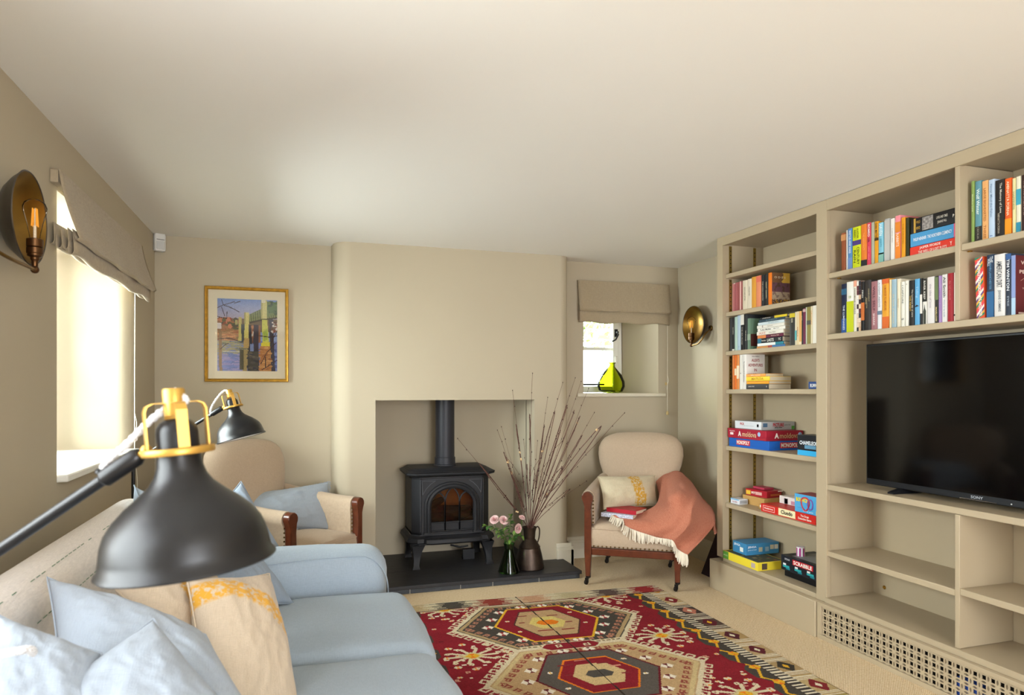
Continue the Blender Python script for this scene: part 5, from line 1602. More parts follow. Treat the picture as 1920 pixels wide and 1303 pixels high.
# ------------------------------------------------------------------ armchairs
def armchair(label, loc, rz):
    root = thing('armchair', label, 'armchair', loc, (0, 0, rz), 'pair of studded linen armchairs')
    g = MB()
    # seat: soft trapezoid
    Pn = 12
    top = []
    for i in range(Pn + 1):
        t = i / Pn
        y = -0.285 + 0.50 * t
        hw = 0.262 - 0.04 * t
        row_ = []
        for j in range(Pn + 1):
            s = -1 + 2 * j / Pn
            z = 0.372 + 0.030 * (1 - s ** 4) * (1 - (2 * t - 1) ** 4)
            row_.append((s * hw, y - 0.012 * (1 - s * s) * (1 if i == 0 else 0), z))
        top.append(row_)
    g.grid(top)
    front = [[(s_ * hw_, y_, z_) for s_ in [-1 + 2 * j / Pn for j in range(Pn + 1)]] for hw_, y_, z_ in
             ((0.262, -0.285, 0.372), (0.268, -0.300, 0.352), (0.270, -0.306, 0.31), (0.270, -0.300, 0.26), (0.268, -0.290, 0.235))]
    front[0] = top[0]
    g.grid(front)
    for sg in (-1, 1):
        g.grid([[(sg * 0.262 if i == 0 else 0, 0, 0) for i in range(1)]]) if False else None
        g.add([(sg * .262, -.285, .372), (sg * .222, .215, .372), (sg * .222, .215, .23), (sg * .268, -.29, .235)], [(0, 1, 2, 3)])
    g.add([(-.222, .215, .372), (.222, .215, .372), (.222, .215, .23), (-.222, .215, .23)], [(0, 1, 2, 3)])
    g.add([(-.268, -.29, .235), (.268, -.29, .235), (.222, .215, .23), (-.222, .215, .23)], [(0, 1, 2, 3)])
    g.build('seat', F_CHAIR, root, smooth=60)
    # backrest: balloon outline, padded front
    prof = [(0.33, .228), (0.42, .232), (0.50, .238), (0.58, .246), (0.64, .262), (0.70, .283), (0.76, .295), (0.81, .293), (0.85, .278), (0.88, .252), (0.90, .215), (0.913, .165), (0.919, .10), (0.921, .03)]
    n = 20
    def backy(z):
        return 0.165 + (z - 0.33) * 0.24
    Pf, Pb = [], []
    for z, hw in prof:
        rf, rb = [], []
        for j in range(n + 1):
            s = -math.cos(math.pi * j / n)
            ez = min(1, max(0, (0.925 - z) / 0.07))
            e = (max(0.0, 1 - abs(s) ** 3.2)) ** 0.5 * (ez ** 0.5)
            rf.append((s * hw, backy(z) + 0.05 - 0.085 * e, z))
            rb.append((s * hw, backy(z) + 0.05 + 0.035 * e, z))
        Pf.append(rf)
        Pb.append(rb)
    g = MB()
    g.grid(Pf)
    g.grid(Pb, flip=True)
    g.add([Pf[-1][j] for j in range(n + 1)] + [Pb[-1][j] for j in range(n + 1)], [(j, j + 1, n + 2 + j, n + 1 + j) for j in range(n)])
    g.build('backrest', F_CHAIR, root, smooth=70)
    # arms
    for sg in (-1, 1):
        sec = [(-0.03, 0.22), (-0.034, 0.35), (-0.036, 0.47), (-0.040, 0.515)] + [(0.008 + 0.046 * math.cos(R(a)), 0.540 + 0.044 * math.sin(R(a))) for a in (195, 165, 135, 105, 75, 45, 15, -15, -45)] + [(0.026, 0.47), (0.024, 0.35), (0.022, 0.22)]
        P = []
        k = 14
        for i in range(k + 1):
            t = i / k
            y = -0.268 + 0.52 * t
            xc = 0.268 - 0.032 * t + 0.012 * math.sin(t * math.pi)
            zo = 0.052 * t * t + 0.0
            sc = 1.0 if i > 0 else 0.93
            P.append([(sg * (xc + a * sc), y, (z + zo * (z - .22) / .36 - .55) * (1 if i else .985) + .55) for a, z in sec])
        g = MB()
        g.grid(P, flip=sg < 0)
        for e in (0, k):
            g.add(P[e], [tuple(range(len(sec)))])
        g.build('arm', F_CHAIR, root, smooth=60)
        # wooden facing and front leg in one carved post
        pr = [(-0.014, 0.055), (-0.017, 0.12), (-0.022, 0.20), (-0.022, 0.36), (-0.019, 0.47), (-0.024, 0.52)] + [(0.004 + 0.036 * math.cos(R(a)), 0.545 + 0.036 * math.sin(R(a))) for a in (200, 170, 140, 110, 80, 50, 20, -10, -40)] + [(0.022, 0.49), (0.022, 0.36), (0.022, 0.20), (0.017, 0.12), (0.014, 0.055)]
        g = MB()
        g.prism([(sg * (0.272 + a), z) for a, z in pr], 'y', -0.312, -0.270)
        leg1 = g.build('front_leg', M_DARKWOOD, root, bevel=0.004, seg=2)
        # back leg
        g = MB()
        P = [[(sg * (0.205 + dx) + a * w_, 0.235 + dy + b_ * w_, z) for a, b_ in ((-1, -1), (1, -1), (1, 1), (-1, 1), (-1, -1))] for z, w_, dx, dy in ((0.24, 0.02, 0, 0), (0.15, 0.018, 0.004, 0.012), (0.055, 0.014, 0.012, 0.03))]
        g.grid(P)
        g.add(P[-1][:4], [(0, 1, 2, 3)])
        leg2 = g.build('back_leg', M_DARKWOOD, root, bevel=0.003)
        # castors
        for (cx, cy, lg) in ((sg * 0.272, -0.291, leg1), (sg * 0.217, 0.265, leg2)):
            g = MB()
            g.lathe([(0.016, 0.075), (0.0165, 0.045), (0.010, 0.040), (0.006, 0.036), (0.0, 0.036)], 12, Matrix.Translation((cx, cy, 0)))
            g.lathe([(0, -0.007), (0.012, -0.007), (0.0165, -0.004), (0.0165, 0.004), (0.012, 0.007), (0, 0.007)], 14, Matrix.Translation((cx - 0.010, cy - 0.012, 0.0168)) @ align_z((0.8, -0.6, 0)))
            g.box((cx - 0.018, cy - 0.016, 0.014), (cx + 0.004, cy - 0.004, 0.042))
            g.build('castor', mat('castor_iron', '#2a2522', 0.4, 0.7), lg)
        # side rail
        g = MB()
        g.prism([(sg * 0.262, -0.27), (sg * 0.284, -0.27), (sg * 0.24, 0.235), (sg * 0.218, 0.235)], 'z', 0.19, 0.235)
        g.build('side_rail', M_DARKWOOD, root, bevel=0.002)
    g = MB()
    g.box((-0.25, -0.305, 0.188), (0.25, -0.275, 0.232))
    g.build('front_rail', M_DARKWOOD, root, bevel=0.004)
    g = MB()
    g.box((-0.21, 0.215, 0.19), (0.21, 0.245, 0.235))
    g.build('back_rail', M_DARKWOOD, root, bevel=0.003)
    g = MB()
    for i in range(19):
        x = -0.235 + 0.47 * i / 18
        g.lathe([(0.0, 0.004), (0.004, 0.003), (0.0058, 0)], 8, Matrix.Translation((x, -0.300, 0.243)) @ align_z((0, -1, 0)))
    for sg in (-1, 1):
        for i in range(13):
            z = 0.25 + 0.27 * i / 12
            g.lathe([(0.0, 0.004), (0.004, 0.003), (0.0055, 0)], 8, Matrix.Translation((sg * 0.243, -0.274, z)) @ align_z((-sg * .6, -.8, 0)))
            g.lathe([(0.0, 0.004), (0.004, 0.003), (0.0055, 0)], 8, Matrix.Translation((sg * 0.297, -0.268, z)) @ align_z((sg * .9, -.4, 0)))
    o = g.build('nail_heads', mat('nail_brass', '#6e5534', 0.35, 1.0), root, fix=False)
    o['kind'] = 'stuff'
    g = MB()
    for sg in (-1, 1):
        g.tube([(sg * 0.262, -0.286, 0.372), (sg * 0.24, -0.05, 0.374), (sg * 0.222, 0.2, 0.374)], 0.003, 6)
    g.tube([(-0.262, -0.302, 0.352), (0, -0.312, 0.352), (0.262, -0.302, 0.352)], 0.003, 6)
    g.build('piping', F_CHAIR, root)
    return root
armchair('linen armchair with a coral blanket beside the bookcase', (2.123, 3.957, 0), R(-33.2))
armchair('linen armchair with a fringed pale blue cushion under the bridge picture', (-0.06, 4.075, 0), R(47))

# cushion, books and blanket on the right chair
band = lambda c, w_: (lambda s, t: 1.0 if abs(s - c + 0.10 * math.sin(t * 1.5)) < w_ else 0.0)
cushion('oatmeal cushion with ochre print leaning in the right armchair', wp(1121, 893, 4.40), wp(1229, 891, 4.53), wp(1234, 948, 4.40), wp(1132, 955, 4.28), 0.12, F_OAT, 11, 0.004, stripe=band(0.22, 0.2), group='ochre printed cushions')
ca, sa = math.cos(R(-33.2)), math.sin(R(-33.2))
def ch_pt(x, y, z):
    return (2.123 + ca * x - sa * y, 3.957 + sa * x + ca * y, z)
def flat_book(label, cen, L, Wd, t, rz, cov, pat=None):
    root = thing('book', label, 'book', cen, (0, 0, rz), 'books on the right armchair')
    MB().box((-L / 2, -Wd / 2, 0), (L / 2, Wd / 2, 0.003)).build('lower_board', cov, root, bevel=0.001)
    MB().box((-L / 2, -Wd / 2, t - 0.003), (L / 2, Wd / 2, t)).build('upper_board', cov, root, bevel=0.001)
    MB().box((-L / 2, -Wd / 2, 0.003), (-L / 2 + .004, Wd / 2, t - .003)).build('spine', cov, root)
    MB().box((-L / 2 + .004, -Wd / 2 + .004, 0.003), (L / 2 - .005, Wd / 2 - .004, t - 0.003)).build('pages', PAGE, root, smooth=0)
    return root
patt = mat('blue_sprig_cover', '#b9bccb', 0.6, var=(130, 0.45))
flat_book('white book with blue sprig pattern under the red one', ch_pt(-0.075, -0.185, 0.417), 0.15, 0.215, 0.026, R(-33 + 72), patt)
flat_book('red hardback book on the right armchair seat', ch_pt(-0.045, -0.165, 0.4435), 0.145, 0.21, 0.026, R(-33 + 66), C('#a81f2c', 0.4))

def wool():
    m = fabric('coral_wool', '#ab5a42', 330, 0.2, 0.9, col2='#cf8e72', sheen=0.08)
    return m
F_THROW = wool()
th = thing('blanket', 'coral herringbone wool blanket with cream fringe over the right armchair', 'blanket', tuple(wp(1260, 960, 4.1)), world=True)
ctl = [
    [(1228, 889, 4.66), (1248, 886, 4.62), (1268, 886, 4.58), (1284, 893, 4.54), (1297, 905, 4.52), (1306, 920, 4.52)],
    [(1231, 908, 4.55), (1252, 897, 4.47), (1273, 898, 4.40), (1293, 908, 4.34), (1309, 926, 4.33), (1322, 942, 4.36)],
    [(1236, 932, 4.40), (1257, 920, 4.28), (1278, 912, 4.16), (1298, 924, 4.12), (1314, 943, 4.12), (1335, 955, 4.20)],
    [(1226, 950, 4.27), (1248, 948, 4.14), (1272, 940, 4.02), (1292, 950, 3.99), (1310, 965, 4.01), (1340, 972, 4.12)],
    [(1195, 962, 4.22), (1224, 976, 4.10), (1257, 980, 4.00), (1285, 986, 3.96), (1304, 996, 3.97), (1336, 988, 4.06)],
    [(1148, 966, 4.19), (1181, 990, 4.11), (1222, 1004, 4.05), (1258, 1013, 4.00), (1273, 1030, 3.96), (1288, 1041, 3.95)],
]
P0 = [crom([wp(*c) for c in r_], 8) for r_ in ctl]
P1 = list(zip(*[crom(col_, 8) for col_ in zip(*P0)]))
P1 = [list(r_) for r_ in P1]
nr, nc = len(P1), len(P1[0])
def keep_off(p, a, b, r):
    """push a cloth point out of a capsule of the chair"""
    a, b = Vector(a), Vector(b)
    t = max(0, min(1, (p - a).dot(b - a) / (b - a).length_squared))
    q = a.lerp(b, t)
    d = p - q
    if d.length < r:
        d = d + Vector((0, 0, .02))
        return q + d.normalized() * r
    return p
for i in range(nr):
    for j in range(nc):
        tt, s = i / nr, j / nc
        lo = (1 - 2 * abs(math.sin(s * 8.5 + .9 * tt + .35)) ** .7) * 0.042 * max(0, tt - .15) * min(1, max(0.15, (s - .15) * 2.2))
        fold = lo + math.sin(s * 27 + tt * 4) * 0.006 * tt + noise.noise(Vector((s * 5, tt * 4, 1))) * 0.010
        p = P1[i][j] + Vector((-.35, -.85, .25)) * fold
        p = keep_off(p, ch_pt(.276, -.275, .54), ch_pt(.25, .22, .60), .066)
        p = keep_off(p, ch_pt(.272, -.291, .10), ch_pt(.272, -.291, .545), .056)
        # stay above the seat and in front of its edge
        lx, ly = ca * (p.x - 2.123) + sa * (p.y - 3.957), -sa * (p.x - 2.123) + ca * (p.y - 3.957)
        if abs(lx) < .275 and -.30 < ly < .2 and p.z < .418:
            if p.z > .375:
                p = Vector((p.x, p.y, .418))
            else:
                p = Vector(ch_pt(lx, -.322, p.z))
        elif abs(lx) < .30 and -.325 < ly <= -.30 and p.z < .41:
            p = Vector(ch_pt(lx, -.326, p.z))
        P1[i][j] = p
g = MB()
g.grid(P1)
o = g.build('cloth', F_THROW, th, smooth=80, fix=False)
so = o.modifiers.new('thickness', 'SOLIDIFY')
so.thickness = 0.006
so.offset = 0
# folded side flap
g = MB()
fl = [crom([wp(*c) for c in r_], 6) for r_ in (
    [(1318, 935, 4.34), (1332, 950, 4.28), (1338, 962, 4.22)],
    [(1326, 955, 4.32), (1338, 962, 4.22), (1340, 972, 4.18)],
    [(1328, 975, 4.30), (1341, 984, 4.20), (1338, 988, 4.14)],
    [(1326, 992, 4.28), (1346, 997, 4.18), (1340, 1002, 4.12)])]
g.grid([list(r_) for r_ in zip(*[crom(c_, 6) for c_ in zip(*fl)])])
o = g.build('hanging_fold', F_THROW, th, smooth=80, fix=False)
so = o.modifiers.new('thickness', 'SOLIDIFY')
so.thickness = 0.008
so.offset = 0
rnd = random.Random(6)
g = MB()
hem = P1[-1]
hh = []
for i in range(len(hem) - 1):
    for k in range(3):
        hh.append(hem[i].lerp(hem[i + 1], k / 3))
for i, p in enumerate(hh):
    f = i / len(hh)
    L = 0.055 + 0.02 * math.sin(f * 9) + rnd.uniform(-.008, .008)
    d = Vector((-.03 + rnd.uniform(-.10, .10), -.10 + rnd.uniform(-.05, .05), -1))
    if f < 0.2:
        d = Vector((-.5 + rnd.uniform(-.2, .2), -.55, -.45))
    d.normalize()
    a = p + Vector((0, 0, .002))
    g.tube([a, a + d * L * .5 + Vector((rnd.uniform(-.003, .003), -.004, 0)), a + d * L], [.0032, .0034, .0024], 5)
o = g.build('fringe', mat('cream_yarn', '#e6dcc8', 0.95), th, fix=False)
o['kind'] = 'stuff'

# cushion on the left chair
cushion('pale blue frayed-edge cushion on the left armchair', wp(458, 928, 3.95), wp(618, 903, 4.22), wp(624, 994, 4.05), wp(476, 990, 3.75), 0.13, F_BLUE2, 21, 0.006, fringe=0.012)

# ------------------------------------------------------------------ sofa
SY0, SY1 = 0.45, 2.86
sf = thing('sofa', 'blue-grey linen sofa along the window wall', 'sofa', (-0.1, 1.66, 0), world=True)
g = MB(); rbox(g, (-0.60, SY0 + .02, 0.08), (0.355, SY1 - .02, 0.31), 0.03, 4)
g.build('base', F_BLUE, sf, smooth=60)
def back_sec(o_=0.0):
    pts = [(-0.655 - o_, 0.10), (-0.675 - o_, 0.45), (-0.672 - o_, 0.66)]
    pts += [(-0.605 + (0.068 + o_) * math.cos(R(a)), 0.725 + (0.068 + o_) * math.sin(R(a))) for a in range(170, 9, -16)]
    pts += [(-0.525 + o_, 0.66), (-0.47 + o_, 0.50), (-0.43 + o_, 0.36)]
    return pts
sec = back_sec()
g = MB()
ns = 30
P = []
for i in range(ns + 1):
    y = SY0 + 0.01 + (SY1 - SY0 - .02) * i / ns
    P.append([(x, y, z + (0.004 * math.sin(i * .9) if z > .6 else 0)) for x, z in sec])
g.grid(P)
for e in (0, ns):
    g.add(P[e], [tuple(range(len(sec)))])
g.build('back', F_BLUE, sf, smooth=60)
for y0, y1 in ((SY1 - 0.245, SY1), (SY0, SY0 + 0.22)):
    g = MB()
    rbox(g, (-0.64, y0, 0.05), (0.335, y1, 0.592), 0.085, 10, crown=(0.012, 0.0, 0.0, 0), wr=0.008, seed=3)
    g.build('arm', F_BLUE, sf, smooth=70)
g = MB()
yi = SY1 - 0.245
g.tube(crom([(-0.40, yi - .004, 0.55), (-0.05, yi + .018, 0.575), (0.2, yi + .022, 0.578), (0.27, yi + .02, 0.565), (0.315, yi + .01, 0.52), (0.336, yi + .02, 0.44), (0.337, yi + .02, 0.2)], 6), 0.0022, 6)
g.build('arm_seam', F_BLUE, sf)
cuts = [2.612, 1.985, 1.33, 0.675]
for i in range(3):
    g = MB()
    rbox(g, (-0.44, cuts[i + 1] + 0.003, 0.30), (0.40, cuts[i] - 0.003, 0.452), 0.055, 14, crown=(0.030, 0.02, 0, 0), wr=0.010, seed=10 + i)
    g.build('seat_cushion', F_BLUE2 if False else F_BLUE, sf, smooth=70)
for (x, y) in ((-0.55, SY0 + .1), (-0.55, SY1 - .1), (0.28, SY0 + .1), (0.28, SY1 - .1)):
    MB().lathe([(0.0, 0.0), (0.02, 0.0), (0.028, 0.085), (0, 0.085)], 12, Matrix.Translation((x, y, 0.0))).build('foot', M_DARKWOOD, sf)
# vintage linen sheet over the sofa back
ls = thing('linen_throw', 'heavy beige grain-sack linen sheet draped over the sofa back', 'throw', (-0.6, 1.66, 0.4), world=True)
sec = [(-0.682, 0.42), (-0.685, 0.55)] + back_sec(0.009)[2:]
sec = [tuple(v[:2]) for v in crom([(x, z, 0) for x, z in sec], 3)]
g = MB()
ns = 70
P = []
for i in range(ns + 1):
    y = SY0 + (SY1 - SY0 + .008) * i / ns
    r_ = []
    for k, (x, z) in enumerate(sec):
        w_ = noise.noise(Vector((y * 3.1, z * 5, x * 3))) * 0.008 + noise.noise(Vector((y * 9, z * 4, 3))) * 0.0025
        r_.append((x + max(w_, -.004), y, z + max(w_, -.004) * .6))
    P.append(r_)
g.grid(P)
o = g.build('sheet', F_SACK, ls, smooth=80, fix=False)
so = o.modifiers.new('thickness', 'SOLIDIFY')
so.thickness = 0.003
g = MB()
rnd = random.Random(3)
for f in (0.62, 0.82):
    k = int(len(sec) * f)
    for i in range(ns):
        a = Vector(P[i][k])
        b_ = Vector(P[i + 1][k])
        if rnd.random() < .75:
            g.tube([a + Vector((.0045, 0, .0035)), a.lerp(b_, .6) + Vector((.0045, 0, .0035))], 0.0012, 4)
o = g.build('green_stitching', mat('green_thread', '#5f8468', 0.9), ls, fix=False)
o['kind'] = 'stuff'

# sofa cushions, far to near
GS = 'loose cushions along the sofa'
cushion('grey-blue cushion with its tip just above the far sofa back', (-0.585, 2.83, 0.86), (-0.50, 2.50, 0.84), (-0.30, 2.48, 0.50), (-0.38, 2.80, 0.50), 0.11, F_GREY, 31, 0.005, group=GS)
cushion('pale grey-blue cushion in the far corner against the sofa arm', wp(452, 902, 2.86), wp(388, 960, 2.75), wp(462, 1085, 2.55), wp(556, 1078, 2.66), 0.12, F_GREY, 32, 0.005, group=GS)
cushion('grey-blue cushion between the far corner and the ochre-striped ones', wp(400, 945, 2.55), wp(330, 990, 2.30), wp(455, 1150, 2.12), wp(552, 1132, 2.36), 0.11, F_GREY, 33, 0.005, group=GS)
cushion('cream cushion with ochre band lying behind the front striped cushion', wp(352, 1010, 1.95), wp(205, 1095, 1.62), wp(330, 1230, 1.55), wp(440, 1150, 1.86), 0.12, F_CREAM, 34, 0.005, stripe=band(0.1, 0.26), group=GS)
cushion('cream cushion with ochre band, large in front of the lamp shade', wp(505, 1075, 1.92), wp(350, 1085, 1.66), wp(385, 1360, 1.42), wp(562, 1330, 1.60), 0.14, F_CREAM, 35, 0.0045, stripe=lambda s, t: 1.0 if abs(t - 0.66 + 0.80 * max(0.0, (0.4 - s) / 1.4) ** 1.3) < 0.17 else 0.0, group=GS)
cushion('large pale blue cushion with a knotted button, behind the nearest one', wp(88, 1082, 1.45), wp(385, 1190, 1.42), wp(520, 1400, 1.20), wp(110, 1380, 1.15), 0.16, F_BLUE2, 36, 0.0045, group=GS)
cushion('pale blue cushion with a pointed corner at the bottom of the picture', wp(288, 1160, 1.22), wp(440, 1340, 1.15), wp(250, 1560, 0.98), wp(30, 1330, 1.02), 0.15, F_BLUE2, 37, 0.0045, group=GS)
cushion('pale blue cushion cut by the left edge of the picture', wp(-10, 1150, 1.12), wp(190, 1225, 1.13), wp(200, 1480, 0.98), wp(-120, 1420, 0.95), 0.13, F_BLUE2, 38, 0.0045, group=GS)

# ------------------------------------------------------------------ floor lamps
M_LAMPB = mat('lamp_black', '#121214', 0.36, spec=0.5)
M_GOLD = mat('lamp_gold', '#c79c4c', 0.36, 0.7)
M_CORD = mat('white_textile_cord', '#d9d7d6', 0.9, bump=(300, 0.5))
def floor_lamp(label, rim, axis, side, pivot, foot, cordpts, s=1.0, base_r=0.12):
    """rim: centre of the shade rim, axis: unit vector from rim to neck, side: direction in which the arm leaves the ring"""
    root = thing('floor_lamp', label, 'lamp', foot, world=True, group='black and gold reading lamps')
    ax = Vector(axis).normalized()
    mx = Matrix.Translation(rim) @ align_z(ax) @ Matrix.Diagonal((s, s, s * 1.06, 1))
    prof = [(0.1105, -0.001), (0.1125, 0.001), (0.1115, 0.004), (0.1075, 0.008), (0.105, 0.020), (0.102, 0.036), (0.0965, 0.050), (0.086, 0.064), (0.070, 0.079), (0.054, 0.091), (0.041, 0.102), (0.033, 0.113), (0.0288, 0.125), (0.027, 0.142)]
    inner = [(r_ - 0.0018, z) for r_, z in prof[::-1] if r_ > .03] + [(0.1088, 0.0)]
    g = MB()
    g.lathe(prof, 56, mx)
    g.build('shade', M_LAMPB, root, smooth=60)
    g = MB()
    g.lathe([(0.108, 0.0005), (0.1045, 0.009), (0.102, 0.020), (0.099, 0.036), (0.0935, 0.049), (0.083, 0.062), (0.067, 0.077), (0.05, 0.088), (0.0, 0.092)], 40, mx)
    g.build('shade_lining', mat('lamp_white_inside', '#e6e3da', 0.5), root, smooth=60)
    g = MB()
    g.ball(mx @ Vector((0, 0, 0.045)), 0.028 * s, 14)
    g.build('bulb', mat('opal_bulb', '#efece4', 0.3), root)
    g = MB()
    g.lathe([(0.030, 0.1405), (0.045, 0.1405), (0.046, 0.1425), (0.046, 0.1475), (0.045, 0.149), (0.030, 0.149)], 40, mx)
    g.build('gold_ring', M_GOLD, root)
    g = MB()
    g.lathe([(0.0265, 0.149), (0.0265, 0.168), (0.025, 0.175), (0.021, 0.181), (0.014, 0.185), (0.0, 0.186)], 32, mx)
    g.build('lamp_holder', M_LAMPB, root)
    g = MB()
    for k in range(4):
        a = R(20 + 90 * k)
        c_, s_ = math.cos(a), math.sin(a)
        wv = Vector((-s_, c_, 0)) * 0.007
        path = [(0.037, 0.149), (0.037, 0.196), (0.034, 0.203), (0.027, 0.206), (0.010, 0.206)]
        for (r0, z0), (r1, z1) in zip(path, path[1:]):
            q = [Vector((r0 * c_, r0 * s_, z0)) - wv, Vector((r0 * c_, r0 * s_, z0)) + wv, Vector((r1 * c_, r1 * s_, z1)) + wv, Vector((r1 * c_, r1 * s_, z1)) - wv]
            q2 = [v + Vector((c_, s_, .3)) * 0.0022 for v in q]
            g.add([mx @ v for v in q + q2], [(0, 1, 2, 3), (7, 6, 5, 4), (0, 4, 5, 1), (1, 5, 6, 2), (2, 6, 7, 3), (3, 7, 4, 0)])
    g.build('gold_cage', M_GOLD, root, smooth=30)
    g = MB()
    g.lathe([(0.0, 0.19), (0.0135, 0.19), (0.0145, 0.196), (0.0145, 0.222), (0.013, 0.2245), (0.0, 0.2245)], 20, mx)
    g.build('gold_collar', M_GOLD, root)
    # joint and arm
    sd = Vector(side).normalized()
    j0 = mx @ Vector((0, 0, 0.145))
    j0 = j0 + sd * 0.044 * s
    pv_ = Vector(pivot)
    dr = (pv_ - j0).normalized()
    j1 = j0 + dr * 0.012 * s
    g = MB()
    g.tube([j0 - sd * .006, j0 + dr * 0.02 * s], 0.0055 * s, 10)
    g.ball(j0, 0.008 * s, 10)
    g.build('swivel_joint', M_GOLD, root)
    g = MB()
    g.tube([j1 + dr * -.002, j1 + dr * 0.004 * s, j1 + dr * 0.055 * s, j1 + dr * .060 * s], [0.009 * s, 0.0125 * s, 0.0125 * s, 0.0085 * s], 16)
    g.tube([j1 + dr * 0.05 * s, pv_], 0.0082 * s, 14)
    g.tube([pv_ - dr * 0.03, pv_ + dr * 0.10], 0.011 * s, 14)
    g.build('arm', M_LAMPB, root)
    g = MB()
    cp = crom([mx @ Vector((0, 0, 0.222))] + [Vector(p) for p in cordpts], 10)
    g.tube(cp, 0.0042 * s, 10)
    for i in range(len(cp) - 1):           # twisted braid
        d = (cp[i + 1] - cp[i])
        n = d.orthogonal().normalized()
        for k in range(2):
            ph = i * 1.3 + k * math.pi
            off = Matrix.Rotation(ph, 3, d.normalized()) @ n * 0.0034 * s
            off2 = Matrix.Rotation(ph + 1.3, 3, d.normalized()) @ n * 0.0034 * s
            g.tube([cp[i] + off, cp[i + 1] + off2], 0.0026 * s, 5)
    g.build('textile_cord', M_CORD, root, fix=False)
    g = MB()
    g.ball(Vector(cordpts[-1]), 0.008 * s, 10, sc=(1, 1, .7))
    g.build('cord_grommet', M_LAMPB, root)
    f = Vector(foot)
    g = MB()
    top = Vector((f.x, f.y, pv_.z + 0.02))
    g.tube([f + Vector((0, 0, 0.02)), top], 0.0085, 12)
    g.build('pole', M_LAMPB, root)
    g = MB()
    g.ball(Vector((f.x, f.y, pv_.z)), 0.02, 14)
    g.build('pivot_knob', M_GOLD, root)
    g = MB()
    g.lathe([(0, 0), (base_r, 0), (base_r, 0.012), (base_r - .006, 0.018), (0.02, 0.022), (0, 0.022)], 36, Matrix.Translation(f))
    g.build('base', M_LAMPB, root)
    return root
cr = Vector((math.cos(THETA), -math.sin(THETA), 0))       # camera-parallel horizontal direction across the room
ZN = 0.91
pn = wp(-480, 1357, ZN)
floor_lamp('black lamp shade with gold cage, large in the foreground over the sofa', tuple(wp(354, 1056, ZN)), (Vector((0, 0, 1)) * 1 - cr * 0.09).normalized(), tuple(-cr), tuple(pn), (pn.x, pn.y, 0.0),
           [wp(348, 750, ZN), wp(325, 757, ZN), wp(280, 790, ZN), wp(235, 835, ZN), wp(203, 862, ZN), wp(190, 884, ZN)], 1.0, 0.06)
ZF = 3.2
pf = wp(250, 866, ZF + 0.05)
floor_lamp('black lamp shade with gold cage, the farther one before the left armchair', tuple(wp(453, 821, ZF)), (Vector((0, 0, 1)) - cr * 0.27).normalized(), tuple(-cr), tuple(pf), (pf.x, pf.y, 0.0),
           [wp(432, 742, ZF), wp(422, 732, ZF), wp(408, 745, ZF), wp(396, 765, ZF), wp(395, 779, ZF)], 1.0, 0.075)
cd = thing('rope_cord', 'thick white twisted cord lying across the nearest blue cushion', 'cord', tuple(wp(20, 1225, 0.92)), world=True)
g = MB()
cp = crom([wp(-60, 1235, .95), wp(0, 1226, .93), wp(30, 1221, .92), wp(56, 1218, .93), wp(62, 1224, .95)], 10)
for i in range(len(cp) - 1):
    d = cp[i + 1] - cp[i]
    n = d.orthogonal().normalized()
    for k in range(3):
        ph = i * .9 + k * 2.1
        g.tube([cp[i] + (Matrix.Rotation(ph, 3, d.normalized()) @ n) * .003, cp[i + 1] + (Matrix.Rotation(ph + .9, 3, d.normalized()) @ n) * .003], .0032, 6)
g.build('strands', M_CORD, cd, fix=False)

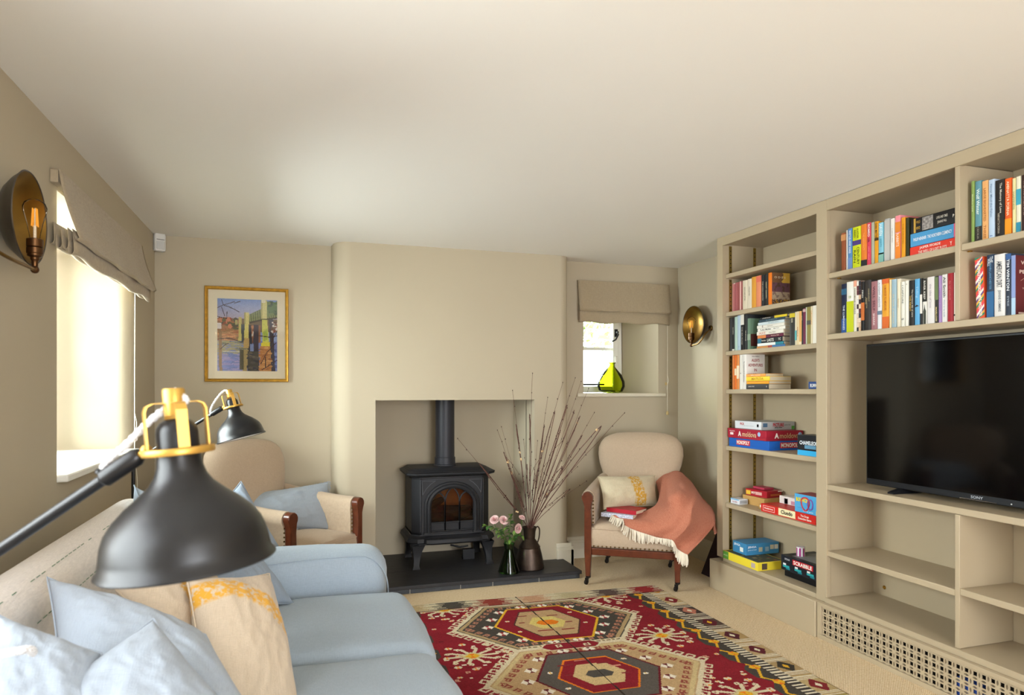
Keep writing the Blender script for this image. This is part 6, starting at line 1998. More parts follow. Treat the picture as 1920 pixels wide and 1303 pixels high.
# ------------------------------------------------------------------ wall sconces
M_DISH = mat('antique_brass_inside', '#8f6e34', 0.36, 1.0, var=(12, 0.18))
M_DISHB = mat('aged_pewter_back', '#5f5a54', 0.38, 1.0, var=(10, 0.25))
def sconce(label, wx, dr, y, z, arm):
    """dr = +1 when the wall faces +X"""
    root = thing('wall_sconce', label, 'wall lamp', (wx, y, z), group='pair of brass dish wall lamps')
    rx = dr * 0.083
    Rm = align_z((dr, 0, 0))
    g = MB()
    po = [(0.0, -0.072), (0.03, -0.070), (0.065, -0.060), (0.095, -0.044), (0.118, -0.022), (0.131, -0.004), (0.1355, 0.0), (0.1335, 0.0025), (0.131, 0.0)]
    pi_ = [(0.131, 0.0), (0.127, -0.006), (0.113, -0.024), (0.09, -0.044), (0.06, -0.058), (0.03, -0.066), (0.0, -0.068)]
    g.lathe(po, 48, Matrix.Translation((rx, 0, 0)) @ Rm, 0)
    g.lathe(pi_, 48, Matrix.Translation((rx, 0, 0)) @ Rm, 1)
    g.build('dish', [M_DISHB, M_DISH], root, smooth=50, fix=False)
    g = MB()
    g.lathe([(0.0, 0.0125), (0.035, 0.0125), (0.04, 0.008), (0.04, 0.0005), (0, 0.0005)], 24, Matrix.Translation((0, 0, 0)) @ Rm)
    g.build('wall_plate', M_AGED, root)
    bx = rx + dr * 0.012
    g = MB()
    g.tube(crom([(dr * a_, b_, c_) for a_, b_, c_ in arm] + [(bx, -0.03, -0.147), (bx, 0.0, -0.147)], 7), 0.0052, 10)
    e_ = Vector(arm[0])
    g.lathe([(0.0, 0.012), (0.016, 0.012), (0.02, 0.008), (0.02, 0.0005), (0, 0.0005)], 20, Matrix.Translation((0, e_.y, e_.z)) @ Rm)
    g.build('arm', M_AGED, root)
    g = MB()
    g.ball((bx, 0, -0.147), 0.0115, 14)
    g.lathe([(0.0, -0.138), (0.008, -0.138), (0.0085, -0.122), (0.0115, -0.118), (0.0115, -0.112), (0.019, -0.108), (0.019, -0.102), (0.021, -0.100), (0.021, -0.085), (0.0185, -0.083), (0.021, -0.081), (0.021, -0.060), (0.017, -0.058), (0.0, -0.058)], 24, Matrix.Translation((bx, 0, 0)))
    g.build('lampholder', mat('bronze_holder', '#5c3f26', 0.35, 0.9), root)
    g = MB()
    bp = [(0.0125, -0.058), (0.014, -0.045), (0.021, -0.01), (0.029, 0.02), (0.0305, 0.033), (0.026, 0.046), (0.015, 0.054), (0.006, 0.057), (0.0, 0.058)]
    g.lathe(bp, 28, Matrix.Translation((bx, 0, 0)))
    g.build('bulb', glassy('bulb_glass', '#fff6e8', 0.02, 1.1), root)
    g = MB()
    g.tube([(bx, 0, -0.058), (bx, 0, -0.02)], 0.004, 8)
    g.tube([(bx, 0, -0.02), (bx, 0, 0.03)], 0.0015, 6)
    g.build('glass_stem', mat('stem_glass', '#dcd6cc', 0.2), root)
    g = MB()
    for k in range(4):
        a = R(45 + 90 * k)
        g.tube([(bx + .009 * math.cos(a), .009 * math.sin(a), -0.022), (bx + .006 * math.cos(a), .006 * math.sin(a), 0.030)], 0.0019, 6)
    g.build('filament', mat('filament', '#e8a33a', 0.4, emit=('#ffb347', 0.25)), root)
sconce('brass dish wall lamp beside the left window', XL, 1, 2.272, 1.712, [(.010, -.25, -.05), (.035, -.248, -.085), (.07, -.225, -.128), (.09, -.16, -.145)])
sconce('brass dish wall lamp beside the tall bookcase', XR, -1, 4.168, 1.683, [(.010, -.10, -.03), (.03, -.125, -.045), (.07, -.137, -.075), (.093, -.125, -.115), (.095, -.085, -.14)])

# ------------------------------------------------------------------ roman blinds
def blind_rect(label, P0, ax, out, W_, top, drop, nf, fold_h, group, lean=0.05, wav=0.004):
    """P0: wall point at the top near corner, ax: along the wall, out: away from the wall"""
    root = thing('roman_blind', label, 'blind', tuple(P0), world=True, group=group)
    P0, ax, out = Vector(P0), Vector(ax), Vector(out)
    up = Vector((0, 0, 1))
    def pt(a, o_, z):
        return P0 + ax * a + out * o_ + up * z
    g = MB()
    c = [pt(0.005, 0.002, -0.045), pt(W_ - .005, 0.002, -0.045), pt(W_ - .005, 0.026, -0.045), pt(0.005, 0.026, -0.045)]
    g.add(c + [v + up * 0.043 for v in c], [(0, 3, 2, 1), (4, 5, 6, 7), (0, 1, 5, 4), (1, 2, 6, 5), (2, 3, 7, 6), (3, 0, 4, 7)])
    g.build('headrail', F_BLIND, root)
    n = 30
    rows = 12
    P = []
    for j in range(rows + 1):
        t = j / rows
        z = -drop * t
        o_ = 0.030 + (lean - .0) * (t ** 1.4)
        P.append([pt(W_ * i / n, o_ + wav * math.sin(i * .7) * t, z + 0.004 * math.sin(i * .5) * t) for i in range(n + 1)])
    P.insert(0, [pt(W_ * i / n, 0.004, 0.0005) for i in range(n + 1)])
    # turn the bottom of the front panel back under
    P.append([pt(W_ * i / n, 0.030 + lean - 0.012 + wav * math.sin(i * .7), -drop - 0.007) for i in range(n + 1)])
    P.append([pt(W_ * i / n, 0.030 + lean - 0.022, -drop + 0.03) for i in range(n + 1)])
    g = MB()
    g.grid(P)
    o = g.build('front_panel', F_BLIND, root, smooth=70, fix=False)
    s_ = o.modifiers.new('thickness', 'SOLIDIFY'); s_.thickness = 0.002; s_.offset = 0
    for k in range(nf):
        oo = 0.030 + lean - 0.028 - k * 0.020
        zb = -drop - fold_h + 0.012 * k
        Pk = []
        for (do, dz) in ((0.007, fold_h * 1.3), (0.009, fold_h * .6), (0.010, 0.01), (0.006, 0.0), (0.0, -0.003), (-0.006, 0.0), (-0.009, 0.01), (-0.007, fold_h * .8)):
            Pk.append([pt(0.006 + (W_ - .012) * i / n, oo + do + wav * .8 * math.sin(i * .8 + k), zb + dz + 0.006 * math.sin(i * .55 + k * 2)) for i in range(n + 1)])
        g = MB()
        g.grid(Pk)
        o = g.build('fold', F_BLIND, root, smooth=70, fix=False)
        s_ = o.modifiers.new('thickness', 'SOLIDIFY'); s_.thickness = 0.002; s_.offset = 0
    return root
blind_rect('beige linen roman blind half drawn over the deep left window', (XL, 2.70, 1.985), (0, 1, 0), (1, 0, 0), 1.32, 1.985, 0.235, 4, 0.055, 'linen roman blinds', 0.062, 0.005)
blind_rect('beige linen roman blind over the little alcove window', (1.93, YB, 2.012), (1, 0, 0), (0, -1, 0), 0.75, 2.012, 0.215, 2, 0.085, 'linen roman blinds', 0.03, 0.002)
pc = thing('blind_cord', 'thin cream pull cord hanging beside the left window', 'cord', (XL + .02, 3.93, 1.7), world=True)
g = MB()
g.tube([(XL + .02, 3.895, 1.72), (XL + .018, 3.895, 1.20), (XL + .018, 3.897, 0.95), (XL + .016, 3.893, 0.62)], 0.0022, 6)
g.tube(crom([(XL + .018, 3.895, 1.10), (XL + .03, 3.885, 1.04), (XL + .018, 3.895, 1.00), (XL + .028, 3.905, .96), (XL + .018, 3.893, .93), (XL + .03, 3.9, .72), (XL + .016, 3.893, .66)], 6), 0.0018, 5)
g.build('cord', mat('cord_cream', '#ddd6c4', 0.8), pc)
pc = thing('blind_cord', 'cream pull cord with a small wooden acorn beside the little window', 'cord', (2.668, YB - .02, 1.7), world=True)
g = MB()
g.tube([(2.668, YB - .018, 1.73), (2.668, YB - .018, 1.06)], 0.0022, 6)
g.tube(crom([(2.668, YB - .018, 1.33), (2.674, YB - .024, 1.29), (2.668, YB - .018, 1.26), (2.662, YB - .022, 1.23), (2.668, YB - .018, 1.2)], 5), 0.0018, 5)
g.build('cord', mat('cord_cream', '#ddd6c4', 0.8), pc)
g = MB()
g.lathe([(0.0, 0.03), (0.006, 0.028), (0.010, 0.016), (0.011, 0.008), (0.007, 0.0), (0, 0.0)], 14, Matrix.Translation((2.668, YB - .018, 1.03)))
g.box((2.658, YB - .006, 1.255), (2.678, YB - .0005, 1.275))
g.build('acorn', mat('acorn_wood', '#c4aa74', 0.5), pc)

# motion sensor in the corner
ps = thing('motion_sensor', 'small white motion sensor high in the back left corner', 'sensor', (XL + 0.03, YB - 0.03, 2.045), (0, 0, R(28)))
g = MB(); rbox(g, (-0.032, -0.026, 0.0), (0.032, 0.018, 0.108), 0.012, 4)
g.build('housing', mat('sensor_plastic', '#d6d4ce', 0.4), ps, smooth=60)
g = MB(); rbox(g, (-0.024, -0.030, 0.010), (0.024, -0.015, 0.062), 0.007, 4)
g.build('lens', mat('sensor_lens', '#c6c5c0', 0.5), ps, smooth=60)
MB().box((-0.022, -0.0275, 0.068), (0.022, -0.0255, 0.071)).build('slot', C('#4a4a48'), ps)

# ------------------------------------------------------------------ painted colour grids (picture and rug)
def colour_grid(name, cols, place, parent=None, rough=0.9, bumpv=None, smooth=0):
    """cols: (ny,nx,3) array of linear colours, place(i,j)->point of grid vertex; one quad per cell"""
    ny, nx = cols.shape[:2]
    me = bpy.data.meshes.new(name)
    vv = np.array([place(i, j) for i in range(ny + 1) for j in range(nx + 1)], dtype=np.float32)
    idx = np.arange((ny + 1) * (nx + 1)).reshape(ny + 1, nx + 1)
    q = np.stack([idx[:-1, :-1], idx[:-1, 1:], idx[1:, 1:], idx[1:, :-1]], -1).reshape(-1, 4)
    me.vertices.add(len(vv))
    me.vertices.foreach_set('co', vv.ravel())
    me.loops.add(q.size)
    me.loops.foreach_set('vertex_index', q.ravel())
    me.polygons.add(len(q))
    me.polygons.foreach_set('loop_start', np.arange(0, q.size, 4))
    me.update(calc_edges=True)
    at = me.color_attributes.new('dye', 'FLOAT_COLOR', 'CORNER')
    c4 = np.concatenate([cols.reshape(-1, 3), np.ones((ny * nx, 1))], 1).astype(np.float32)
    at.data.foreach_set('color', np.repeat(c4, 4, axis=0).ravel())
    m = bpy.data.materials.new(name + '_dye')
    m.use_nodes = True
    nt = m.node_tree
    b = nt.nodes['Principled BSDF']
    b.inputs['Roughness'].default_value = rough
    b.inputs['Specular IOR Level'].default_value = 0.15
    a = nt.nodes.new('ShaderNodeAttribute')
    a.attribute_name = 'dye'
    nt.links.new(a.outputs['Color'], b.inputs['Base Color'])
    if bumpv:
        tc = nt.nodes.new('ShaderNodeTexCoord')
        mp = nt.nodes.new('ShaderNodeMapping')
        mp.inputs['Scale'].default_value = bumpv
        nt.links.new(tc.outputs['Object'], mp.inputs['Vector'])
        n = nt.nodes.new('ShaderNodeTexNoise')
        n.inputs['Scale'].default_value = 1
        n.inputs['Detail'].default_value = 3
        nt.links.new(mp.outputs['Vector'], n.inputs['Vector'])
        mr = nt.nodes.new('ShaderNodeMapRange')
        mr.inputs['From Min'].default_value = .3
        mr.inputs['From Max'].default_value = .7
        mr.inputs['To Min'].default_value = .82
        mr.inputs['To Max'].default_value = 1.15
        nt.links.new(n.outputs['Fac'], mr.inputs['Value'])
        sc = nt.nodes.new('ShaderNodeVectorMath')
        sc.operation = 'SCALE'
        nt.links.new(a.outputs['Color'], sc.inputs[0])
        nt.links.new(mr.outputs['Result'], sc.inputs['Scale'])
        nt.links.new(sc.outputs['Vector'], b.inputs['Base Color'])
        bp = nt.nodes.new('ShaderNodeBump')
        bp.inputs['Strength'].default_value = 0.5
        bp.inputs['Distance'].default_value = 0.002
        nt.links.new(n.outputs['Fac'], bp.inputs['Height'])
        nt.links.new(bp.outputs['Normal'], b.inputs['Normal'])
    me.materials.append(m)
    o = bpy.data.objects.new(name, me)
    COL.objects.link(o)
    if parent:
        o.parent = parent
        if parent.get('_w'):
            o.matrix_parent_inverse = Matrix.Translation(-Vector(parent.location))
    return o
class Paint:
    def __init__(s, X, Y, base):
        s.X, s.Y = X, Y
        s.a = np.zeros(X.shape + (3,))
        s.a[:] = lin(base)
    def poly(s, pts, col, mask=None):
        n = len(pts)
        ins = np.zeros(s.X.shape, bool)
        j = n - 1
        for i in range(n):
            xi, yi = pts[i]; xj, yj = pts[j]
            if yi != yj:
                c = ((yi > s.Y) != (yj > s.Y)) & (s.X < (xj - xi) * (s.Y - yi) / (yj - yi) + xi)
                ins ^= c
            j = i
        if mask is not None:
            ins &= mask
        s.a[ins] = lin(col)
        return ins
    def line(s, pts, w_, col):
        for (x0, y0), (x1, y1) in zip(pts, pts[1:]):
            m0x, m1x = min(x0, x1) - w_, max(x0, x1) + w_
            dx, dy = x1 - x0, y1 - y0
            L2 = dx * dx + dy * dy + 1e-12
            t = np.clip(((s.X - x0) * dx + (s.Y - y0) * dy) / L2, 0, 1)
            d = np.hypot(s.X - x0 - t * dx, s.Y - y0 - t * dy)
            s.a[d < w_ / 2] = lin(col)
    def rect(s, x0, y0, x1, y1, col):
        mk = (s.X >= x0) & (s.X < x1) & (s.Y >= y0) & (s.Y < y1)
        s.a[mk] = lin(col)
    def grain(s, amt, seed=0, k=1):
        r_ = np.random.RandomState(seed)
        n = r_.rand(*s.X.shape)
        s.a *= (1 - amt + 2 * amt * n)[..., None]

# framed picture of a bridge over a river
pic = thing('framed_picture', 'gilt framed painting of a river bridge above the left armchair', 'picture', (-0.299, YB - 0.002, 1.268), world=True)
fx0, fx1, fz0, fz1 = -0.543, -0.055, 1.268, 1.857
fr = 0.020
M_GILT = mat('gilt', '#c99a3e', 0.4, 0.55, var=(40, 0.2))
for a, b_ in (((fx0, fz0), (fx1, fz0)), ((fx1, fz0), (fx1, fz1)), ((fx1, fz1), (fx0, fz1)), ((fx0, fz1), (fx0, fz0))):
    d = Vector((b_[0] - a[0], 0, b_[1] - a[1])).normalized()
    inn = Vector((-d.z, 0, d.x))
    prof = [(0, 0), (0, 0.018), (0.004, 0.024), (0.010, 0.020), (0.014, 0.022), (0.020, 0.014), (0.020, 0)]
    P = []
    for e, pnt in ((1, a), (-1, b_)):
        P.append([Vector((pnt[0], YB - 0.001 - h_, pnt[1])) + inn * w_ + d * (w_ * e) for w_, h_ in prof])
    g = MB()
    g.grid(P)
    g.build('frame_side', M_GILT, pic, smooth=40, fix=False)
MB().box((fx0 + .015, YB - 0.008, fz0 + .015), (fx1 - .015, YB - 0.006, fz1 - .015)).build('mount', mat('mount_card', '#dccfb2', 0.85), pic)
MB().box((fx0 + .018, YB - 0.0135, fz0 + .018), (fx1 - .018, YB - 0.0125, fz1 - .018)).build('glazing', glassy('picture_glass', '#ffffff', 0.03), pic)
px0, px1 = fx0 + 0.147 * (fx1 - fx0), fx0 + 0.861 * (fx1 - fx0)
pz0, pz1 = fz0 + 0.115 * (fz1 - fz0), fz0 + 0.875 * (fz1 - fz0)
NX, NY = 120, 148
gx, gy = np.meshgrid((np.arange(NX) + .5) / NX, (np.arange(NY) + .5) / NY)      # y runs downwards
pt_ = Paint(gx, gy, '#8c9cc0')
for k in range(28):
    y0 = k * 0.01
    t = k / 27
    c = [int(a * (1 - t) + b_ * t) for a, b_ in zip((122, 142, 186), (172, 160, 172))]
    pt_.rect(0, y0, 1, y0 + 0.0101, '#%02x%02x%02x' % tuple(c))
rs = np.random.RandomState(5)
def blobs(x0, x1, y0, y1, cols, n, sx, sy):
    for _ in range(n):
        x, y = rs.uniform(x0, x1), rs.uniform(y0, y1)
        a, b_ = rs.uniform(.4, 1) * sx, rs.uniform(.4, 1) * sy
        mk = ((gx - x) / a) ** 2 + ((gy - y) / b_) ** 2 < 1
        pt_.a[mk] = lin(cols[rs.randint(len(cols))])
pt_.rect(0, .27, 1, .45, '#6b5a44')
blobs(0, .36, .27, .44, ['#7a5a3c', '#54583a', '#9a6a48', '#8a4a34', '#4c4a3a', '#c0785a'], 90, .06, .035)
pt_.rect(0, .34, .07, .42, '#cfc2bc')
pt_.rect(0, .43, .7, .58, '#a57a54')
blobs(0, .6, .43, .58, ['#b58258', '#8f6a44', '#7a6a48', '#c98c60', '#9a5f40'], 90, .10, .012)
pt_.rect(0, .58, 1, 1, '#6f78a8')
blobs(0, .5, .58, .78, ['#8a8a74', '#7a7f9a', '#99906a', '#6a6a58', '#a59a78'], 120, .10, .012)
blobs(0, .45, .76, 1, ['#7680b4', '#8a86b0', '#6a74a0', '#9a90b4'], 90, .10, .014)
blobs(.9, 1, .7, 1, ['#5f74b4', '#7a88b8', '#4c5a8c'], 40, .05, .02)
pt_.rect(.08, .728, .55, .738, '#d8d2c0')
# deck and towers
pt_.poly([(.46, .235), (.72, .13), (1, .02), (1, .24), (.72, .275), (.46, .345)], '#6c7444')
for k in range(30):
    x = .46 + .54 * k / 29
    pt_.line([(x, .24 - (x - .46) * .40), (x + .012, .33 - (x - .46) * .19)], .007, '#3f4a2c' if k % 2 else '#8a9056')
pt_.line([(.44, .345), (.72, .285), (1, .245)], .022, '#3a3428')
blobs(.82, 1, .03, .2, ['#3c5234', '#4f6a3c', '#2c3c2c', '#6a7a44'], 70, .05, .03)
pt_.rect(.725, .01, .825, .265, '#c6bd7a'); pt_.rect(.725, .01, .75, .265, '#a89c5c'); pt_.rect(.73, .0, .80, .04, '#d9d2b4')
pt_.rect(.44, .185, .525, .345, '#c9bb72'); pt_.rect(.44, .185, .465, .345, '#9c9258')
pt_.rect(.35, .25, .40, .345, '#b3a564'); pt_.rect(.29, .29, .33, .36, '#a59a60')
# dark bays, piers, reflections
pt_.rect(.39, .35, .45, .60, '#3c4448')
pt_.rect(.52, .36, .72, .60, '#8f5f44'); blobs(.54, .66, .38, .6, ['#b07450', '#c4b8a8', '#7a4a38'], 20, .03, .03)
pt_.poly([(.50, .36), (.56, .36), (.60, 1), (.50, 1)], '#33333c')
pt_.poly([(.60, .35), (.68, .35), (.69, 1), (.585, 1)], '#3a3642')
pt_.rect(.54, .62, .60, .85, '#7f8cb0')
pt_.poly([(.86, .27), (.93, .27), (.965, 1), (.89, 1)], '#3a3844')
blobs(.91, 1, .3, .46, ['#8a4a34', '#d8cec4', '#5a3a30'], 25, .03, .02)
pt_.poly([(.45, .345), (.52, .345), (.515, .55), (.44, .55)], '#cdbf6c'); pt_.poly([(.44, .54), (.525, .54), (.52, .68), (.43, .68)], '#b3945c')
pt_.poly([(.35, .345), (.39, .345), (.40, .58), (.345, .58)], '#b8ab5e')
pt_.poly([(.74, .28), (.83, .28), (.86, .60), (.75, .60)], '#c2bf58'); pt_.poly([(.76, .45), (.83, .40), (.83, .56), (.77, .58)], '#9fae4a')
pt_.poly([(.72, .60), (.88, .59), (.87, .66), (.73, .655)], '#cdbf3c'); pt_.poly([(.71, .65), (.885, .65), (.90, 1), (.70, 1)], '#b07a48')
blobs(.71, .88, .67, 1, ['#b98450', '#a56a3c', '#8c5a38', '#c4935c'], 40, .06, .02)
pt_.poly([(.43, .70), (.52, .70), (.49, 1), (.42, 1)], '#a08a5c'); pt_.rect(.37, .70, .43, .98, '#4a4634')
pt_.rect(.50, .72, .68, 1, '#45423c'); blobs(.5, .68, .74, 1, ['#55504a', '#383840', '#6a6250'], 25, .05, .02)
pt_.poly([(.02, .42), (.07, .42), (.08, 1), (.03, 1)], '#8a6a48')
for p in ([(0, .13), (.10, .09), (.22, .12), (.36, .18)], [(.10, .09), (.07, .02)], [(.10, .09), (.28, .04)], [(.07, .12), (.12, .24)], [(.2, .12), (.3, .15)], [(.28, .06), (.38, .03)], [(0, .25), (.15, .28), (.16, .18)],
          [(0, .56), (.2, .545), (.4, .60)], [(.05, .7), (.12, .64), (.18, .62)], [(.72, .9), (.82, .74), (.98, .60)], [(.74, .98), (.9, .9), (1, .84)], [(.8, .8), (.8, .95)], [(.66, .5), (.86, .52), (1, .5)], [(.9, .6), (1, .42)]):
    pt_.line(p, .011, '#3a2a2c')
pt_.grain(.16, 2)
o = colour_grid('print', pt_.a, lambda i, j: (px0 + (px1 - px0) * j / NX, YB - 0.0088, pz1 - (pz1 - pz0) * i / NY), pic, 0.7)
MB().box((px0, YB - 0.0087, pz0), (px1, YB - 0.0081, pz1)).build('print_backing', mat('mount_card', '#dccfb2', 0.85), pic)

# ------------------------------------------------------------------ kilim rug
RX0, RX1, RY0, RY1 = -0.865, 0.865, 0.70, 3.735      # x relative to the centre line
CXR = 1.235
NX, NY = 400, 520
gx, gy = np.meshgrid(RX0 + (RX1 - RX0) * (np.arange(NX) + .5) / NX, RY0 + (RY1 - RY0) * (np.arange(NY) + .5) / NY)
RED, DRED, CHAR, TAN, CREAM, ORG, YEL = '#801c26', '#641620', '#453f38', '#b3936a', '#cfc0a0', '#d9761c', '#d8a52a'
pr_ = Paint(gx, gy, RED)
# slow dye variation of the red field (abrash)
bands_ = (np.sin(gy * 23) * .5 + np.sin(gy * 61 + 1) * .3)
pr_.a *= (1 + .10 * bands_)[..., None]
ab = np.abs(gx)
def hexa(cx, cy, tip, flat, hy):
    return [(cx - tip, cy), (cx - flat, cy + hy), (cx + flat, cy + hy), (cx + tip, cy), (cx + flat, cy - hy), (cx - flat, cy - hy)]
def hook(x, y, s_, a, col, w_=.008):
    """latch-hook: an open square curl"""
    c_, n_ = math.cos(a), math.sin(a)
    pts = [(0, 0), (0, 1.0), (.8, 1.0), (.8, .35), (.4, .35)]
    pr_.line([(x + s_ * (p * c_ - q * n_), y + s_ * (p * n_ + q * c_)) for p, q in pts], w_, col)
def flower(x, y, r_, c1, c2):
    pr_.poly([(x - r_, y), (x - r_ * .4, y + r_ * .7), (x, y), (x - r_ * .4, y - r_ * .7)], c1)
    pr_.poly([(x + r_, y), (x + r_ * .4, y + r_ * .7), (x, y), (x + r_ * .4, y - r_ * .7)], c1)
    pr_.poly([(x - r_ * .4, y + r_ * .7), (x + r_ * .4, y + r_ * .7), (x, y)], c2)
    pr_.poly([(x - r_ * .4, y - r_ * .7), (x + r_ * .4, y - r_ * .7), (x, y)], c2)
PER = 0.662
cents = [3.275 - PER * k for k in range(5)]
# small scatter on the red field between medallions
rs = np.random.RandomState(9)
for _ in range(260):
    x, y = rs.uniform(.30, .60) * rs.choice([-1, 1]), rs.uniform(RY0, RY1)
    k = rs.randint(4)
    if k == 0:
        flower(x, y, .014, CREAM, ORG)
    elif k == 1:
        hook(x, y, .018, rs.choice([0, 1.57, 3.14, 4.71]), '#c08a74', .007)
    elif k == 2:
        pr_.rect(x - .010, y - .004, x + .010, y + .004, DRED)
    else:
        pr_.rect(x - .006, y - .007, x + .007, y + .006, '#d9cdb6')
for k, cy in enumerate(cents + [cents[0] + PER]):
    jy = cy - PER / 2
    for sg in (-1, 1):
        sx = sg * 0.475
        # eight-pointed hooked star
        for q in range(10):
            a = 2 * math.pi * q / 10
            x1, y1 = sx + .115 * math.cos(a), jy + .085 * math.sin(a)
            pr_.line([(sx, jy), (x1, y1)], .017, CREAM)
            hook(x1, y1, .020 , a, CREAM, .009)
        pr_.poly([(sx - .06, jy), (sx, jy + .045), (sx + .06, jy), (sx, jy - .045)], '#c9b884')
        flower(sx, jy, .034, YEL, ORG)
        for (dx, dy) in ((.10, .11), (.10, -.11), (.02, .145), (.02, -.145), (-.10, .12), (-.10, -.12), (.13, .0)):
            flower(sx + sg * dx * .9, jy + dy, .020, CREAM, ORG)
        for (dx, dy) in ((.06, .09), (.06, -.09), (-.03, .115), (-.03, -.115)):
            pr_.rect(sx + sg * dx - .008, jy + dy - .006, sx + sg * dx + .010, jy + dy + .006, '#e0d6c0')
for k, cy in enumerate(cents):
    dark = k % 2 == 0
    fld = CHAR if dark else TAN
    H0 = hexa(0, cy, .495, .265, .325)
    loop = H0 + [H0[0]]
    # latch hooks outside the white outline
    for (x0, y0), (x1, y1) in zip(loop, loop[1:]):
        L = math.hypot(x1 - x0, y1 - y0)
        a = math.atan2(y1 - y0, x1 - x0)
        for i in range(int(L / .052)):
            t = (i + .5) / int(L / .052)
            hook(x0 + (x1 - x0) * t, y0 + (y1 - y0) * t, .040, a, CREAM, .0095)
    pr_.poly(H0, fld)
    pr_.line(loop, .020, CREAM)
    H1 = hexa(0, cy, .463, .250, .300)
    pr_.line(H1 + [H1[0]], .020, '#a88e66' if dark else '#c2ab7c')
    for (x0, y0), (x1, y1) in zip(H1 + [H1[0]], (H1 + [H1[0]])[1:]):
        L = math.hypot(x1 - x0, y1 - y0)
        a = math.atan2(y1 - y0, x1 - x0) + math.pi
        for i in range(int(L / .05)):
            t = (i + .5) / int(L / .05)
            px, py = x0 + (x1 - x0) * t, y0 + (y1 - y0) * t
            px, py = px * .955, cy + (py - cy) * .945
            hook(px, py, .026, a, '#a8745c' if dark else '#8a4438', .009)
    # ring of split flowers
    for (fx, fy) in ((-.30, .0), (-.255, .105), (-.19, .21), (-.255, -.105), (-.19, -.21), (.30, 0), (.255, .105), (.19, .21), (.255, -.105), (.19, -.21), (-.06, .268), (.06, .268), (-.06, -.268), (.06, -.268)):
        flower(fx * 1.06, cy + fy, .032, '#e0d6c4', '#9a2a30' if dark else '#6a2a2c')
    H2 = hexa(0, cy, .280, .150, .245)
    if dark:
        pr_.poly(H2, RED)
        pr_.line(H2 + [H2[0]], .012, YEL)
        H3 = hexa(0, cy, .180, .095, .190)
        pr_.poly(H3, TAN)
        pr_.line(H3 + [H3[0]], .008, '#4a2c28')
        H4 = hexa(0, cy, .10, .055, .085)
        pr_.poly(H4, '#cdb86c')
        pr_.poly(hexa(0, cy, .064, .036, .034), ORG)
    else:
        pr_.poly(H2, '#575049')
        pr_.line(H2 + [H2[0]], .010, DRED)
        H3 = hexa(0, cy, .185, .10, .165)
        pr_.poly(H3, RED)
        pr_.line(H3 + [H3[0]], .009, ORG)
        H4 = hexa(0, cy, .120, .066, .105)
        pr_.poly(H4, '#c4a878')
        pr_.poly(hexa(0, cy, .066, .04, .034), '#4c4640')
    # woven dashes
    for (dx, dy, L, c) in ((-.11, .12, .07, '#7a2a2c'), (.06, .10, .06, '#7a2a2c'), (-.05, -.11, .08, RED), (.07, -.12, .07, RED), (-.13, .02, .03, '#7a2a2c'), (.11, -.02, .04, '#7a2a2c'), (-.02, .15, .07, '#c98c74'), (.10, .06, .05, '#c98c74')):
        pr_.rect(dx - L / 2, cy + dy - .005, dx + L / 2, cy + dy + .006, c)
    for (dx, dy) in ((-.20, .06), (.19, -.05), (.17, .12), (-.18, -.10)):
        flower(dx, cy + dy, .014, '#e0d6c4', YEL)
# linking cartouches between medallions
for k in range(len(cents)):
    jy = cents[k] - PER / 2
    pr_.poly(hexa(0, jy, .150, .115, .040), RED)
    Hc = hexa(0, jy, .150, .115, .040)
    pr_.line(Hc + [Hc[0]], .009, CREAM)
    hook(-.07, jy - .012, .03, 0, CREAM, .009)
    hook(.09, jy + .012, .03, math.pi, CREAM, .009)
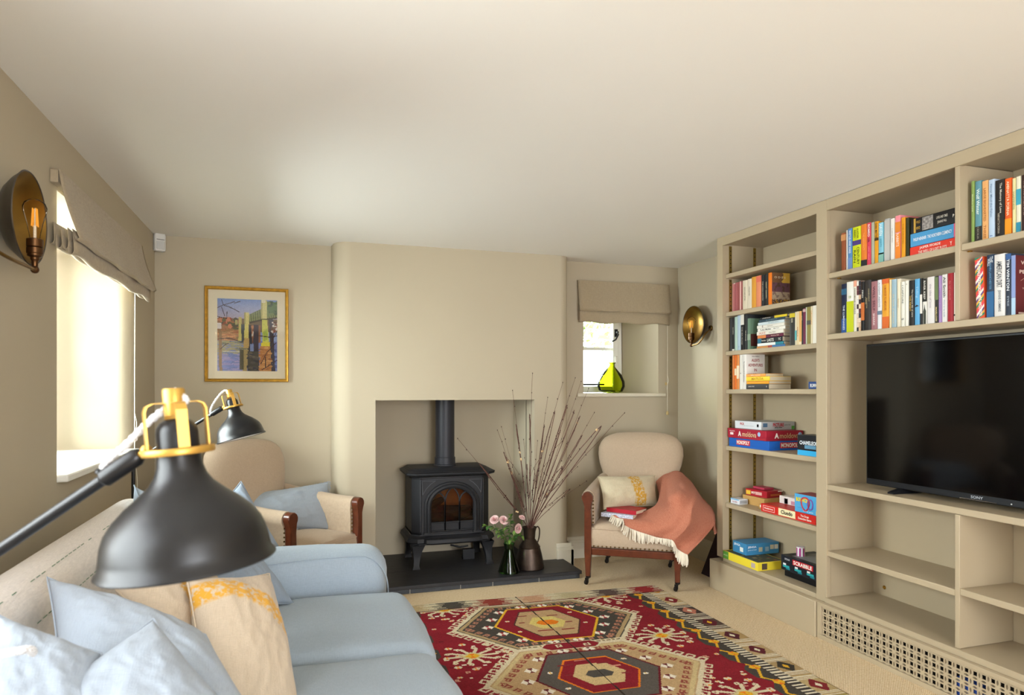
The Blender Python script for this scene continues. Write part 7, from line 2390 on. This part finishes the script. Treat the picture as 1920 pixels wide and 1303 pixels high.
# side guard: charcoal ground with a stepping yellow line
m1 = (ab > .615) & (ab < .715)
pr_.a[m1] = lin(CHAR)
for sg in (-1, 1):
    y = RY1
    z_ = []
    i = 0
    while y > RY0 - .1:
        z_.append((sg * (.635 if i % 2 else .685), y))
        y -= .055 if i % 2 else .10
        i += 1
    pr_.line(z_, .012, YEL)
    for (zx, zy) in z_[::2]:
        flower(zx - sg * .01, zy, .030, YEL, ORG)
    # red tongues between field and guard
    y = RY1
    while y > RY0:
        pr_.poly([(sg * .61, y), (sg * .655, y - .06), (sg * .61, y - .12)], RED)
        y -= .19
    # comb border
    m2 = (gx * sg > .70) & (gx * sg < .755)
    saw = ((gy * 1000) % 26) < 13
    pr_.a[m2 & saw] = lin('#d6cab0')
    pr_.a[m2 & ~saw] = lin('#3d3631')
    # outer border, blocks of differing ground with lozenges
    grounds = ['#bda67c', '#b59a70', '#4a3a34', '#54423a', '#a98a5c', '#b0946a', '#a68a60', '#b39a6c', '#8f8148', '#b59a70']
    y = RY1
    i = 0
    while y > RY0:
        y2 = y - .195
        mk = (gx * sg > .755) & (gx * sg <= .87) & (gy <= y) & (gy > y2)
        pr_.a[mk] = lin(grounds[i % 10])
        cy = (y + y2) / 2
        x = sg * .81
        pr_.poly([(x - .042, cy), (x, cy + .062), (x + .042, cy), (x, cy - .062)], ['#c07a2c', '#7a2428', '#b5705a', '#5a1f28', '#54202a', '#5c2028', '#3a342c', '#7a2428', '#2f2c26', '#6a2228'][i % 10])
        pr_.poly([(x - .014, cy), (x, cy + .022), (x + .014, cy), (x, cy - .022)], '#dccfb4' if i % 3 else YEL)
        for q in range(3):
            for e in (0, 1):
                yy = (y - .012 - q * .014) if e == 0 else (y2 + .012 + q * .014)
                pr_.rect(min(sg * .757, sg * .868), yy - .0035, max(sg * .757, sg * .868), yy + .0035, '#d6cab0')
        y = y2
        i += 1
# end border: spiky stars on cream
m3 = gy > RY1 - .115
pr_.a[m3] = lin('#c9bb9c')
cols_ = ['#8e2a2c', '#b09a74', '#4a443c', '#8a3a30', '#bb9070', '#b3a480', '#5a4a44', '#9a2f2f']
x = RX0 - .02
i = 0
while x < RX1 + .1:
    for q in range(5):
        dy = (q - 2) * .022
        L = (.15, .115, .145, .10, .13)[q]
        pr_.poly([(x - L, RY1 - .058 + dy), (x, RY1 - .058 + dy + .016), (x + L, RY1 - .058 + dy), (x, RY1 - .058 + dy - .016)], cols_[i % 8])
    x += .235
    i += 1
m4 = (gy > RY1 - .128) & (gy <= RY1 - .115)
pr_.a[m4] = lin('#5f2824')
m4 = gy > RY1 - .006
pr_.a[m4] = lin('#d0c4a8')
# thin dark line, slightly wavy, down the middle of the rug
pr_.line([(-.03, RY1), (-.012, 3.3), (.004, 2.9), (.008, 2.4), (.012, 1.8), (.01, .7)], 0.007, '#332a22')
pr_.grain(.13, 4)
rug = thing('kilim_rug', 'red, charcoal and cream patterned kilim rug on the carpet', 'rug', (CXR, 2.2, 0.0), world=True)
def rugpt(i, j):
    x = RX0 + (RX1 - RX0) * j / NX
    y = RY0 + (RY1 - RY0) * i / NY
    e = .006 * math.sin(y * 5) if j in (0, NX) else 0
    return (CXR + x + e + .010 * math.sin(y * 2.1), y - .042 * x, .0075 + .0012 * math.sin(x * 9 + y * 3))
colour_grid('weave', pr_.a, rugpt, rug, 0.95, (40, 900, 1))
g = MB()
g.prism([(CXR + x_, y_ - .042 * x_) for x_, y_ in ((RX0 + .012, RY0), (RX1 - .012, RY0), (RX1 - .012, RY1 - .004), (RX0 + .012, RY1 - .004))], 'z', 0.0006, 0.0058)
g.build('underside', mat('rug_underside', '#7a5a44', 0.95), rug)
